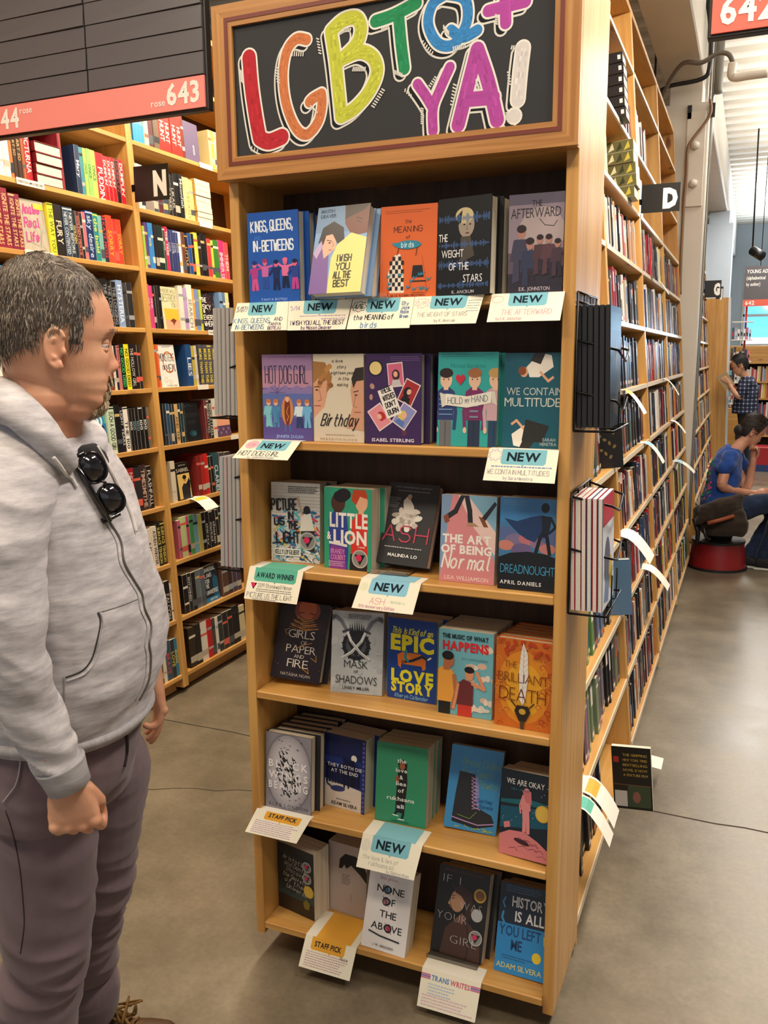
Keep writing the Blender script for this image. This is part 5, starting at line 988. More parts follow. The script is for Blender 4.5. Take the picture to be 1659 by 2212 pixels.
# (x from, x to) across the picture at mid height of the row, colour, height, title, title colour
LEFT = [
 ('A', 8, [(-12,5,'f0e8dc',.23,'',''),(5,19,'efe6da',.235,'',''),(19,27,'c8743c',.22,'',''),(27,36,'3a2418',.235,'A HEART SO','c8a060'),(36,46,'3a2418',.235,'A HEART SO','c8a060'),(46,53,'9c5a34',.235,'',''),(53,69,'a8242c',.24,'NOCTURNA','e8d8d8')]),
 ('A', 8, [(164,175,'223a5c',.21,'Mary','d8e0e8'),(175,183,'3a8c9c',.205,'',''),(183,190,'9cc85c',.205,'ONCE','2c5c34'),(190,199,'8cc464',.205,'ONCE','2c5c34'),(199,209,'a8d060',.205,'ONCE','2c5c34'),(209,226,'c81c28',.205,"PUDDIN'",'f4e4e4'),(226,234,'c81c28',.20,"DUMPLIN'",'f4e4e4'),(234,242,'c81c28',.20,"DUMPLIN'",'f4e4e4'),(242,250,'b81c28',.20,"DUMPLIN'",'f4e4e4'),(250,259,'3a1418',.20,"DUMPLIN'",'8c4a4a'),(259,269,'c81c28',.205,"DUMPLIN'",'f4e4e4')]),
 ('A', 7, [(-10,8,'8c2438',.235,'IGNITE THE STARS','e8b880'),(8,24,'8c2a3c',.235,'IGNITE THE STARS','e8b880'),(24,38,'7a2440',.22,'IGNITE THE STARS','e8b880'),(38,50,'84283c',.22,'IGNITE THE STARS','e8b880'),(107,121,'e8d838',.215,'THE WAY YOU','5a6a2c'),(121,140,'231f22',.215,'FURY','e0d0b8'),(140,151,'28405c',.21,'NEVER CONTENTED','c8d4dc'),(151,160,'243848',.21,'NEVER BEFORE','c8d4dc'),(160,168,'1c2a34',.205,'GOLDEN','d8c470'),(168,176,'4a1c20',.205,'GOLDEN FIERCE','d88070'),(176,182,'20242c',.20,'',''),(182,189,'e0707c',.205,'',''),(189,205,'1c3468',.215,'sky desire','b8c8e0'),(205,216,'2c8c8c',.21,'the bold','e8e04c'),(216,224,'78b4b0',.205,'',''),(224,234,'2c2c34',.20,'KATE MOSS','c83c50'),(234,247,'e04c38',.215,'SORRY','e8b040'),(247,256,'d83c30',.205,'',''),(256,266,'e0442c',.205,'SORRY','e8b040')]),
 ('A', 6, [(-10,14,'1c84c4',.22,'',''),(14,36,'d05c40',.215,'',''),(36,60,'3c3438',.21,'',''),(60,84,'5a2c34',.21,'',''),(84,120,'2c3440',.21,'',''),(120,150,'3a4a58',.205,'',''),(150,158,'2c9c7c',.21,'',''),(158,167,'2c9c7c',.205,'',''),(167,176,'28947c',.205,'',''),(176,192,'1e2024',.2,'',''),(192,198,'24282c',.2,'',''),(198,205,'d0904c',.195,'',''),(205,212,'4c88b0',.195,'',''),(212,226,'17181c',.215,'',''),(226,236,'15161a',.215,'THE LONGING','8a9098'),(236,245,'15161a',.21,'THE LONGING','8a9098'),(245,255,'1a1a1e',.205,'THE LONGING','8a9098'),(255,269,'86a0cc',.215,'HYSTERIA','f0f2f8'),(269,277,'3c3c40',.205,'',''),(277,289,'2a2a2e',.21,'','')]),
 ('A', 5, [(150,232,'3c2c28',.21,'',''),(232,244,'7a3c28',.205,'',''),(244,250,'d8cfc0',.205,'',''),(250,256,'1c2434',.205,'',''),(256,262,'c07070',.205,'EDEN THE','7a1c20'),(262,272,'14161a',.215,'NO GOOD DEED','44c868'),(272,282,'e4dc20',.21,'NO GOOD DEED','17160c'),(282,293,'17161a',.215,'THE HOLLOW GIRL','b8b8b0'),(293,300,'221c1c',.21,'',''),(300,307,'2a2422',.21,'','')]),
 ('A', 4, [(150,188,'20242c',.21,'',''),(237,252,'c8dcc0',.215,'SUCH A GOOD GIRL','14181a'),(252,263,'17181c',.225,'',''),(263,271,'1a1c20',.215,'LIGHT YEARS','c0c4c8'),(271,281,'e8e4dc',.21,'THE 100','14161a'),(281,288,'17181c',.2,'100','d8dce0'),(288,295,'17181c',.2,'100','6a9098'),(295,303,'17181c',.2,'100','6a9098'),(303,311,'17181c',.205,'100','e0e4e8'),(311,319,'17181c',.205,'100','e0e4e8'),(319,325,'6c6458',.2,'','')]),
 ('A', 3, [(200,255,'2c2a2c',.21,'',''),(255,266,'5a5048',.21,'',''),(266,281,'9c2028',.215,'NOCTURNA','e0b8b0'),(281,293,'98202a',.215,'NOCTURNA','e0b8b0'),(293,307,'2c2a2c',.215,'',''),(307,320,'3a2c2c',.22,'TIMESMITHE','c8a898'),(320,331,'201c20',.21,'FLASHFALL','c8c4c0')]),
 ('A', 2, [(250,303,'242830',.21,'',''),(303,319,'1c2848',.21,'',''),(319,331,'ddd3c4',.2,'ASHFALL','1a1c20'),(331,341,'ddd3c4',.205,'ASHEN WINTER','1a1c20'),(341,350,'22241c',.215,'SURFACE TENSION','d8c868'),(350,361,'1e2018',.215,'SURFACE TENSION','d8c868')]),
 ('A', 1, [(290,336,'3a3434',.2,'',''),(336,342,'e4dfd2',.2,'',''),(342,348,'e4dfd2',.2,'',''),(348,353,'e0dace',.2,'',''),(353,358,'e4dfd2',.2,'',''),(358,369,'1a181a',.21,'FALCON','c0b8a8'),(369,373,'e8e4da',.19,'',''),(373,384,'16171a',.19,'RADIO','d0d0cc')]),
 ('A', 0, [(320,352,'1e1c1e',.21,'',''),(352,360,'e0dac8',.2,'',''),(360,370,'28506c',.205,'BRAVE','d04c38'),(370,379,'2c3038',.2,'LOVE','d8c840'),(379,388,'2a84b0',.2,'EDGAR','e4e040'),(388,393,'2a84a8',.19,'','')]),
 ('B', 9, [(284,293,'2c94d0',.2,'LOU','e4eef4'),(293,301,'2c94d0',.2,'LOU','e4eef4'),(301,309,'2c94d0',.2,'LOU','e4eef4'),(309,318,'e8dcb0',.2,'',''),(318,342,'f2e2d6',.215,'','d8302c'),(342,356,'d8281c',.215,'HUNT','f4e8d8'),(356,369,'d8281c',.215,'HUNT','f4e8d8'),(369,381,'d8281c',.215,'HUNT','f4e8d8'),(381,392,'d8281c',.215,'HUNT','f4e8d8'),(392,398,'7a2c18',.22,'',''),(452,458,'d8c890',.2,'',''),(458,464,'e4c83c',.2,'',''),(464,472,'c8c4a0',.2,'','')]),
 ('B', 8, [(290,297,'bcd0d8',.215,'',''),(297,304,'c8d4d8',.21,'',''),(304,312,'b4c4cc',.21,'',''),(312,330,'8a8078',.2,'',''),(330,362,'2a2422',.2,'',''),(362,370,'1c1a1c',.205,'GABRIEL','a8a8a0'),(370,378,'1c1a1c',.205,'LIRAEL','a8a8a0'),(378,389,'18181a',.22,'',''),(389,397,'181c20',.22,'Moonfish','c0c8cc'),(397,402,'e0c890',.215,'',''),(402,411,'e4cc94',.215,'TIFFANY','c89050'),(411,420,'dcc080',.21,'','')]),
 ('B', 7, [(296,303,'a8d82c',.215,'ILONE','3a6a20'),(303,310,'b4dc38',.2,'ILONE','3a6a20'),(310,315,'9cc43c',.2,'',''),(315,322,'6a3c80',.22,'',''),(322,329,'3c88cc',.22,'GOB','e8d060'),(329,335,'3c88cc',.22,'',''),(335,342,'2a2028',.215,'',''),(342,354,'1c2c28',.22,'',''),(354,359,'40504c',.21,'MOVE','c8ccc8'),(359,366,'d82850',.22,'THE TREE','f0e0e0'),(366,371,'2a3870',.21,'LOVE','c0c8e0'),(371,377,'2a3870',.21,'LOVE','c0c8e0'),(377,382,'2a3870',.21,'LOVE','c0c8e0'),(382,387,'2a3870',.21,'LOVE','c0c8e0'),(387,394,'e4e4e8',.21,'',''),(394,401,'6a3c2c',.21,'',''),(401,408,'1c2434',.2,'LITTLE','d8a050'),(408,415,'1c4c8c',.21,'',''),(415,421,'16181c',.21,'',''),(421,430,'d8d04c',.22,'',''),(430,436,'2c2018',.21,'',''),(436,444,'17161a',.225,'',''),(444,449,'1c1c20',.22,'',''),(449,457,'c03c40',.205,'',''),(457,462,'c8c840',.2,'',''),(462,474,'3c7c34',.205,'',''),(474,486,'e0306c',.21,'IMMERSE','f4c0d0'),(486,495,'e04850',.205,'THEM','f4d0c8')]),
 ('B', 6, [(318,326,'d84888',.215,'PINK','f4c8dc'),(326,332,'d03c80',.21,'PINK','f4c8dc'),(332,337,'1c1a1e',.21,'',''),(337,342,'1c1a1e',.21,'',''),(342,347,'28262a',.215,'',''),(347,352,'17161a',.215,'',''),(389,399,'e4dfd0',.225,'',''),(399,407,'b89cd0',.215,'',''),(407,419,'ece6d8',.235,'SEARCH','8a8a80'),(419,423,'e8a048',.215,'',''),(423,433,'7890c0',.215,'',''),(433,438,'b8c840',.215,'',''),(476,483,'7a9cc8',.215,'',''),(483,489,'5c7ca0',.215,'',''),(489,497,'d8d490',.215,'','')]),
 ('B', 5, [(335,342,'c8582c',.215,'',''),(342,347,'e0703c',.21,'',''),(404,416,'204880',.215,'LIES','d8e0ec'),(416,422,'b8a83c',.21,'',''),(422,427,'c8c0b0',.21,'',''),(427,432,'3c3c44',.215,'',''),(432,441,'50505a',.215,'MORE THAN THIS','e8d83c'),(441,450,'50505a',.215,'MORE THAN THIS','e8d83c'),(450,459,'50505a',.215,'MORE THAN THIS','e8d83c'),(459,468,'50505a',.215,'MORE THAN THIS','e8d83c'),(468,474,'dcd8cc',.21,'','')]),
 ('B', 4, [(355,361,'1c2c3c',.21,'',''),(361,368,'244868',.21,'',''),(368,374,'1c3448',.205,'',''),(374,379,'2c2820',.205,'',''),(379,387,'c8a870',.205,'AND THE','5a3c20'),(387,392,'1c3440',.205,'',''),(392,398,'1c3440',.205,'',''),(398,402,'22302c',.205,'',''),(444,449,'6a2c30',.21,'',''),(449,454,'1c1a1c',.21,'BEFORE I FALL','d0ccc4'),(454,460,'1c1a1c',.21,'BEFORE I FALL','d0ccc4'),(460,468,'d4d0c0',.215,'','')]),
 ('B', 3, [(372,382,'d4cbb4',.21,'',''),(428,436,'7a2420',.215,'',''),(436,444,'a02824',.215,'',''),(444,452,'c82420',.22,'',''),(452,457,'2a201c',.2,'',''),(457,463,'1c1a1a',.2,'',''),(463,475,'2c5058',.215,'CLARIEL','d0dcdc'),(475,487,'4a4448',.21,'',''),(487,500,'3a3438',.21,'','')]),
 ('B', 2, [(386,392,'b45c70',.2,'',''),(392,405,'bcca90',.21,'',''),(405,411,'d04c7c',.21,'',''),(411,420,'4c9c5c',.21,'',''),(420,430,'7ab0c8',.21,'',''),(430,438,'b8b458',.2,'',''),(438,446,'17181c',.205,'',''),(446,453,'17181c',.205,'thirsty','c0c0bc'),(453,460,'17181c',.205,'marked','c0c0bc'),(460,468,'17181c',.205,'chosen','c0c0bc'),(468,474,'201c1e',.2,'',''),(474,484,'17181c',.21,'',''),(484,494,'1c1c20',.21,'','')]),
 ('B', 1, [(398,408,'1c1a1c',.205,'',''),(408,415,'20242a',.205,'ENTWINED','c8ccd0'),(415,424,'17191c',.205,'',''),(424,434,'64707c',.205,'',''),(434,444,'54606c',.205,'',''),(480,492,'5a4038',.2,'',''),(492,502,'3c2c28',.2,'',''),(502,520,'30241e',.2,'','')]),
 ('B', 0, [(410,424,'2c2418',.215,'',''),(424,436,'1c1a1a',.215,'',''),(436,450,'dcd6cc',.21,'',''),(450,460,'b81c24',.215,'',''),(460,468,'4a4444',.205,'',''),(468,473,'d8d4cc',.205,'',''),(473,483,'2a3434',.205,'',''),(483,494,'22242a',.21,'',''),(494,504,'1c1c20',.21,'',''),(504,518,'18181a',.215,'',''),(518,530,'d0c49c',.2,'','')]),
]
BAYN = {'A': ('behind the man', GA), 'B': ('under the N sign', GB)}
cnt = {}; FIRST = {}
for (bayk, lv, items) in LEFT:
    s = LEV[lv]; ymin = (YL[1] if bayk == 'A' else YL[2]) + .0225; ymax = ymin + 1.255 - .045; last = ymin
    for (xa, xb, col, h, title, tc) in items:
        y0 = max(y_at(FL, -.014, s + .1, xa), last, ymin); y1 = min(y_at(FL, -.014, s + .1, xb), ymax)
        if y1 - y0 < .004: continue
        if bayk == 'A': FIRST[lv] = min(FIRST.get(lv, 9), y0)
        n = max(1, int(round((y1 - y0) / .045))) if (y1 - y0) > .07 else 1
        for q in range(n):
            a0 = y0 + (y1 - y0) * q / n; a1 = y0 + (y1 - y0) * (q + 1) / n; last = a1
            k = (bayk, lv); cnt[k] = cnt.get(k, 0) + 1; i = cnt[k]
            hard = h >= .213; cc = col
            if n > 1: cc = random.choice(['2a2c34', '5c2a30', '3a4a5c', '20242c', '6a5a48', '4a3c50'])
            tt = (' with %s lettering' % cname(tc)) if title and n == 1 else ''
            lab = '%s spine%s, %s from the left on the %s shelf up %s' % (cname(cc), tt, ORD[i - 1], ORD[lv], BAYN[bayk][0])
            if len(lab.split()) > 16: lab = '%s spine, %s from the left on the %s shelf up %s' % (cname(cc), ORD[i - 1], ORD[lv], BAYN[bayk][0])
            b, t = spine_book(FL, a0, a1, s, cc, min(h, .235) + random.uniform(-.002, .002), hard, lab, BAYN[bayk][1], back=.012 + random.uniform(0, .006))
            rr = random.Random(i * 31 + lv)
            if title: spine_print(b, t, h - .004, title, tc, bands=(((.0, .03, tc),) if rr.random() < .2 else ()), tw=min(.86, .09 * len(title) + .1), th=.62, start=.08 if len(title) > 7 else .3)
            else:
                k2 = rr.choice(['e0d8c8', 'c8b070', '9aa0a8', 'd86050', '2a2a30']); u = rr.uniform(.1, .3)
                spine_print(b, t, h - .004, '', k2, bands=((u, u + .06, k2), (.72, .72 + rr.uniform(.03, .2), rr.choice(['b8b0a0', '50545c', k2]))))
def yL(lv, px): return y_at(FL, -.014, LEV[lv] + .1, px)
for (bk, lv, px, col, fn, lab, h, w, t, hard) in (
  ('A', 7, 51, 'b4ae9e', c_real, 'face-out grey book with pink brush lettering behind the man', .215, .140, .03, 1),
  ('A', 4, 190, '2a7cb4', c_rosa, "face-out blue wave book with a yellow dress beside the man's beard", .215, .14, .03, 1),
  ('B', 6, 354, 'ded6ae', c_phoebe, 'face-out cream and orange book on the seventh shelf up under the N sign', .215, .14, .03, 1),
  ('B', 6, 440, '241c28', c_sky, 'face-out black book with coloured rain streaks near the display case', .20, .13, .03, 0),
  ('B', 5, 349, 'eceae6', c_men, 'face-out white book with an orange ring under the N sign', .215, .14, .03, 0),
  ('B', 4, 403, '15181c', c_heart, 'face-out near-black book with a faint blue shape', .21, .14, .03, 1),
  ('B', 4, 469, 'e0a080', c_peach, 'face-out peach book with part of a face beside the wire rack', .21, .14, .03, 1),
  ('B', 3, 386, '14110f', c_sabriel, 'face-out black book with a gold picture panel above a shelf card', .195, .125, .03, 0),
  ('B', 1, 446, '232e38', c_verse, 'face-out blue grey book with white capitals on the second shelf up', .20, .13, .03, 0)):
    face_book(FL, yL(lv, px) + .001, LEV[lv], w, h, t, col, bool(hard), lab, 'face-out books on the left run', fn, lean=.06, back=.022)
# one white thick pair beside the white book, red stack, purple book, gold stack
y = yL(8, 72); flat_stack(FL, y, LEV[8], 4, .042, .15, .215, '7c1a24', True, 'maroon stack lying flat near the top behind the man', 'maroon hardcovers lying flat', back=.004, fn=lambda a, h, t: (a.rect(.3, .25, .7, .75, 'b08050'), a.rect(.05, .2, .12, .8, '9c6a44')))
spine_book(FL, y + .152, y + .172, LEV[8], '8c2a34', .245, True, 'tall dark red hardcover standing right of the maroon stack', GA)
y = yL(8, 421); flat_stack(FL, y, LEV[8], 8, .027, .14, .17, 'c09a48', False, 'gold stack lying flat beside the display case header', 'gold paperbacks lying flat', back=.004, jit=.003, fn=lambda a, h, t: a.rect(.25, .3, .75, .7, '8a6420'))
y = yL(9, 400); b = face_book(FL, y, LEV[9], .13, .2, .03, '6a5c7c', True, 'face-out grey violet hardcover with a small white mark near the top', 'face-out books on the left run', lambda a: (a.rect(0, 0, 100, 150, '6a5c7c'), a.rect(58, 30, 66, 66, 'f0e8e0'), a.rect(60, 34, 64, 62, '6a5c7c')), lean=.02, back=.02)
# third bay, seen only past the display case: books joined
def filler(F, y0, y1, levels, seed, name, label, group, pal, sgn=1, depth=.13, back=.014):
    rr = random.Random(seed); m = M()
    for lv in levels:
        s = LEV[lv]; y = y0
        while y < y1 - .03:
            t = rr.uniform(.014, .034); h = rr.uniform(.185, .24) if lv < 10 else rr.uniform(.2, .26); c = hx(rr.choice(pal))
            if rr.random() < .04: y += rr.uniform(.03, .08); continue
            x0, x1 = (-back - depth, -back + rr.uniform(-.006, .004)) if sgn > 0 else (back, back + depth)
            m.box(x0, y, s + .0006, x1, y + t - .0008, s + h, 0, c)
            if sgn > 0:
                X = x1 + 3e-4; k = hx(rr.choice(['e8e0d0', 'c8a860', 'd04c40', '6a88b0', '2a2a30', 'f0ece4'])); u = rr.uniform(.45, .8) * h; l = rr.uniform(.02, .09)
                m.face([(X, y + t * .25, s + u - l), (X, y + t * .75, s + u - l), (X, y + t * .75, s + u), (X, y + t * .25, s + u)], 0, k)
                m.face([(x0 + .002, y + .001, s + h + 2e-4), (x1 - .003, y + .001, s + h + 2e-4), (x1 - .003, y + t - .002, s + h + 2e-4), (x0 + .002, y + t - .002, s + h + 2e-4)], 0, hx('d8cdb8'))
            y += t
    o = m.obj(name, INK, None, F); return tag(o, label, 'books', group, 'stuff')
DARK = ['17161a', '1c1c22', '22242c', '2c2a2e', '1a2430', '3a1c20', '30343c', '5c2028', 'b02428', 'd8d2c6', 'e4dfd4', 'c8ccd0', '24406c', '4a4448', '8a2c30', '6a5c50', 'a8a49c', '2c4a3c', 'c87c34', '16161a', '1a1a1e', 'd0c8bc']
for lv_, q_ in FIRST.items():
    if q_ > YL[1] + .12: filler(FL, YL[1] + .03, q_ - .01, [lv_], 60 + lv_, 'distant_books', 'books on the %s shelf up hidden behind the man' % ORD[lv_], None, DARK)
filler(FL, YL[3] + .03, YL[4] - .03, range(11), 5, 'distant_books', 'mixed books on the bookcase beyond the display case', None, DARK)
# right run: first bay book by book, the rest joined
GR = 'spine-out books on the right run next to the display case'
PALR = {10: ['c8dce4', 'e4e8ea', 'd8d4cc', 'b0c4cc'], 9: ['1c1a1e', '3a2440', '5a2c30', '24283c', '4a3c50'], 8: ['d8c460', 'c8b050', 'e0d070'],
 7: ['8c2430', 'c8b4a0', '17161a', '4a3028', 'c8a888', 'd8c8b4', '2c2420', 'e0d4c4', 'd8642c', 'b88c6c'], 6: ['17161a', '1c1c20', '8c2428', 'e8e0d4', '2c2c30', 'c8b8a0', '3a2c28', '1a1a20', '5c5448'],
 5: ['2c3038', '4a5460', '1c1e24', '6a7078', '30343c', '22242a'], 4: ['8a4c40', '3c5c50', '5c2024', '2c2420', '17161a', '243028'], 3: ['17181c', '24365c', '2c3038', '2a2c24', '8c3024', '2c7c5c', '1c1c20'],
 2: ['7cb044', '5c8444', '20221e', '2c2c2a', '44608c', '1c1c20'], 1: ['4a3c48', '1c1c22', '60606c', '8c4878', '2c2838', '17161a', '6c8060'], 0: ['17161a', '1a2c4c', '2c68a8', '22242a', '1c1c20', '2c2a26']}
DEPTHS = {0: (.40, .97), 1: (.36, 1.3)}
rr = random.Random(11); cntR = 0
PALR[8] = ['d8c460', 'c8b050', 'e0d070', '3a2a24', '8c8070']
def run_books(bi, lv, y, yend, where, grp):
    global cntR
    i = 0
    while y < yend - .016:
        t = rr.uniform(.024, .042)
        if rr.random() < .02: y += .03; continue
        col = rr.choice(PALR[lv]); h = rr.uniform(.2, .235); i += 1; cntR += 1
        lab = '%s spine, %s along the %s shelf up %s' % (cname(col), ORD[i - 1], ORD[lv], where)
        b, tt = spine_book(FR, y, min(y + t, yend), LEV[lv], col, h, h > .218, lab, grp, back=.02 + rr.uniform(0, .02), parts=True)
        k2 = rr.choice(['e8e0d4', 'c8b080', 'b8bcc4', 'c84c40', '6a88b0']); u = rr.uniform(.08, .2)
        spine_print(b, tt, h, '', k2, bands=((u, u + rr.uniform(.1, .4), k2) if rr.random() < .5 else (u, u + .05, k2), (.86, .93, k2)))
        y += t
hidden = []
for lv in range(7):
    x = .858 - .088 * LEV[lv]; ys = max(YR[0] + .026, .33 + (.86 - x) * 6.26 - .12); ye = {0: 1.02, 3: 1.48, 2: 1.44, 4: 1.44}.get(lv, YR[1] - .03)
    if lv == 1: ys = max(ys, YR[0] + .20)
    if ys < ye - .03: run_books(0, lv, ys, ye, 'beside the wire racks', GR)
    if ys > YR[0] + .10: hidden.append((lv, ys))
for lv, ys in hidden: 
    if lv != 1: filler(FR, YR[0] + .03, ys - .01, [lv], 50 + lv, 'distant_books', 'books behind the case side on the %s shelf up of the right run' % ORD[lv], None, DARK)
GR2 = 'spine-out books on the second bookcase of the right run'
for lv in (4, 5, 6, 7): run_books(1, lv, YR[1] + .026, YR[2] - .06, 'left of the D sign', GR2)
y9 = y_at(FR, -.02, LEV[9] + .1, 1352); run_books(1, 9, y9, y9 + .22, 'left of the D sign', GR2)
y8 = y_at(FR, -.02, LEV[8] + .1, 1302); run_books(1, 8, max(y8, YR[1] + .03), y_at(FR, -.02, LEV[8] + .1, 1316), 'left of the D sign', GR2)
filler(FR, YR[1] + .03, YR[2] - .03, [0, 1, 2, 3], 21, 'distant_books', 'mixed books on the second and later bookcases of the right run', None, DARK)
filler(FR, YR[2] + .03, YR[3] - .03, [0, 1, 2, 3, 4, 5, 6, 7], 22, 'distant_books', 'mixed books on the third bookcase of the right run', None, DARK + ['c83030', 'd8c040'])
filler(FR, YR[3] + .03, YR[4] - .03, range(8), 23, 'distant_books', 'mixed books on the bookcase against the column', None, DARK + ['d8c040', '5c8444'])
filler(FR, YR[2] + .03, YR[2] + .33, [8], 41, 'distant_books', 'pale thin books high on the third bookcase of the right run', None, ['e8e8e4', 'd8dce0', 'e4e0d8'])
filler(FR, YR[2] + .03, YR[2] + .6, [9], 42, 'distant_books', 'few books near the top of the third bookcase', None, DARK)
flat_stack(FR, y_at(FR, 0, LEV[8] + .1, 1352), LEV[8], 5, .050, .15, .22, '5c5a30', False, 'green and yellow patterned stack on the right run', 'patterned books lying flat', back=-.04, jit=.006, fn=lambda a, h, t: [a.poly([(i * .16, .1), (i * .16 + .1, .9), (i * .16 + .13, .3)], ['c8c4a0', '2c3018', 'b8a83c'][i % 3]) for i in range(6)])
flat_stack(FR, y_at(FR, 0, LEV[9] + .1, 1334), LEV[9], 6, .044, .13, .215, '17161a', True, 'black stack high on the right run', 'black hardcovers lying flat', back=-.03, jit=.002, fn=lambda a, h, t: a.rect(.9, .3, .96, .7, 'e0dcd4'))
face_book(FR, 1.50, LEV[4], .14, .225, .03, '17181c', True, 'face-out black hardcover with gold ornament on the right run', 'face-out books on the right run', lambda a: (a.rect(0, 0, 100, 150, '17181c'), [a.ell(30 + (i * 37) % 50, 20 + i * 9, 6, 4, '8a7440', i) for i in range(13)]), lean=.03, back=.03, yaw=-.9) if False else None
def cov_blk(a): a.rect(0, 0, 100, 150, '17181c'); [a.ell(30 + (i * 37) % 50, 20 + i * 9, 6, 4, '8a7440', i, 8) for i in range(13)]
def cov_back(a):
    a.rect(0, 0, 100, 150, '14130f'); a.rect(4, 112, 18, 126, 'b02c28')
    for i, t in enumerate(('THE GRIPPING', 'NEW YORK TIMES', 'BESTSELLING', 'NOVEL IS NOW', 'A FEATURE FILM')): a.text(t, 28, 128 - i * 12, 6, 'c8a848', w=62, bold=0)
    a.rect(4, 6, 36, 44, 'c8c4c0'); a.rect(38, 6, 96, 58, '3c4a34'); a.ell(60, 30, 10, 14, '8a5a4c'); a.rect(2, 58, 98, 60, '6a4a2c')
mt = FR @ Matrix.Translation((.012, 1.05, LEV[0] + .001)); b = book(.135, .235, .02, '14130f', False, 'black paperback turned out into the right aisle near the floor, back cover showing', None, mt)
a = Art(); cov_back(a); a.place(100, 150, .135, .235, 'cover_print', b)
mt = FR @ Matrix.Translation((-.10, 1.50, LEV[4] + .001)) @ Matrix.Rotation(.15, 4, 'Z'); b = book(.14, .225, .03, '17181c', True, 'black hardcover with gold ornament turned out beside a shelf card', None, mt)
a = Art(); cov_blk(a); a.place(100, 150, .14, .225, 'cover_print', b)
mt = FR @ Matrix.Translation((-.09, 1.48, LEV[2] + .001)) @ Matrix.Rotation(.2, 4, 'Z'); b = book(.14, .225, .035, '5a7ca0', True, 'grey blue hardcover turned out on the third shelf up of the right run', None, mt)
mt = FR @ Matrix.Translation((-.02, .40, LEV[1] + .25)); 
b = face_book(FR, .40, LEV[1], .135, .21, .05, '2f9c7c', False, 'green copy of the two-profile paperback on the right run beside the display case', 'face-out books on the right run', c_little, lean=.05, back=.03)
# shelf cards on the right and left runs
def side_card(F, y, lv, w, drop, out, band, label, tilt=0):
    r = thing('shelf_card', label, 'card', group='paper cards on the side shelves', mtx=F @ Matrix.Translation((.004, y, LEV[lv] + .001)) @ Matrix.Rotation(tilt, 4, 'X'))
    m = M(); n = 6; P = []
    for i in range(n + 1):
        s_ = i / n; zc = -drop * s_ ** 1.5; P += [(out * s_ ** .85, 0, zc), (out * s_ ** .85, w, zc)]
    m.raw(P, [(2 * i, 2 * i + 1, 2 * i + 3, 2 * i + 2) for i in range(n)]); m.face([(-.05, 0, .0002), (-.05, w, .0002), (0, w, 0), (0, 0, 0)]); m.obj('paper', PAPER, r)
    m = M(); P2 = [(x + .0006, yy * .8 + w * .1, z) for x, yy, z in P[:6]]; m.raw(P2, [(2 * i, 2 * i + 1, 2 * i + 3, 2 * i + 2) for i in range(2)], 0); m.obj('colour_band', plain('card_band_' + band, band, .7), r)
yR = lambda lv, px: y_at(FR, 0, LEV[lv], px)
for (lv, px, w, dr, out, bd, lab) in ((5, 1343, .10, .12, .04, 'e5a83c', 'orange-topped card hanging from the sixth shelf up beside the wire rack'), (4, 1391, .10, .12, .04, '8cc4dc', 'blue-topped card hanging below the turned-out black hardcover'), (3, 1343, .16, .13, .07, 'e8e4ee', 'large white card curling off the fourth shelf up'), (2, 1391, .11, .12, .07, 'e8e4ee', 'white card curling off the third shelf up'),
   (5, 1432, .07, .12, .03, 'e8e4da', 'narrow white card on the second bookcase of the right run'), (4, 1449, .09, .10, .05, 'e8e4ee', 'white card curling on the third bookcase of the right run'), (3, 1458, .12, .10, .08, '9cc8dc', 'pale blue card curling on the third bookcase of the right run'), (7, 1406, .09, .12, .03, '8cc4dc', 'blue-topped card high on the second bookcase of the right run'),
   (0, 1352, .09, .02, .09, 'e5a83c', 'yellow-banded card sticking straight out near the floor'), (1, 1262, .10, .12, .03, 'e5a83c', 'orange-topped card under the green paperback near the display case'), (1, 1250, .07, .13, .04, '5fb39c', 'white card hanging lowest beside the display case side')):
    side_card(FR, yR(lv, px) - .03, lv, w * 1.15, dr * .9, max(out * 1.5, .085), bd, lab)
side_card(FL, y_at(FL, 0, LEV[3], 410), 3, .12, .06, .09, 'e0b840', 'yellow-banded card curling out under the face-out black and gold book')
# label strips on left shelves
for (lv, px, w, t) in ((8, 34, .15, 'OVERSTOCK EMPLOYEES ONLY'), (7, 53, .16, 'YOUNG ADULT FICTION'), (8, 430, .12, ''), (6, 449, .12, 'YOUNG ADULT FICTION'), (9, 430, .12, ''), (5, 426, .10, ''), (4, 498, .08, '')):
    m = M(); y = y_at(FL, 0, LEV[lv], px); m.box(0, 0, -.022, .0015, w, .004); o = m.obj('shelf_label', PAPER, None, FL @ Matrix.Translation((.001, y, LEV[lv]))); tag(o, 'white label strip on the %s shelf up, %s' % (ORD[lv], 'behind the man' if px < 200 else 'toward the display case'), 'label')
    if t: a = Art(); a.text(t, 3, 8, 9, '2a2a2a', w=94, bold=.01); V = [(.002 + L * 4e-5, u / 100 * w, -.022 + v / 26 * .026) for u, v, L in a.m.v]; a.m.v = V; a.m.obj('lettering', INK, o)
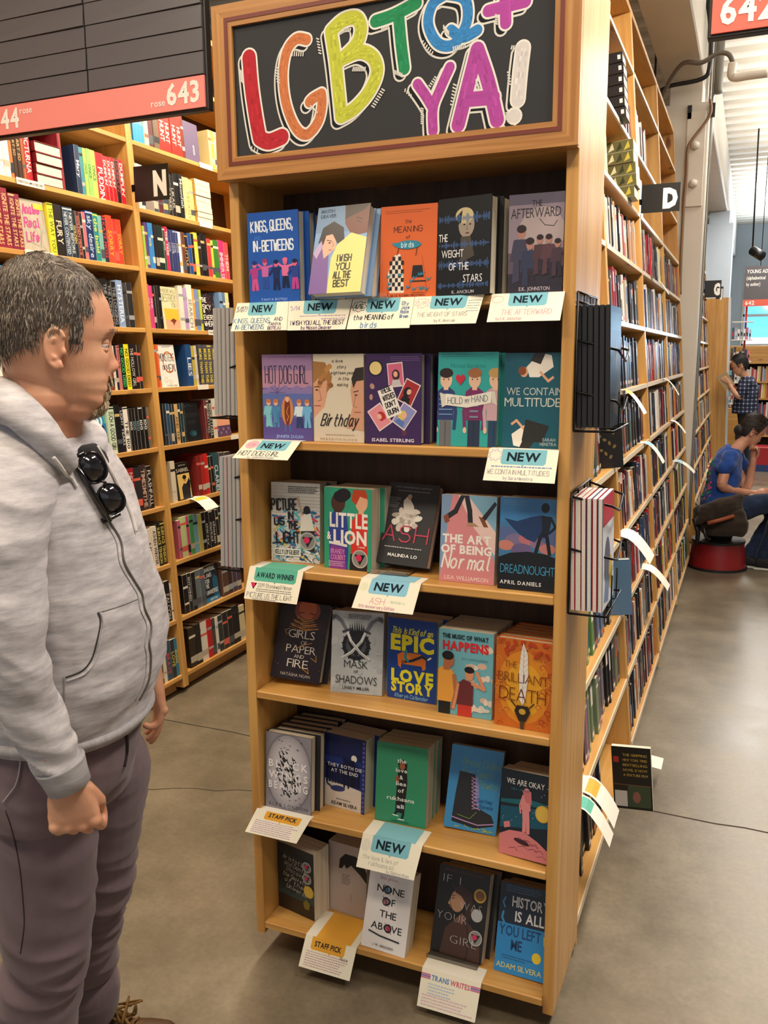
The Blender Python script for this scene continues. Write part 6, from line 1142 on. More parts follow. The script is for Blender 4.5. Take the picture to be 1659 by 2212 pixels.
# ------------------------------------------------------------------ wire racks with magazines on the case sides
def wire(m, pts, r=.0028): m.tube(pts, r, 6)
def rack(name, x, sg, y0, y1, z0, z1, zm, label):
    r = thing(name, label, 'rack', (x, y0, z0)); dy = y1 - y0; H = z1 - z0; D = .088 * sg
    m = M()
    for q in (0, dy): wire(m, [(0.003 * sg, q, H), (0.003 * sg, q, 0), (D, q, 0)])
    wire(m, [(.003 * sg, 0, H), (.003 * sg, dy, H)]); wire(m, [(.003 * sg, 0, H - .02), (.003 * sg, dy, H - .02)]); m.obj('back_frame', WIRE, r)
    for zz_ in (H * zm, H * .5 if zm > .7 else H * .25, 0.004):
        m = M(); wire(m, [(.003 * sg, 0, zz_ + .012), (D, dy * .12, zz_ - .01), (D * 1.05, dy * .5, zz_ - .034), (D, dy * .88, zz_ - .01), (.003 * sg, dy, zz_ + .012)] if zz_ > .01 else [(.003 * sg, 0, 0), (D, 0, 0), (D, dy, 0), (.003 * sg, dy, 0)]); m.obj('front_wire', WIRE, r)
    for q in (.33, .66):
        m = M(); wire(m, [(.003 * sg, dy * q, H), (.003 * sg, dy * q, 0), (D, dy * q, 0), (D, dy * q, H * .28)], .0022); m.obj('upright_wire', WIRE, r)
    return r
def mags(x, sg, y, z, w, h, cols, thick, label, group, edge, draw=None, bulge=0):
    for i, c in enumerate(cols):
        xx = x + sg * (.006 + i * thick); m = M(); t = thick * .86
        mt = Matrix.Translation((xx, y, z + .004)) @ Matrix.Rotation(.03 * sg * (-1), 4, 'Y')
        o = thing('magazine', '%s of the %s' % ([ 'innermost', 'second', 'third', 'fourth', 'fifth', 'sixth', 'seventh', 'outermost'][i if i < len(cols) - 1 else 7], label), 'magazine', group=group, mtx=mt)
        x0, x1 = sorted((0, sg * t)); m.box(x0 + t * .15, .0, 0, x1 - t * .15, w, h, 0); m.obj('page_block', edge, o)
        m = M(); m.box(x0, .0008, .0005, x0 + t * .15, w - .001, h - .0005); m.box(x1 - t * .15, .0008, .0005, x1, w - .001, h - .0005); m.obj('cover', plain('mag_cover_' + c, c, .3), o)
        if draw and i == len(cols) - 1:
            a = Art(); a.clip = (0, 0, 100, 150); draw(a); V = [(sg * t + sg * (L * 4e-5 + 2e-4), u / 100 * w, v / 150 * h) for u, v, L in a.m.v]; a.m.v = V; a.m.obj('cover_print', INK, o)
GREYP = plain('grey_page_edges', 'a8a4a2', .8, var=.3, bscale=400); DARKP = plain('black_page_edges', '1c1b1c', .5); WHP = plain('magazine_edges', 'd4cfc6', .8, var=.2, bscale=300)
XR = W + .001
rack('wire_rack', XR, 1, .012, .255, 1.545, 1.845, .62, 'black wire rack of black comics on the right side of the display case')
rack('wire_rack', XR, 1, .012, .255, 1.125, 1.405, .93, 'black wire rack of bright magazines, lower on the right side of the display case')
rack('wire_rack', -.001, -1, .012, .255, 1.555, 1.805, .93, 'black wire rack, upper one on the left side of the display case')
rack('wire_rack', -.001, -1, .012, .255, 1.145, 1.41, .93, 'black wire rack, lower one on the left side of the display case')
def m_black(a): a.rect(0, 0, 100, 150, '101012'); a.poly([(30, 20), (60, 50), (70, 110), (90, 120), (96, 40), (70, 10)], '3a3428'); a.poly([(50, 60), (64, 90), (60, 120)], '8a7c5c'); a.rect(8, 120, 90, 142, '24404c')
def m_bright(a): a.rect(0, 0, 100, 150, 'd8dce4'); a.rect(0, 112, 100, 150, 'b82c3c'); a.hand('COMICS', 8, 118, 20, 'f0ece4', w=80, lw=4) if False else None; a.ell(40, 60, 26, 34, '5c5a70'); a.ell(70, 40, 16, 24, 'c8b040'); a.poly([(10, 10), (30, 50), (60, 30), (50, 4)], '7a90b0')
mags(XR, 1, .022, 1.548, .165, .265, ['0e0e10'] * 6, .0125, 'black comics in the upper right rack', 'black comics', DARKP, m_black)
mags(XR, 1, .018, 1.128, .17, .262, ['c8404c', 'e4e0d8', 'c82c3c', '4a6a94', 'b82c3c', '6a7c94'], .0125, 'bright magazines in the lower right rack', 'bright magazines', WHP, m_bright)
mags(-.001, -1, .018, 1.558, .17, .275, ['8a8684', 'b0acaa', '8a8684', 'b0acaa', '9a9896', 'c8c4c0'], .0128, 'grey newspapers in the upper left rack', 'grey newspapers', GREYP)
mags(-.001, -1, .018, 1.148, .17, .30, ['8a5a6c', 'b0acaa', '7a8a94', 'b0acaa', 'a87080', '9cb8c0'], .0128, 'magazines in the lower left rack', 'left rack magazines', GREYP)
# ------------------------------------------------------------------ signs
SIGNGREY = plain('sign_slate', '57555a', .4); PINK = plain('sign_pink', 'ea8a82', .5); PINK2 = plain('sign_red', 'd9604f', .45)
def txt(parent, t, x, z, h, col, w=None, bold=.03, align='l', y=-.001, name='lettering'):
    a = Art(); a.text(t, x, z, h, col, w=w, bold=bold, align=align); V = [(u, y - L * 4e-5, v) for u, v, L in a.m.v]; a.m.v = V; return a.m.obj(name, INKMATTE, parent)
def aisle_sign(x0, x1, y, z0, z1, pink, label, lnum, rnum, word='rose'):
    r = thing('aisle_sign', label, 'sign', (x0, y, z0)); w = x1 - x0; H = z1 - z0; bh = .088
    m = M(); m.box(-.008, .006, -.008, w + .008, .034, H, bev=.002); m.obj('frame', BLACKP, r)
    m = M(); m.box(0, 0, 0, w, .006, bh); B = m.obj('number_band', pink, r)
    sh = .0635; z = bh + .003; i = 0; rr = random.Random(4)
    while z + sh < H:
        for (a0, a1) in ((0, w / 2 - .003), (w / 2 + .003, w)):
            m = M(); tl = rr.uniform(.0, .004); 
            vs = [(a0, .006, z), (a1, .006, z), (a1, -.002 - tl, z + .001), (a0, -.002, z + .001), (a0, .006, z + sh - .0015), (a1, .006, z + sh - .0015), (a1, .0005, z + sh - .0015), (a0, .0005 - tl * .5, z + sh - .0015)]
            m.raw(vs, [(0, 1, 2, 3)[::-1], (4, 5, 6, 7), (3, 2, 6, 7), (0, 3, 7, 4), (2, 1, 5, 6), (1, 0, 4, 5)]); m.obj('slat', SIGNGREY, r)
        z += sh
    W_ = 'efe8e0'
    txt(B, rnum, w - .018, .018, .058, W_, w=.118, align='r', bold=.03); txt(B, word, w - .142, .018, .020, W_, w=.052, align='r', bold=.01)
    txt(B, lnum, .018, .018, .058, W_, w=.118, bold=.03); txt(B, word, .142, .056, .020, W_, w=.052, bold=.01)
    for q in (.12, w - .12):
        m = M(); m.tube([(q, .02, H), (q, .02, 4.6 - z0)], .004, 6); m.obj('hanging_rod', WIRE, r)
    return r
p0, p1 = on(443, 230, 1, .4), on(443, 162, 1, .4)
aisle_sign(p0.x - .86, p0.x, .4, 2.447, 3.2, PINK, 'large hanging slate sign with a pink band numbered 643 over the man', '644', '643')
p0 = on(1536, 70, 1, .4); aisle_sign(p0.x, p0.x + .765, .4, 2.449, 3.2, PINK2, 'hanging slate sign with a red band numbered 642 over the right aisle', '642', '641')
p0 = on(1604, 662, 1, 11.5); q = on(1604, 650, 1, 11.5); fz = p0.z
r = thing('aisle_sign', 'distant slate sign reading Young Adult with a red 642 band', 'sign', (p0.x, 11.5, p0.z)); kk = 11.5 + 1.9
hh = on(1610, 575, 1, 11.5).z - fz; m = M(); m.box(0, 0, .09, 1.3, .03, hh); m.obj('panel', SIGNGREY, r); m = M(); m.box(0, -.004, 0, 1.3, .03, .09); B = m.obj('number_band', PINK2, r)
txt(B, '642', .03, .02, .052, 'f0e8e0', w=.12, y=-.006); 
for i, (t, w_) in enumerate((('YOUNG ADULT', .36), ('(alphabetical', .24), ('by author)', .18))): txt(r, t, .03, hh - .10 - i * .085, .05 if i == 0 else .045, 'f4f0ec', w=w_, y=-.002, bold=.02)
for q in (.2, 1.1): m = M(); m.tube([(q, .015, hh), (q, .015, 4.6 - fz)], .005, 6); m.obj('hanging_rod', WIRE, r)
def blade(x0, z0, x1, z1, y, ch, label, fs):
    r = thing('letter_sign', label, 'sign', (x0, y, z0), 'black letter signs'); m = M(); m.box(0, 0, 0, x1 - x0, .004, z1 - z0); m.obj('panel', BLACKP, r)
    w = x1 - x0; h = z1 - z0; txt(r, ch, w * .94 - .0, h * .17, h * .62, 'f2efe8', w=w * .38, align='r', bold=.07, y=-.0008, name='letter')
    m = M(); m.box(-.03, .0, h * .3, .004, .004, h * .5); m.obj('bracket', WIRE, r); return r
a0 = on(292, 437, 1, 1.575); a1 = on(362, 352, 1, 1.575); blade(a0.x, a0.z, a1.x, a1.z, 1.575, 'N', 'square black sign with a white letter N on the left run', 0)
a0 = on(1384, 461, 1, 2.83); a1 = on(1471, 393, 1, 2.83); blade(a0.x, a0.z, a1.x, a1.z, 2.83, 'D', 'black sign with a white letter D on the right run', 0)
a0 = on(1521, 643, 1, 8.2); a1 = on(1559, 605, 1, 8.2); blade(a0.x, a0.z, a1.x, a1.z, 8.2, 'G', 'distant black sign with a white letter G beyond the column', 0)
a0 = on(1546, 646, 1, 9.4); a1 = on(1563, 619, 1, 9.4); blade(a0.x, a0.z, a1.x, a1.z, 9.4, 'J', 'distant black sign with a white letter J behind the letter G', 0)
# ------------------------------------------------------------------ people
from mathutils.bvhtree import BVHTree
from mathutils import noise as mnoise
def loft(m, st, n=20, ex=2.0):
    """st: (center, U, V) with U, V the half axes of each ring"""
    k = len(st); vs = []
    for c, U, V in st:
        c = Vector(c); U = Vector(U); V = Vector(V)
        for j in range(n):
            t = 2 * PI * j / n; a, b = math.cos(t), math.sin(t); p = 2.0 / ex
            vs.append(c + U * (abs(a) ** p) * (1 if a >= 0 else -1) + V * (abs(b) ** p) * (1 if b >= 0 else -1))
    fs = [(i * n + j, i * n + (j + 1) % n, (i + 1) * n + (j + 1) % n, (i + 1) * n + j) for i in range(k - 1) for j in range(n)]
    fs += [tuple(reversed(range(n))), tuple((k - 1) * n + j for j in range(n))]
    m.raw(vs, fs, 0, None, True)
def ball(m, c, rx, ry=None, rz=None, rot=None, n=12):
    ry = ry or rx; rz = rz or rx; c = Vector(c); vs = []; fs = []
    for i in range(1, n // 2 + 2 - 1):
        ph = PI * i / (n // 2 + 1)
        for j in range(n):
            t = 2 * PI * j / n; v = Vector((rx * math.sin(ph) * math.cos(t), ry * math.sin(ph) * math.sin(t), rz * math.cos(ph)))
            vs.append(c + (rot @ v if rot else v))
    R_ = n // 2; top = Vector((0, 0, rz)); bot = Vector((0, 0, -rz))
    vs += [c + (rot @ top if rot else top), c + (rot @ bot if rot else bot)]; T_ = len(vs) - 2
    for i in range(R_ - 1):
        for j in range(n): fs.append((i * n + j, (i + 1) * n + j, (i + 1) * n + (j + 1) % n, i * n + (j + 1) % n))
    for j in range(n): fs.append((T_, j, (j + 1) % n)); fs.append((T_ + 1, (R_ - 1) * n + (j + 1) % n, (R_ - 1) * n + j))
    m.raw(vs, fs, 0, None, True)
def chain(m, pts, rad, n=10, sub=4):
    """rounded limb through joints with its own radius at each"""
    P = [Vector(p) for p in pts]; out = []; R_ = []
    for i in range(len(P) - 1):
        p0 = P[max(i - 1, 0)]; p1 = P[i]; p2 = P[i + 1]; p3 = P[min(i + 2, len(P) - 1)]
        for k in range(sub):
            t = k / sub; out.append(.5 * ((2 * p1) + (p2 - p0) * t + (2 * p0 - 5 * p1 + 4 * p2 - p3) * t * t + (3 * p1 - p0 - 3 * p2 + p3) * t ** 3)); R_.append(rad[i] + (rad[i + 1] - rad[i]) * t)
    out.append(P[-1]); R_.append(rad[-1]); m.tube(out, R_, n)
    ball(m, P[0], rad[0] * .98, n=n); ball(m, P[-1], rad[-1] * .98, n=n)
def remesh(m, name, mats, parent, vox, smooth=3, disp=None, mtx=None):
    me = m.mesh('tmp', []); o = bpy.data.objects.new('tmp', me); COL.objects.link(o)
    md = o.modifiers.new('r', 'REMESH'); md.mode = 'VOXEL'; md.voxel_size = vox; md.use_smooth_shade = True
    if smooth: s = o.modifiers.new('s', 'SMOOTH'); s.iterations = smooth; s.factor = .5
    dg = bpy.context.evaluated_depsgraph_get(); new = bpy.data.meshes.new_from_object(o.evaluated_get(dg)); bpy.data.objects.remove(o)
    if disp:
        nv = len(new.vertices); co = np.empty(nv * 3); no = np.empty(nv * 3); new.vertices.foreach_get('co', co); new.vertices.foreach_get('normal', no)
        co = co.reshape(-1, 3); no = no.reshape(-1, 3); co = co + no * disp(co, no)[:, None]; new.vertices.foreach_set('co', co.ravel()); new.update()
    new.materials.clear()
    for mt_ in (mats if isinstance(mats, list) else [mats]): new.materials.append(mt_)
    new.polygons.foreach_set('use_smooth', [True] * len(new.polygons)); new.name = name
    return link(name, new, parent, mtx)
def skin_mat(name, a, b_, rough=.5):
    m, nt, b = newmat(name); tc = N(nt, 'ShaderNodeTexCoord'); no = N(nt, 'ShaderNodeTexNoise'); no.inputs['Scale'].default_value = 14; no.inputs['Detail'].default_value = 5
    nt.links.new(tc.outputs['Object'], no.inputs['Vector']); cr = N(nt, 'ShaderNodeValToRGB'); cr.color_ramp.elements[0].color = hx(a); cr.color_ramp.elements[1].color = hx(b_); cr.color_ramp.elements[0].position = .3; cr.color_ramp.elements[1].position = .7
    nt.links.new(no.outputs[0], cr.inputs[0]); nt.links.new(cr.outputs[0], b.inputs['Base Color']); b.inputs['Roughness'].default_value = rough
    b.inputs['Subsurface Weight'].default_value = .12; b.inputs['Subsurface Radius'].default_value = (.01, .004, .002); b.inputs['Subsurface Scale'].default_value = .5
    bu = N(nt, 'ShaderNodeBump'); bu.inputs['Strength'].default_value = .25; bu.inputs['Distance'].default_value = .0008; n2 = N(nt, 'ShaderNodeTexNoise'); n2.inputs['Scale'].default_value = 260
    nt.links.new(tc.outputs['Object'], n2.inputs['Vector']); nt.links.new(n2.outputs[0], bu.inputs['Height']); nt.links.new(bu.outputs[0], b.inputs['Normal']); return m
def cloth_mat(name, a, b_, sc=(60, 60, 14), rough=.95, pos=(.35, .65), bump=.3, fine=700):
    m, nt, b = newmat(name); tc = N(nt, 'ShaderNodeTexCoord'); mp = N(nt, 'ShaderNodeMapping'); mp.inputs['Scale'].default_value = sc; mp.inputs['Rotation'].default_value = (.35, .3, 0)
    no = N(nt, 'ShaderNodeTexNoise'); no.inputs['Scale'].default_value = 1; no.inputs['Detail'].default_value = 6; no.inputs['Roughness'].default_value = .65
    nt.links.new(tc.outputs['Object'], mp.inputs[0]); nt.links.new(mp.outputs[0], no.inputs['Vector'])
    cr = N(nt, 'ShaderNodeValToRGB'); cr.color_ramp.elements[0].color = hx(a); cr.color_ramp.elements[1].color = hx(b_); cr.color_ramp.elements[0].position, cr.color_ramp.elements[1].position = pos
    nt.links.new(no.outputs[0], cr.inputs[0]); nt.links.new(cr.outputs[0], b.inputs['Base Color']); b.inputs['Roughness'].default_value = rough; b.inputs['Specular IOR Level'].default_value = .1
    b.inputs['Sheen Weight'].default_value = .15
    n2 = N(nt, 'ShaderNodeTexNoise'); n2.inputs['Scale'].default_value = fine; nt.links.new(tc.outputs['Object'], n2.inputs['Vector'])
    bu = N(nt, 'ShaderNodeBump'); bu.inputs['Strength'].default_value = bump; bu.inputs['Distance'].default_value = .001; nt.links.new(n2.outputs[0], bu.inputs['Height']); nt.links.new(bu.outputs[0], b.inputs['Normal']); return m
SKIN = skin_mat('skin', 'c88a6c', 'dba888'); HEATHER = cloth_mat('heather_fleece', '9f9da3', 'd8d4d8', sc=(16, 16, 75), pos=(.3, .7)); TROUS = cloth_mat('mauve_twill', '6c5c62', '786870', (9, 9, 9), .9, (.3, .7), .2)
# hand: wrist, unit direction of the fingers, unit side towards the thumb, unit normal out of the palm
def hand(m, w, d, side, pn, L=.185, curl=(1.3, 1.35, 1.4, 1.45), thumb=(.6, .3), spread=.02, sc=1.0):
    w = Vector(w); d = Vector(d).normalized(); side = Vector(side); side = (side - d * side.dot(d)).normalized(); pn = d.cross(side) if d.cross(side).dot(Vector(pn)) > 0 else -d.cross(side)
    pl = .090 * sc
    loft(m, [(w - d * .03 * sc, side * .028 * sc, pn * .021 * sc), (w, side * .029 * sc, pn * .019 * sc), (w + d * .03 * sc, side * .038 * sc, pn * .018 * sc), (w + d * .062 * sc, side * .043 * sc, pn * .016 * sc), (w + d * (pl - .006), side * .041 * sc, pn * .0125 * sc), (w + d * pl, side * .036 * sc, pn * .009 * sc)], 18, 2.3)
    lens = (.074, .082, .076, .060)
    for i in range(4):
        s0 = (.032 - i * .0215) * sc; b0 = w + d * (pl - .008 * sc - abs(i - 1) * .004 * sc) + side * s0; l = lens[i] * sc; c = curl[i]; P = [b0 - d * .02 * sc, b0]; ang = c * .42; cur = b0; ball(m, b0 - pn * .004 * sc, .0122 * sc, n=12)
        for seg in (.46, .31, .23):
            dd = (d * math.cos(ang) + pn * math.sin(ang) + side * spread * (1.5 - i)).normalized(); cur = cur + dd * l * seg; P.append(cur); ang += c * .86
        chain(m, P, [.0105 * sc, .0108 * sc, .0096 * sc, .0088 * sc, .0078 * sc], 10, 2)
    b0 = w + d * .022 * sc + side * .026 * sc + pn * .006 * sc; a, e = thumb
    d1 = (d * math.cos(a) + side * math.sin(a) + pn * .45).normalized(); d2 = (d * math.cos(a - e * .4) + side * math.sin(a - e * 1.4) + pn * (.5 + e)).normalized(); d3 = (d * math.cos(a - e) + side * math.sin(a - e * 2.2) + pn * (.5 + e * 1.5)).normalized()
    p1 = b0 + d1 * .042 * sc; p2 = p1 + d2 * .032 * sc; p3 = p2 + d3 * .024 * sc
    chain(m, [b0, p1, p2, p3], [.016 * sc, .0125 * sc, .0112 * sc, .009 * sc], 10, 2)
def interp(tab, z):
    tab = sorted(tab); 
    if z <= tab[0][0]: return tab[0][1]
    for (a, va), (b, vb) in zip(tab, tab[1:]):
        if z <= b: t = (z - a) / (b - a); t = t * t * (3 - 2 * t) * .5 + t * .5; return va + (vb - va) * t
    return tab[-1][1]
XF = [(-.102,.045),(-.096,.060),(-.088,.073),(-.078,.0785),(-.068,.0765),(-.060,.081),(-.053,.0835),(-.0475,.080),(-.042,.0855),(-.034,.084),(-.026,.0825),(-.01,.083),(.008,.0835),(.020,.0845),(.030,.090),(.040,.0935),(.055,.092),(.08,.087),(.106,.076),(.125,.060),(.142,.036),(.152,.010),(.158,-.02)]
XB = [(-.102,.02),(-.085,.0),(-.06,-.04),(-.03,-.078),(0,-.096),(.05,-.103),(.10,-.095),(.13,-.078),(.148,-.055),(.158,-.022)]
HW = [(-.102,.012),(-.094,.030),(-.085,.043),(-.07,.053),(-.04,.064),(0,.073),(.05,.0775),(.09,.073),(.12,.061),(.142,.043),(.153,.024),(.158,.004)]
def head(m, mtx, fem=False, eyes=True, nose=1.0, brow=1.0):
    n = 72; rows = 64; vs = []
    for i in range(rows + 1):
        z = -.102 + .26 * (1 - math.cos(PI * i / rows)) / 2; f = interp(XF, z); b = interp(XB, z); w = interp(HW, z); cx = (f + b) / 2 * .55 + b * .0 + (f * .2 + b * .25) ; 
        cx = (f + b) / 2
        for j in range(n):
            t = 2 * PI * j / n; ca, sa = math.cos(t), math.sin(t); p = 2 / 2.25
            x = cx + (f - cx) * (abs(ca) ** p) * (1 if ca > 0 else -1); y = w * (abs(sa) ** p) * (1 if sa > 0 else -1)
            if ca > 0:
                g = lambda y0, z0, sy, sz: math.exp(-((abs(y) - y0) / sy) ** 2 - ((z - z0) / sz) ** 2)
                nz = interp([(-.034, 0), (-.0285, .009), (-.021, .0175), (-.015, .0185), (-.005, .013), (.01, .007), (.024, .003), (.036, 0)], z) * nose
                x += nz * math.exp(-(y / (.0095 + .002 * (z < -.01))) ** 2)
                x += .0075 * g(.0115, -.0215, .006, .007) * nose
                x -= .0125 * g(.031, .018, .014, .010); x += .0045 * g(.028, .038, .02, .006) * brow; x += .004 * g(.045, -.008, .016, .014)
                x += .003 * g(0, -.0425, .018, .004) + .004 * g(0, -.053, .015, .004) - .003 * g(0, -.0475, .022, .0022); x -= .003 * g(.03, -.035, .008, .014)
            vs.append(Vector((x, y, z)))
    fs = [(i * n + j, i * n + (j + 1) % n, (i + 1) * n + (j + 1) % n, (i + 1) * n + j) for i in range(rows) for j in range(n)]
    fs += [tuple(reversed(range(n))), tuple(rows * n + j for j in range(n))]
    m.raw([mtx @ v for v in vs], fs, 0, None, True)
    R3 = mtx.to_3x3()
    for s in (-1, 1):                                               # ears: bowl, rim, lobe
        c = Vector((-.006, s * .0765, .008)); rot = Matrix.Rotation(.16, 3, 'Y') @ Matrix.Rotation(s * .38, 3, 'Z')
        P = []
        for q in range(15):
            t = -2.2 + 4.75 * q / 14 ; P.append(mtx @ (c + rot @ Vector((-.0165 * math.cos(t - .3) + .0, s * (.006 + .004 * math.cos(t)), .030 * math.sin(t) * 1.02))))
        m.tube(P, [.0036] * 15, 8)
        P = [mtx @ (c + rot @ Vector((x_, s * .0075, z_))) for x_, z_ in ((-.004, .017), (-.009, .004), (-.006, -.012), (.002, -.016))]; m.tube(P, .0030, 8)
        ball(m, mtx @ (c + rot @ Vector((-.002, s * .001, 0))), .0145, .004, .028, R3 @ rot, 14)
        ball(m, mtx @ (c + rot @ Vector((.006, s * .004, -.0255))), .008, .005, .009, R3 @ rot, 10)
        ball(m, mtx @ (c + rot @ Vector((.012, s * .003, -.004))), .004, .005, .007, R3 @ rot, 8)
def face_frame(pos, fwd, up=(0, 0, 1), pitch=0, s=1.0, roll=0):
    f = Vector(fwd).normalized(); u = Vector(up); l = u.cross(f).normalized(); u = f.cross(l)
    m = Matrix.Identity(4)
    for i in range(3): m[i][0] = f[i]; m[i][1] = l[i]; m[i][2] = u[i]; m[i][3] = pos[i]
    return m @ Matrix.Rotation(pitch, 4, 'Y') @ Matrix.Rotation(roll, 4, 'X') @ Matrix.Diagonal((s, s, s, 1))
def eye(mtx, parent, iris='4a5a60'):
    for s in (-1, 1):
        a = M(); c = Vector((.0672, s * .031, .0165)); ball(a, mtx @ c, .0118, n=18); e = a.obj('eye', plain('eye_white', 'd8d0c8', .2), parent)
        a = M(); ball(a, mtx @ (c + Vector((.0078, -s * .0005, -.001))), .0054, n=10); a.obj('iris', plain('iris_' + iris, iris, .15), e)
        a = M()
        ball(a, mtx @ (c + Vector((.0002, 0, .0052))), .0128, .0135, .0098, n=18); ball(a, mtx @ (c + Vector((-.0006, 0, -.0078))), .0122, .013, .0072, n=18)
        a.tube([mtx @ (c + Vector((.0118 - .005 * k * k, s * .0125 * k, .0008 - .002 * k * k))) for k in (-1, -.6, -.2, .2, .6, 1)], .0007, 5)
        a.obj('eyelid', SKIN, parent)
def strands(name, parent, mtx, inside, n, L, col, seed=1, w=.0011, lift=.25, dirf=None, colv=.25, off=-.001):
    """short hairs rooted on the head surface: thin tapered blades"""
    rr = random.Random(seed); a = M(); tries = 0; k = 0
    while k < n and tries < n * 90:
        tries += 1; z = rr.uniform(-.10, .14) if rr.random() < .5 else .1578 - .045 * rr.random() ** 1.2; t = rr.uniform(0, 2 * PI); f = interp(XF, z); b = interp(XB, z); wd = interp(HW, z); cx = (f + b) / 2; p = 2 / 2.25
        ca, sa = math.cos(t), math.sin(t); P = Vector((cx + (f - cx) * abs(ca) ** p * (1 if ca > 0 else -1), wd * abs(sa) ** p * (1 if sa > 0 else -1), z))
        if not inside(P): continue
        nrm = Vector(((P.x + .008) / .098 ** 2, P.y / .077 ** 2, (z - .03) / .128 ** 2)).normalized()
        d = dirf(P) if dirf else Vector((-.6, 0, -.3)); d = d + Vector((rr.uniform(-.3, .3), rr.uniform(-.3, .3), rr.uniform(-.3, .3))); d = (d - nrm * d.dot(nrm)).normalized()
        l = L * rr.uniform(.6, 1.25); d1 = (d + nrm * lift).normalized(); sd = nrm.cross(d1).normalized() * w * rr.uniform(.6, 1.4)
        p0 = P + nrm * off; p1 = p0 + d1 * l * .5 ; p2 = p1 + (d - nrm * .12).normalized() * l * .5; fcol = rr.uniform(1 - colv, 1 + colv); c = hx(rr.choice(col) if isinstance(col, list) else col); c = tuple(min(1, v * fcol) for v in c[:3]) + (1,)
        a.face([mtx @ (p0 - sd), mtx @ (p0 + sd), mtx @ (p1 + sd * .8), mtx @ (p1 - sd * .8)], 0, c, True); a.face([mtx @ (p1 - sd * .8), mtx @ (p1 + sd * .8), mtx @ p2], 0, c, True); k += 1
    o = a.obj(name, HAIRMAT, parent); o['kind'] = 'stuff'; return o
HAIRMAT = attr_mat('hair_strands', .5, .35)
def cap(mtx, inside, off, col, parent, name='hair_base'):
    """close-cropped under layer following the skull"""
    n = 72; rows = 60; a = M(); G = []
    for i in range(rows + 1):
        z = -.10 + .2575 * i / rows; f = interp(XF, z); b = interp(XB, z); w = interp(HW, z); cx = (f + b) / 2; row = []
        for j in range(n):
            t = 2 * PI * j / n; ca, sa = math.cos(t), math.sin(t); p = 2 / 2.25; P = Vector((cx + (f - cx) * abs(ca) ** p * (1 if ca > 0 else -1), w * abs(sa) ** p * (1 if sa > 0 else -1), z))
            nr = Vector(((P.x - cx), P.y * 1.4, (z - .03) * .8)).normalized(); row.append((P, P + nr * (off + .0015 * mnoise.noise(P * 90))))
        G.append(row)
    for i in range(rows):
        for j in range(n):
            q = [G[i][j], G[i][(j + 1) % n], G[i + 1][(j + 1) % n], G[i + 1][j]]
            if all(inside(x[0]) for x in q): a.face([mtx @ x[1] for x in q], 0, None, True)
    top = [mtx @ x[1] for x in G[rows]]; a.face(top, 0, None, True)
    bm = bmesh.new(); me = a.mesh(name, plain(name + col, col, .7)); bm.from_mesh(me); bmesh.ops.remove_doubles(bm, verts=bm.verts, dist=1e-5); bm.to_mesh(me); bm.free()
    return link(name, me, parent)
# ---- the man ------------------------------------------------------------------
MAN = thing('person', 'man in a grey zip hoodie and mauve trousers looking at the display case', 'person', (.02, -.74, 0))
MI = Matrix.Translation((-.02, .74, 0))
def wo(m_): m_.v = [tuple(MI @ Vector(v)) for v in m_.v]; return m_
HM = face_frame(at(122, 765, 1.43), (.655, .756, 0), pitch=.03, s=1.0)
f2 = Vector((.94, .32, 0)).normalized(); l2 = Vector((-.32, .94, 0)).normalized()
b = M(); head(b, HM)
hb = HM @ Vector((0, 0, 0))
chain(b, [at(95, 1010, 1.52), at(88, 930, 1.47), at(92, 860, 1.45), at(100, 800, 1.44)], [.085, .070, .066, .062], 20)
ball(b, HM @ Vector((.022, 0, -.088)), .048, .046, .024, HM.to_3x3(), 16)
ball(b, HM @ Vector((-.02, 0, -.075)), .055, .058, .045, HM.to_3x3(), 16)
TC = [(at(110, 1060, 1.56), .09, .15), (at(130, 1250, 1.60), .10, .14), (at(150, 1420, 1.64), .10, .13), (at(145, 1560, 1.66), .11, .13)]
loft(b, [(c, f2 * a_, l2 * w_) for c, a_, w_ in TC], 18)
chain(b, [at(40, 1010, 1.40), at(14, 1200, 1.365), at(15, 1380, 1.36), at(90, 1590, 1.41), at(143, 1690, 1.445)], [.04, .038, .036, .032, .027], 12)
hd = (at(166, 1790, 1.47) - at(140, 1688, 1.445)).normalized()
hand(b, at(143, 1692, 1.447), hd, (.80, .55, .1), (-.6, .75, 0), curl=(1.55, 1.75, 1.75, 1.6), thumb=(.35, .5), sc=1.0, spread=.05)
chain(b, [at(190, 1010, 1.70), at(250, 1200, 1.86), at(290, 1330, 1.92), at(325, 1450, 1.93)], [.04, .037, .033, .026], 12)
hand(b, at(333, 1462, 1.93), (at(352, 1575, 1.95) - at(333, 1462, 1.93)), (-.3, .25, .2) , (-.75, -.5, 0), curl=(.45, .35, .5, 1.0), thumb=(.7, .2), sc=.96)
BODY = remesh(wo(b), 'body', SKIN, MAN, .0028, 2)
HM2 = MI @ HM
eye(HM2, BODY)
def hair_in(P):
    x, y, z = P
    if z > .118 and x < .066: return True
    if x > .067 - .15 * max(0, .118 - z) * (abs(y) > .03): return False
    if z > .105: return abs(y) < .2 and x < .066
    fl = .050 if z > .06 else .034
    if x > fl + .02 * (1 - min(1, abs(y) / .06)): return False
    if x > -.006: return z > .012 if x > .012 else z > .042
    return z > .02 + .55 * (x + .03) if x < -.03 else z > .036
cap(HM2, hair_in, .0035, '4e443c', BODY)
def hdir(P): return Vector((.55, 0, -.25)) if P.z > .13 and P.x > 0 else Vector((-.25 if P.x > -.02 else .1, 0, -1))
strands('hair', BODY, HM2, hair_in, 9000, .020, ['4e443c', '5e5248', '6e6258', '3a322c', '857a6e'], 3, w=.00085, lift=.30, dirf=hdir, off=.0025)
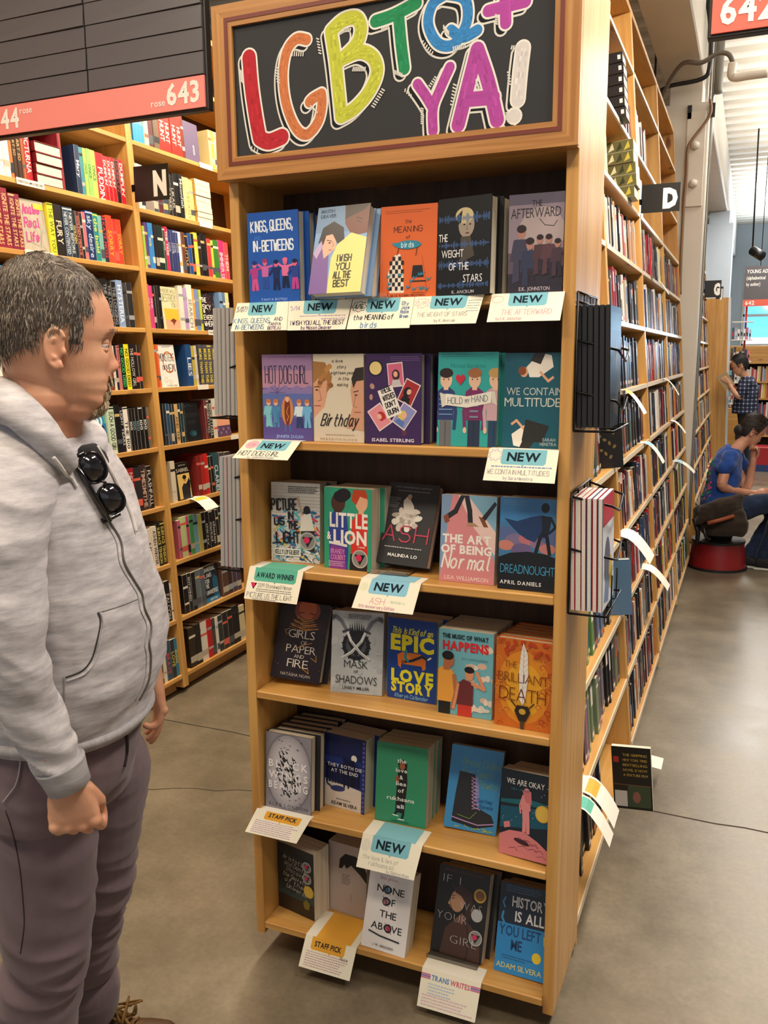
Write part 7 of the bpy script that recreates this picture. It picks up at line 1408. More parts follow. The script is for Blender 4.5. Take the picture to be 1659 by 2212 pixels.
def beard_in(P):
    x, y, z = P
    return (x > .048 and abs(y) < .034 and -.1 < z < -.060) or (x > .06 and abs(y) < .027 and -.041 < z < -.031) or (x > .055 and .018 < abs(y) < .028 and -.07 < z < -.035)
strands('beard', BODY, HM2, beard_in, 3200, .017, ['cbb898', 'b8a07c', '9a8668', 'e0d2b8'], 5, w=.0008, lift=.75, dirf=lambda P: Vector((.3, 0, -1)), off=.0015)
strands('eyebrow', BODY, HM2, lambda P: P.x > .05 and .012 < abs(P.y) < .046 and .036 < P.z < .043, 300, .010, ['7a6450', '8a7460'], 6, w=.0008, lift=.3, dirf=lambda P: Vector((-.6, 1 if P.y > 0 else -1, .1)), off=.004)
# hoodie
h = M()
st = [(at(146, 1538, 1.655), .150, .178), (at(147, 1500, 1.65), .158, .188), (at(160, 1440, 1.64), .164, .198), (at(163, 1370, 1.63), .163, .203), (at(152, 1290, 1.61), .156, .200), (at(136, 1200, 1.585), .146, .197), (at(120, 1110, 1.565), .134, .196), (at(104, 1030, 1.545), .122, .190), (at(95, 975, 1.53), .105, .175), (at(90, 935, 1.51), .085, .14), (at(88, 905, 1.50), .06, .09)]
loft(h, [(c, f2 * a_, l2 * w_) for c, a_, w_ in st], 30, 2.15)
h_s = M(); chain(h_s, [at(55, 975, 1.44), at(16, 1080, 1.37), at(8, 1230, 1.355), at(14, 1375, 1.36), at(45, 1470, 1.38), at(85, 1565, 1.41), at(118, 1630, 1.43), at(128, 1652, 1.437)], [.074, .070, .062, .060, .055, .049, .046, .040], 22)
chain(h, [at(150, 985, 1.66), at(210, 1100, 1.78), at(255, 1210, 1.87), at(290, 1320, 1.92), at(318, 1420, 1.93)], [.07, .066, .058, .050, .042], 18)
# gathered hood round the neck
hood = [at(150, 1000, 1.405), at(118, 965, 1.375), at(78, 922, 1.36), at(30, 880, 1.365), at(-22, 862, 1.43), at(-40, 868, 1.54), at(20, 880, 1.63), at(120, 905, 1.64), at(185, 925, 1.60), at(204, 955, 1.545), at(188, 1000, 1.49)]
chain(h, hood, [.020, .026, .031, .034, .038, .042, .036, .030, .022, .021, .018], 14)
ball(h, at(-30, 930, 1.52), .09, .12, .09)
def folds(co, no):
    out = np.zeros(len(co)); 
    for i, c in enumerate(co):
        v = Vector(c); q = v.copy(); q.z *= .55
        d = mnoise.noise(Vector((q.x * 9 + q.z * 5, q.y * 9, q.z * 13 - q.x * 4))) * .010 + mnoise.noise(v * 26) * .0025
        r = mnoise.noise(Vector((v.x * 6, v.y * 6, v.z * 14 + v.x * 9))); d += -abs(r) * .007
        out[i] = d
    return out
HOOD = remesh(wo(h), 'hoodie', HEATHER, MAN, .0058, 3, folds)
def sfolds(co, no):
    return np.array([mnoise.noise(Vector((c[0] * 9, c[1] * 9, c[2] * 12 + c[0] * 6))) * .008 - abs(mnoise.noise(Vector((c[0] * 7 + 3, c[1] * 7, c[2] * 20 + c[0] * 14)))) * (.008 + .012 * math.exp(-((c[2] - 1.12) / .10) ** 2)) for c in co])
remesh(wo(h_s), 'sleeve', HEATHER, HOOD, .0055, 3, sfolds)
def bvh(o):
    me = o.data; return BVHTree.FromPolygons([v.co.copy() for v in me.vertices], [tuple(p.vertices) for p in me.polygons])
BH = bvh(HOOD); CL = MI @ CAM
def onsurf(B, pts, off=.001, dmax=None):
    out = []
    for px, py in pts:
        d = ray(px, py).normalized(); hit = B.ray_cast(CL, d)
        if hit[0] is not None: out.append(hit[0] + hit[1] * off * (1 if hit[1].dot(d) < 0 else -1))
    return out
def dense(P, k=6):
    out = []
    for i in range(len(P) - 1):
        p0 = P[max(i - 1, 0)]; p1 = P[i]; p2 = P[i + 1]; p3 = P[min(i + 2, len(P) - 1)]
        for q in range(k):
            t = q / k; out.append(tuple(.5 * (2 * p1[j] + (p2[j] - p0[j]) * t + (2 * p0[j] - 5 * p1[j] + 4 * p2[j] - p3[j]) * t * t + (3 * p1[j] - p0[j] - 3 * p2[j] + p3[j]) * t ** 3) for j in (0, 1)))
    return out + [P[-1]]
def seam(name, B, pts, r, mat, parent, off=.0008):
    P = onsurf(B, dense(pts), off)
    if len(P) > 2: m_ = M(); m_.tube(P, r, 6); return m_.obj(name, mat, parent)
CORD = plain('cotton_cord', 'd8d4d0', .9); SEAMM = plain('fleece_seam', '8c8986', .95); ZIPM = plain('zip_teeth', '77736c', .4, metal=.5); DARKSLOT = plain('pocket_gap', '3c393a', .95)
ZP = [(178, 1010), (205, 1070), (235, 1126), (259, 1167), (267, 1214), (288, 1253), (305, 1282), (311, 1314), (324, 1344), (325, 1367), (321, 1391), (325, 1420), (320, 1470), (300, 1512)]
seam('zip', BH, ZP, .0022, ZIPM, HOOD, .0012)
seam('zip_placket', BH, [(x - 9, y + 2) for x, y in ZP], .0014, SEAMM, HOOD, .0)
seam('pocket_edge', BH, [(211, 1323), (217, 1344), (209, 1388), (197, 1426), (176, 1450), (141, 1464)], .0022, DARKSLOT, HOOD, -.001)
seam('pocket_edge', BH, [(216, 1323), (223, 1346), (215, 1390), (203, 1430), (180, 1457), (143, 1471)], .0018, HEATHER, HOOD, .001)
seam('pocket_seam', BH, [(137, 1461), (138, 1500), (139, 1536)], .0016, SEAMM, HOOD)
seam('pocket_seam', BH, [(211, 1323), (250, 1312), (297, 1294)], .0012, SEAMM, HOOD, .0)
#seam('armhole_seam', BH, [(72, 1000), (90, 1060), (97, 1130)], .0016, SEAMM, HOOD, .0)
seam('drawstring', BH, [(116, 985), (128, 1000), (142, 1020), (156, 1040), (163, 1052)], .0032, CORD, HOOD, .003)
seam('drawstring', BH, [(207, 965), (232, 1010), (258, 1060), (280, 1110), (291, 1150)], .0032, CORD, HOOD, .003)
# ribbed cuff and hem
m_ = M(); cA, cB = at(130, 1652, 1.437), at(150, 1697, 1.448); dd = (cB - cA).normalized(); uu = dd.orthogonal().normalized(); vv = dd.cross(uu)
loft(m_, [(cA - dd * .004, uu * .043, vv * .043), (cA, uu * .042, vv * .042), (cA + (cB - cA) * .5, uu * .0385, vv * .0385), (cB, uu * .0365, vv * .0365), (cB + dd * .001, uu * .033, vv * .033)], 30); wo(m_).obj('cuff', cloth_mat('rib_knit', '9a989c', 'aeacb0', (30, 30, 200)), MAN)
m_ = M(); c0, c1 = at(147, 1528, 1.655), at(146, 1552, 1.658)
loft(m_, [(c0, f2 * .156, l2 * .184), (c0 + (c1 - c0) * .4, f2 * .158, l2 * .186), (c1, f2 * .150, l2 * .178), (c1 - Vector((0, 0, .002)), f2 * .14, l2 * .17)], 40, 2.15); wo(m_).obj('hem_band', cloth_mat('rib_knit_hem', '9a989c', 'aeacb0', (120, 120, 10)), MAN)
# black tee in the neck opening
m_ = M(); loft(m_, [(at(120, 1100, 1.55), f2 * .11, l2 * .12), (at(112, 1010, 1.52), f2 * .10, l2 * .11), (at(112, 975, 1.505), f2 * .088, l2 * .092), (at(110, 958, 1.495), f2 * .076, l2 * .08)], 24); remesh(wo(m_), 'tee_shirt', plain('black_cotton', '15151a', .9), MAN, .006, 1)
# trousers
t_ = M()
loft(t_, [(at(145, 1520, 1.66), f2 * .138, l2 * .165), (at(140, 1580, 1.67), f2 * .145, l2 * .172), (at(132, 1650, 1.68), f2 * .142, l2 * .176), (at(125, 1720, 1.69), f2 * .12, l2 * .16)], 26)
chain(t_, [at(95, 1640, 1.63), at(88, 1740, 1.655), at(90, 1850, 1.68), at(98, 1960, 1.70), at(100, 2050, 1.73), at(88, 2150, 1.77), at(80, 2280, 1.83), at(78, 2400, 1.88)], [.105, .106, .100, .092, .084, .080, .076, .078], 26)
chain(t_, [at(205, 1660, 1.80), at(206, 1760, 1.84), at(200, 1860, 1.88), at(190, 1950, 1.93), at(182, 2050, 2.0), at(178, 2150, 2.08)], [.115, .100, .094, .082, .078, .070], 24)
def tfolds(co, no):
    out = np.zeros(len(co))
    for i, c in enumerate(co):
        v = Vector(c); q = Vector((v.x * 7 + v.z * 3, v.y * 7 - v.z * 2, v.z * 7)); r = mnoise.noise(q); q2 = Vector((v.x * 5, v.y * 5, v.z * 17 + v.x * 9)); r2 = mnoise.noise(q2)
        kn = math.exp(-((v.z - .50) / .10) ** 2) + .6 * math.exp(-((v.z - .24) / .12) ** 2)
        out[i] = r * .010 - abs(r2) * (.009 + .020 * kn) + .004
    return out
TR = remesh(wo(t_), 'trousers', TROUS, MAN, .0065, 3, tfolds); BT = bvh(TR); TSEAM = plain('trouser_seam', '2c2226', .9)
seam('side_seam', BT, [(12, 1750), (28, 1800), (42, 1870), (50, 1950), (52, 2000), (44, 2060)], .0012, TSEAM, TR, .0)
seam('pocket_opening', BT, [(262, 1560), (272, 1590), (274, 1620), (268, 1655)], .0042, TSEAM, TR, .0)
seam('belt_loop', BT, [(165, 1552), (166, 1568), (165, 1586)], .004, TROUS, TR, .001)
m_ = M(); chain(m_, [at(184, 2125, 2.055), at(180, 2165, 2.09)], [.082, .084], 24); remesh(wo(m_), 'turn_up', TROUS, MAN, .006, 1)
# far boot, near shoe
def shoe(m, heel, toe, sc=1.0):
    heel = Vector(heel); toe = Vector(toe); d = toe - heel; d.z = 0; L = d.length; d.normalize(); s = Vector((-d.y, d.x, 0)); u = Vector((0, 0, 1))
    st_ = []
    for k, (t, w, hgt) in enumerate(((-.02, .024, .05), (.0, .034, .085), (.2, .036, .10), (.35, .038, .085), (.55, .044, .062), (.75, .048, .05), (.92, .042, .04), (1.0, .025, .028), (1.02, .01, .02))):
        st_.append((heel + d * L * t + u * (hgt * .5 * sc + .012), s * w * sc, u * hgt * .5 * sc))
    loft(m, st_, 18, 2.5)
BOOT = plain('brown_leather', '4a3018', .5); LACE = plain('boot_lace', '6e4e1c', .8); SOLE = plain('dark_sole', '1e1a18', .8)
ft = at(190, 2172, 2.12); g0 = Vector((ft.x - .03, ft.y - .02, 0)); g1 = g0 + Vector((.21, .13, 0))
m_ = M(); shoe(m_, g0, g1); chain(m_, [g0 + Vector((.03, .02, .05)), g0 + Vector((.03, .02, .15))], [.045, .048], 16); FB = remesh(wo(m_), 'boot', BOOT, MAN, .005, 2)
m_ = M(); dv = (g1 - g0).normalized(); rr = random.Random(4)
for i in range(7):
    c = g0 + dv * (.07 + .014 * i) + Vector((0, 0, .112 - .009 * i)); s_ = Vector((-dv.y, dv.x, 0)); m_.tube([c - s_ * .03, c + Vector((0, 0, .014)), c + s_ * .03 + dv * .01], .0035, 6)
for i in range(5):
    c = g0 + dv * .10 + Vector((0, 0, .125)); P = [c + Vector((rr.uniform(-.05, .07), rr.uniform(-.05, .05), rr.uniform(-.02, .03))) for _ in range(5)]; P[0] = c; chain(m_, P, [.003] * 5, 6, 4)
wo(m_).obj('laces', LACE, FB)
m_ = M(); nf = at(78, 2400, 1.88); g0 = Vector((nf.x - .05, nf.y + .0, 0)); g1 = g0 + Vector((.26, .08, 0)); shoe(m_, g0, g1, 1.05); chain(m_, [g0 + Vector((.04, .01, .05)), Vector((nf.x, nf.y, .2))], [.045, .045], 14); remesh(wo(m_), 'boot', BOOT, MAN, .006, 2)
# sunglasses hooked on the neckline
SG = thing('sunglasses', 'dark sunglasses hanging from the neckline of the grey hoodie', 'sunglasses', tuple(at(200, 1040, 1.42)))
o3 = at(200, 1040, 1.42); BLK = plain('gloss_black', '0b0b10', .12, coat=.6); LENS = plain('dark_lens', '10121c', .05, coat=1.0)
def sg(px, py, dd=0): 
    P = onsurf(BH, [(px, py)], .010); Pw = (MI.inverted() @ P[0]) if P else at(px, py, 1.42); return Pw
A_ = sg(186, 1012); B_ = sg(226, 1078); vw = (CAM - o3).normalized(); ax = (B_ - A_).normalized(); nx_ = (vw + Vector((.5, .0, 0))).normalized(); nx_ = (nx_ - ax * nx_.dot(ax)).normalized(); sy = nx_.cross(ax)
A_ += nx_ * .012; B_ += nx_ * .010
for c in (A_, B_):
    m_ = M(); P = []; 
    for q in range(24):
        t = 2 * PI * q / 24; P.append(c + ax * .0265 * abs(math.cos(t)) ** .8 * (1 if math.cos(t) > 0 else -1) + sy * (.021 * abs(math.sin(t)) ** .85 * (1 if math.sin(t) > 0 else -1)))
    m_.raw([p - o3 for p in P] + [p - o3 + nx_ * .0015 for p in P] + [c - o3 + nx_ * .003], [tuple(range(24))[::-1]] + [(j, (j + 1) % 24, 24 + (j + 1) % 24, 24 + j) for j in range(24)] + [(24 + j, 24 + (j + 1) % 24, 48) for j in range(24)], 0, None, True); m_.obj('lens', LENS, SG)
    m_ = M(); m_.tube([p - o3 for p in P + [P[0]]], .0022, 6, caps=False); m_.obj('rim', BLK, SG)
m_ = M(); m_.tube([A_ + ax * .026 - o3, (A_ + B_) / 2 + sy * .004 + nx_ * .004 - o3, B_ - ax * .026 - o3], .003, 6); m_.obj('bridge', BLK, SG)
sd_ = -1 if (ray(0, 0), (sy.dot(r_)))[1] > 0 else 1
for q, (c, e) in enumerate(((A_, -1), (B_, 1))):
    m_ = M(); hp = c + ax * .030 * e; bd = [hp - o3, hp - nx_ * .006 + sy * sd_ * .03 - ax * .02 * e * 0 - o3, hp - nx_ * .012 + sy * sd_ * .052 - ax * .06 * e - o3 ]; m_.tube(bd, [.0042, .0038, .003], 6); m_.obj('temple', BLK, SG)
m_ = M(); q0 = A_ - ax * .03 + sy * sd_ * .022 - o3; q1 = B_ + ax * .032 + sy * sd_ * .022 - o3; m_.tube([q0, (q0 + q1) / 2 + nx_ * .002, q1], [.0045, .0045, .005], 8); m_.obj('temple', BLK, SG)
# earphone wire from the trouser pocket
m_ = M(); P = [sgp for sgp in onsurf(BT, dense([(47, 1600), (46, 1650), (38, 1690), (22, 1715), (10, 1732)]), .004)]
if len(P) > 3:
    m_.tube([MI.inverted() @ p for p in P], .0018, 6); tag(m_.obj('earphone_wire', plain('grey_rubber', '9a9698', .6)), 'thin grey earphone wire running down from under the sleeve of the hoodie', 'wire')
# ------------------------------------------------------------------ the far end of the right aisle
RB2 = ['bookcase just beyond the grey column', 'middle bookcase of the run beyond the grey column', 'farthest bookcase of the run beyond the grey column']
for i in range(3): bay(FR, 6.3 + 1.25 * i, 7.55 + 1.25 * i, .40, RB2[i], rail=True)
filler(FR, 6.34, 10.0, range(0, 10), 31, 'distant_books', 'mixed books on the run beyond the grey column', None, DARK + ['c83030', '3a78b0', 'e4e0d8'])
FE = frame_mtx(.985, .035)
eb = bay(FE, 10.1, 11.3, .55, 'low bookcase with a broad orange end panel in the right aisle', levels=[.1, .5, .9, 1.3, 1.7, 2.05], top=2.42)
m = M(); m.box(0, -.002, .04, .03, .022, 2.42); o = m.obj('lit_edge', plain('window_lit_edge', 'dfe6ec', .4), eb, Matrix.Translation((0, 10.1, 0)))  # pale colour puts window light on the panel's front edge
filler(FE, 10.14, 11.25, [0], 33, 'distant_books', 'books low on the case with the orange end panel', None, DARK)
for (lv, px, dx) in ((3, 1539, .14),):
    pass
# bookcase facing the camera under the window, low red bins before it
BY = 12.4; bx = on(1572, 800, 1, BY).x; zt = on(1630, 747, 1, BY).z; zb = on(1630, 786, 1, BY).z; zs = [on(1630, q, 1, BY).z for q in (824, 860)]
b_ = thing('low_bookcase', 'low wooden bookcase facing the aisle under the far window', 'bookcase', (bx, BY, 0)); Wb = 2.4
m = M(); m.box(0, 0, zb, Wb, .32, zt, bev=.004); m.obj('top_board', PINE[0], b_)
lv_ = [zs[0], zs[1], zs[1] - .28, zs[1] - .56]
for z in lv_:
    m = M(); m.box(0, 0, z - .025, Wb, .32, z); m.obj('shelf', PINE[0], b_)
for x in (0, .78, 1.58, Wb - .03):
    m = M(); m.box(x, .0, .05, x + .03, .32, zb); m.obj('upright_panel', PINE[2], b_)
m = M(); m.box(0, .31, .05, Wb, .32, zb); m.obj('back_panel', DARKBACK, b_)
rr = random.Random(8); m = M(); PAST = ['d8cdb8', 'e0b0b0', '8c2c30', 'b04a50', 'd8c040', '7a9cc0', '3c4c70', 'e8e4dc', 'c88850', '6a4a70', '9cb0a0']
for z in lv_:
    x = .04
    while x < Wb - .06:
        t = rr.uniform(.014, .035); h = rr.uniform(.17, .235)
        if not any(abs(x + t / 2 - q) < .05 for q in (.795, 1.595)): m.box(x, .03, z + .001, x + t - .001, .2, z + h, 0, hx(rr.choice(PAST)))
        x += t
o = m.obj('distant_books', INK, None, Matrix.Translation((bx, BY, 0))); tag(o, 'pale and red books on the low bookcase under the far window', 'books', None, 'stuff')
for i, (dx, c, lab) in enumerate(((.34, 'a81c2c', 'red low bin on the floor before the far bookcase'), (1.06, '7a1a30', 'dark red low bin right of the bright red one'))):
    o = thing('floor_bin', lab, 'bin', (bx + dx, BY - .55, 0)); m = M(); m.box(0, 0, 0, .7, .4, .36, bev=.01); m.obj('body', plain('bin' + c, c, .5), o); m = M(); m.box(-.004, -.004, .0, .704, .404, .10); m.obj('skirting', plain('bin_blue', '2a3f78', .5), o)
# card and pen display beside the end panel
pc = on(1580, 800, 1, 11.0); D_ = thing('card_display', 'white card and pen display with a red post beside the orange end panel', 'display', (pc.x - .02, 11.42, 0))
DW = .26
m = M(); m.box(-.02, 0, 0, DW, .3, .95, bev=.01); m.obj('cabinet', PINE[0], D_); m = M(); m.box(DW * .55, .25, .95, DW * .66, .29, 2.45); m.obj('red_post', plain('red_post', 'c8242c', .4), D_)
for z in (1.0, 1.3, 1.6, 1.9, 2.15): m = M(); m.box(-.02, .02, z, DW, .27, z + .012); m.obj('shelf', WHITEPAINT, D_)
rr = random.Random(3)
for r_i, z in enumerate((1.013, 1.313, 1.613, 1.913)):
    for k in range(7):
        c = rr.choice(['c8dce8', '6ab0c0', 'e8e4e8', '3a4a5c', 'd8788c', 'b8c0c8', 'e0e4e8']); m = M(); hh_ = rr.uniform(.12, .2); m.box(0, 0, 0, .028, .02, hh_); m.box(.004, -.001, hh_ * .3, .024, 0, hh_ * .6, 1)
        o = m.obj('pen_box', [plain('pk' + c, c, .4), plain('pkw' + c, rr.choice(['e8e8ec', 'c83040', '20242c']), .4)], None, Matrix.Translation((pc.x - .02 + k * .037 - .012, 11.46 + (k % 2) * .05, z)))
        tag(o, '%s pen box, %s from the left on the %s shelf of the card display' % (cname(c), ORD[k], ['lowest', 'second', 'third', 'top'][r_i]), 'box', 'small boxes on the card display')
# spotlights by the far sign
o = thing('track_light', 'black spotlight above the distant Young Adult sign', 'lamp', tuple(zz(1540, 1870, 10.5)))
m = M(); m.tube([(0, 0, 0), (.12, -.1, -.09)], .06, 12); m.obj('housing', BLACKP, o); m = M(); m.tube([(0, 0, 0), (-.02, 0, 4.6 - o.location.z)], .01, 6); m.obj('hanging_rod', BLACKP, o)
# ------------------------------------------------------------------ stool
sc0 = on(1546, 1236, 2, 0); sx, sy_ = sc0.x, sc0.y + .2
ST = thing('step_stool', 'round red step stool with a black top under the seated woman', 'stool', (sx, sy_, 0))
m = M(); m.cyl((0, 0), .222, .198, .012, .215, 40); m.obj('drum', plain('red_enamel', '8c1c20', .35), ST)
m = M(); m.cyl((0, 0), .232, .230, 0, .02, 40); m.obj('bumper', plain('black_rubber', '121213', .6), ST)
m = M(); m.cyl((0, 0), .205, .205, .215, .232, 40); m.obj('lower_step', plain('ribbed_rubber', '1c1c1e', .5), ST)
m = M(); m.cyl((0, 0), .10, .13, .232, .36, 32); m.obj('pedestal', BLACKP, ST)
m = M(); m.cyl((0, 0), .155, .155, .36, .385, 36); m.obj('seat', BLACKP, ST)
# ------------------------------------------------------------------ seated woman
d0 = 6.95
W1 = thing('person', 'seated woman in a blue T-shirt reading on the red stool', 'person', (sx, sy_, 0)); OI = Matrix.Translation((-sx, -sy_, 0))
def wm(m_): m_.v = [tuple(OI @ Vector(v)) for v in m_.v]; return m_
A = lambda x, y, d=0: at(x, y, d0 + d)
b = M(); H1 = face_frame(A(1622, 936), (.97, .22, 0), pitch=.52, s=1.0); head(b, H1, nose=.8, brow=.4)
chain(b, [A(1572, 1010), A(1582, 985), A(1598, 962), A(1610, 950)], [.075, .055, .050, .05], 16)
loft(b, [(A(1566, 1000), Vector((.07, 0, 0)), Vector((0, .15, 0))), (A(1556, 1050), Vector((.09, 0, 0)), Vector((0, .12, 0))), (A(1560, 1095), Vector((.10, 0, 0)), Vector((0, .14, 0)))], 16)
chain(b, [A(1574, 995, -.14), A(1563, 1030, -.18), A(1562, 1052, -.17), A(1595, 1062, -.1), A(1630, 1066, -.08)], [.045, .042, .040, .033, .026], 12)
hand(b, A(1632, 1066, -.08), (1, -.05, -.05), (.1, .2, 1), (0, 1, -.3), curl=(.9, 1, 1.1, 1.2), thumb=(.5, .3), sc=.92)
chain(b, [A(1585, 990, .15), A(1600, 1030, .14), A(1614, 1052, .1), A(1622, 1020, .03), A(1628, 990, -.0)], [.042, .038, .036, .030, .025], 12)
hand(b, A(1628, 990, 0), (.12, -.1, 1), (.8, -.4, .0), (-.2, -.6, -.3), curl=(1.2, 1.3, 1.4, 1.5), thumb=(.5, .3), sc=.9)
B1 = remesh(wm(b), 'body', skin_mat('skin_fair', 'b87a60', 'cc967a'), W1, .0055, 2); eye(OI @ H1, B1, '3a2a20')
def hair2(P): x, y, z = P; return x < .062 and (z > .10 or x < .035 + (z - .03) * .3) and (z > -.03 or x < -.03) and not (abs(y) > .05 and -.025 < x < .02 and -.03 < z < .042)
cap(OI @ H1, hair2, .010, '1f1512', B1); m = M(); ball(m, H1 @ Vector((-.085, 0, -.02)), .05, .055, .05, n=16); ball(m, H1 @ Vector((-.06, 0, -.07)), .035, .04, .045, n=14); remesh(wm(m), 'hair_bun', plain('dark_hair', '1f1512', .6), B1, .007, 1)
strands('hair', B1, OI @ H1 @ Matrix.Scale(1.05, 4), hair2, 2500, .05, ['1f1512', '2c1e18', '3a2820'], 9, w=.0016, lift=.15, dirf=lambda P: Vector((-1, 0, -.3)))
s_ = M(); loft(s_, [(A(1585, 965), Vector((.055, 0, -.02)), Vector((0, .08, 0))), (A(1576, 985), Vector((.10, 0, -.03)), Vector((0, .175, 0))), (A(1568, 1010), Vector((.125, 0, -.02)), Vector((0, .19, 0))), (A(1560, 1050), Vector((.135, 0, 0)), Vector((0, .175, 0))), (A(1556, 1080), Vector((.15, 0, 0)), Vector((0, .175, 0))), (A(1558, 1098), Vector((.165, 0, 0)), Vector((0, .18, 0)))], 24)
chain(s_, [A(1578, 988, -.12), A(1572, 1003, -.17), A(1567, 1013, -.18)], [.072, .066, .062], 16); chain(s_, [A(1590, 988, .13), A(1600, 1003, .15)], [.07, .064], 16)
def sf(co, no): return np.array([mnoise.noise(Vector(c) * 12) * .012 - abs(mnoise.noise(Vector((c[0] * 8, c[1] * 8, c[2] * 22)))) * .008 for c in co])
SH = remesh(wm(s_), 'shirt', cloth_mat('blue_cotton', '1f3c7c', '2a4a90', (8, 8, 8)), W1, .010, 2, sf)
m = M(); rr = random.Random(6); BS = bvh(SH)
CL = OI @ CAM
P = []
for k in range(46):
    q = onsurf(BS, [(rr.uniform(1512, 1534) + k * .25, 1078 - k * 1.9)], .002)
    if q: c = q[0]; u = .012; m.face([c + Vector((-u, 0, -u)), c + Vector((u, 0, -u * .6)), c + Vector((u * .6, 0, u)), c + Vector((-u * .6, 0, u * .5))], 0, hx(rr.choice(['2c7c4c', '1e5c3c', 'b84a6c', '3a8c5c'])))
o = m.obj('printed_leaves', INKMATTE, SH); o['kind'] = 'stuff'
j = M(); chain(j, [A(1572, 1100, -.10), A(1610, 1097, -.13), A(1662, 1085, -.16), A(1690, 1092, -.16)], [.115, .095, .078, .07], 18); chain(j, [A(1572, 1100, .12), A(1620, 1092, .14), A(1690, 1088, .16)], [.11, .09, .075], 18)
chain(j, [A(1690, 1092, -.16), A(1672, 1140, -.1), A(1655, 1185, -.05), A(1648, 1207, -.03)], [.07, .062, .055, .058], 16); chain(j, [A(1685, 1092, .14), A(1655, 1140, .10), A(1625, 1185, .06), A(1615, 1198, .05)], [.07, .060, .053, .056], 16)
loft(j, [(A(1556, 1085), Vector((.14, 0, 0)), Vector((0, .17, 0))), (A(1560, 1115), Vector((.15, 0, 0)), Vector((0, .18, 0)))], 20)
remesh(wm(j), 'jeans', cloth_mat('denim', '1a2438', '26324c', (12, 12, 12)), W1, .011, 2, sf)
for (px, py, dd, L) in ((1640, 1218, -.03, .26), (1606, 1203, .05, .24)):
    g = A(px, py, dd); g.z = 0; m = M(); shoe(m, g - Vector((.02, 0, 0)), g + Vector((L - .03, -.03, 0))); o = remesh(wm(m), 'shoe', plain('black_canvas', '15161a', .8), W1, .006, 1)
    m = M(); g2 = OI @ g; m.box(g2.x - .045, g2.y - .05, .0, g2.x + L, g2.y + .03, .022, bev=.009); m.obj('sole', plain('white_rubber', 'b8b4ac', .7), o)
# open magazine on her lap
bk = thing('open_book', 'open book lying on the seated woman\'s lap', 'book', tuple(A(1645, 1070, -.05)))
m = M(); m.box(-.20, -.10, 0, -.002, .12, .012, bev=.002); m.obj('left_pages', PAPER, bk, Matrix.Rotation(.08, 4, 'Y')); m = M(); m.box(.002, -.10, 0, .2, .12, .012, bev=.002); m.obj('right_pages', PAPER, bk, Matrix.Rotation(-.1, 4, 'Y'))
# messenger bag
BAGM = cloth_mat('olive_canvas', '2c2520', '3a3028', (10, 10, 10), bump=.5); bg = thing('messenger_bag', 'dark brown canvas messenger bag hanging behind the seated woman on the stool', 'bag', tuple(A(1550, 1115, -.26)))
o3b = bg.location.copy(); TB = Matrix.Translation(-o3b); AB = lambda x, y, d=-.26: A(x, y, d)
m = M(); X_ = Vector((1, 0, 0)); Y_ = Vector((0, 1, 0))
loft(m, [(AB(1552, 1093), X_ * .15, Y_ * .05), (AB(1553, 1103), X_ * .19, Y_ * .07), (AB(1556, 1125), X_ * .205, Y_ * .08), (AB(1560, 1145), X_ * .18, Y_ * .075), (AB(1562, 1156), X_ * .14, Y_ * .05)], 26, 2.6); m.v = [tuple(TB @ Vector(v)) for v in m.v]; remesh(m, 'body', BAGM, bg, .009, 2, sf)
m = M(); n_ = 8; T0, T1, U0, U1 = AB(1494, 1098, -.36), AB(1604, 1070, -.36), AB(1502, 1136, -.36), AB(1612, 1112, -.36)
loft(m, [(AB(1504, 1116, -.30), Vector((0, .03, .01)), Vector((.01, 0, .065))), (AB(1515, 1110, -.32), Vector((0, .055, 0)), Vector((.01, 0, .085))), (AB(1552, 1098, -.33), Vector((0, .06, 0)), Vector((0, 0, .080))), (AB(1592, 1088, -.32), Vector((0, .055, 0)), Vector((0, 0, .075))), (AB(1606, 1086, -.30), Vector((0, .03, 0)), Vector((0, 0, .06)))], 22, 2.6); m.v = [tuple(TB @ Vector(v)) for v in m.v]; remesh(m, 'flap', BAGM, bg, .009, 2, sf)
m = M(); q = [AB(1528, 1130, -.36), AB(1553, 1124, -.37), AB(1585, 1115, -.365)]; m.tube([TB @ p for p in q], .016, 8); m.obj('leather_trim', plain('rust_leather', '8a4424', .6), bg)
m = M(); q = [AB(1520, 1140, -.33), AB(1524, 1158, -.33), AB(1534, 1166, -.33)]; m.tube([TB @ p for p in q], .012, 8); m.obj('strap_end', BLACKP, bg)
m = M(); q = [AB(1500, 1120, -.26), AB(1508, 1150, -.25), AB(1505, 1178, -.24)]; m.tube([TB @ p for p in q], [.02, .018, .016], 8); m.obj('hanging_strap', BLACKP, bg)
# ------------------------------------------------------------------ standing woman
d0 = 10.9
g = A(1612, 900); W2 = thing('person', 'standing woman with a hair bun in a navy plaid shirt reading a paperback', 'person', (g.x, g.y, 0)); OI = Matrix.Translation((-g.x, -g.y, 0))
b = M(); H2 = face_frame(A(1599, 793), (-.96, -.15, 0), pitch=.38, s=1.0); head(b, H2, nose=.7, brow=.3)
chain(b, [A(1613, 830), A(1610, 815), A(1604, 803)], [.07, .052, .05], 14)
chain(b, [A(1608, 838, -.15), A(1602, 856, -.17), A(1590, 852, -.15), A(1577, 832, -.1), A(1574, 826, -.1)], [.042, .040, .034, .026, .024], 12); hand(b, A(1574, 826, -.1), (-.7, 0, .6), (-.5, 0, -.6), (.2, .9, 0), curl=(.8, .9, 1, 1.1), sc=.9)
chain(b, [A(1612, 838, .15), A(1600, 850, .1), A(1578, 838, .0)], [.042, .034, .024], 12); hand(b, A(1578, 838, 0), (-.8, -.2, .5), (-.4, 0, .6), (.2, -.9, 0), curl=(.8, .9, 1, 1.1), sc=.9)
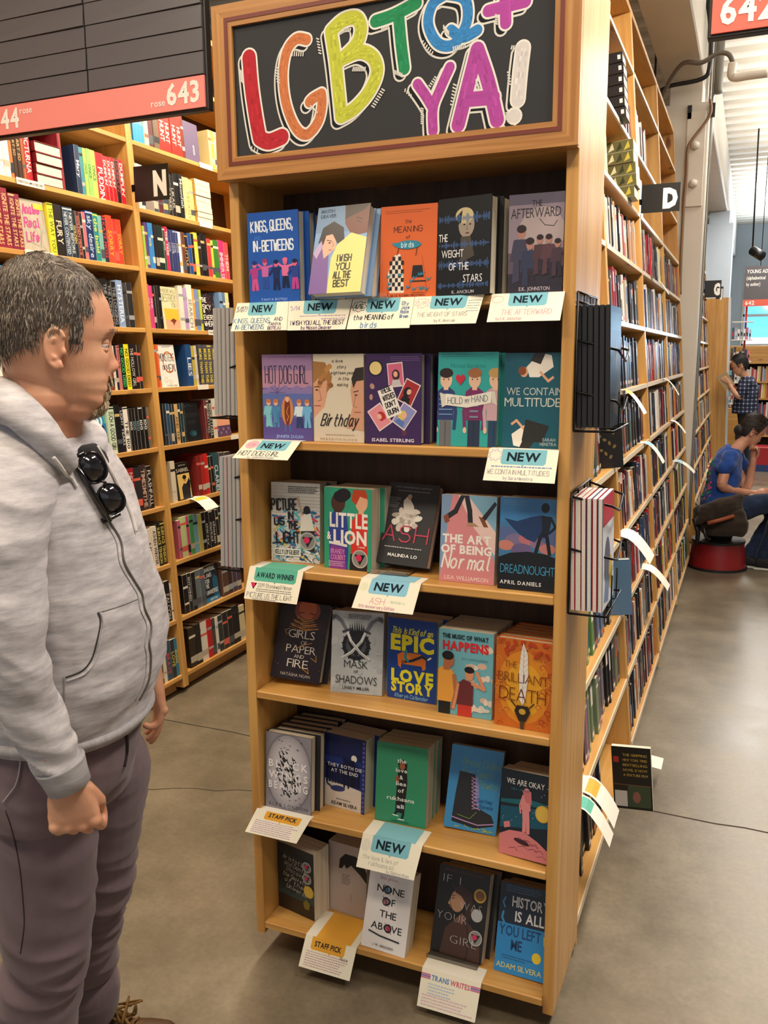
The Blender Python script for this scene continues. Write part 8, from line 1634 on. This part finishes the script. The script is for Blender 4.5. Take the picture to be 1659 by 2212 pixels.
loft(b, [(A(1614, 830), Vector((.09, 0, 0)), Vector((0, .15, 0))), (A(1612, 880), Vector((.1, 0, 0)), Vector((0, .13, 0)))], 14)
B2 = remesh(wm(b), 'body', skin_mat('skin_light', 'c08c6c', 'd0a080'), W2, .007, 2)
HB = plain('black_hair', '0e0c0e', .5); cap(OI @ H2, hair2, .012, '0e0c0e', B2); m = M(); ball(m, H2 @ Vector((-.07, 0, .145)), .042, .045, .036, n=14); ball(m, H2 @ Vector((-.06, 0, .06)), .06, .075, .07, n=14); remesh(wm(m), 'hair_bun', HB, B2, .008, 1)
strands('hair', B2, OI @ H2 @ Matrix.Scale(1.06, 4), hair2, 1200, .05, ['0e0c0e', '1a1618'], 10, w=.002, lift=.15, dirf=lambda P: Vector((-1, 0, .5)))
def plaid():
    m, nt, bb = newmat('navy_plaid'); tc = N(nt, 'ShaderNodeTexCoord'); sp = N(nt, 'ShaderNodeSeparateXYZ'); nt.links.new(tc.outputs['Object'], sp.inputs[0]); outs = []
    for ax_ in (0, 2):
        ml = N(nt, 'ShaderNodeMath', operation='MULTIPLY'); ml.inputs[1].default_value = 21; nt.links.new(sp.outputs[ax_], ml.inputs[0]); fr_ = N(nt, 'ShaderNodeMath', operation='FRACT'); nt.links.new(ml.outputs[0], fr_.inputs[0]); cp = N(nt, 'ShaderNodeMath', operation='LESS_THAN'); cp.inputs[1].default_value = .26; nt.links.new(fr_.outputs[0], cp.inputs[0]); outs.append(cp)
    ad = N(nt, 'ShaderNodeMath', operation='ADD'); nt.links.new(outs[0].outputs[0], ad.inputs[0]); nt.links.new(outs[1].outputs[0], ad.inputs[1]); dv = N(nt, 'ShaderNodeMath', operation='MULTIPLY'); dv.inputs[1].default_value = .5; nt.links.new(ad.outputs[0], dv.inputs[0])
    cr = N(nt, 'ShaderNodeValToRGB'); cr.color_ramp.elements[0].color = hx('151b30'); cr.color_ramp.elements[1].color = hx('b8bccc'); x = cr.color_ramp.elements.new(.5); x.color = hx('3c4766'); nt.links.new(dv.outputs[0], cr.inputs[0]); nt.links.new(cr.outputs[0], bb.inputs['Base Color']); bb.inputs['Roughness'].default_value = .9; return m
s_ = M(); loft(s_, [(A(1614, 812), Vector((.06, 0, 0)), Vector((0, .07, 0))), (A(1615, 822), Vector((.10, 0, 0)), Vector((0, .19, 0))), (A(1614, 840), Vector((.135, 0, 0)), Vector((0, .21, 0))), (A(1611, 865), Vector((.15, 0, 0)), Vector((0, .21, 0))), (A(1609, 893), Vector((.16, 0, 0)), Vector((0, .22, 0)))], 22)
chain(s_, [A(1613, 826, -.14), A(1608, 842, -.17), A(1600, 853, -.16)], [.075, .068, .06], 16); chain(s_, [A(1614, 826, .15), A(1606, 842, .13)], [.075, .065], 16)
remesh(wm(s_), 'shirt', plaid(), W2, .011, 2, sf)
j = M(); 
for dd in (-.09, .09): chain(j, [A(1610, 890, dd), A(1611, 950, dd), Vector((g.x + .0, A(1610, 900, dd).y, .06))], [.10, .08, .06], 14)
remesh(wm(j), 'leggings', plain('black_leggings', '14151a', .9), W2, .012, 1)
m = M()
for dd in (-.09, .09): p = Vector((g.x, A(1610, 900, dd).y, 0)); shoe(m, p + Vector((.08, 0, 0)), p + Vector((-.16, 0, 0)), .9)
remesh(wm(m), 'shoes', plain('dark_shoe', '1c1a1c', .7), W2, .008, 1)
bk = A(1569, 822, -.08); o = thing('open_paperback', 'open paperback held up by the standing woman in plaid', 'book', tuple(bk)); Rb = Matrix.Rotation(-.6, 4, 'Y')
m = M(); m.box(-.075, -.13, -.10, .06, -.118, .10, bev=.001); m.obj('cover', plain('tan_cover', 'a89470', .6), o, Rb @ Matrix.Translation((0, .12, 0))); m = M(); m.box(-.07, 0, -.095, .055, .022, .095); m.obj('page_block', PAGES, o, Rb)
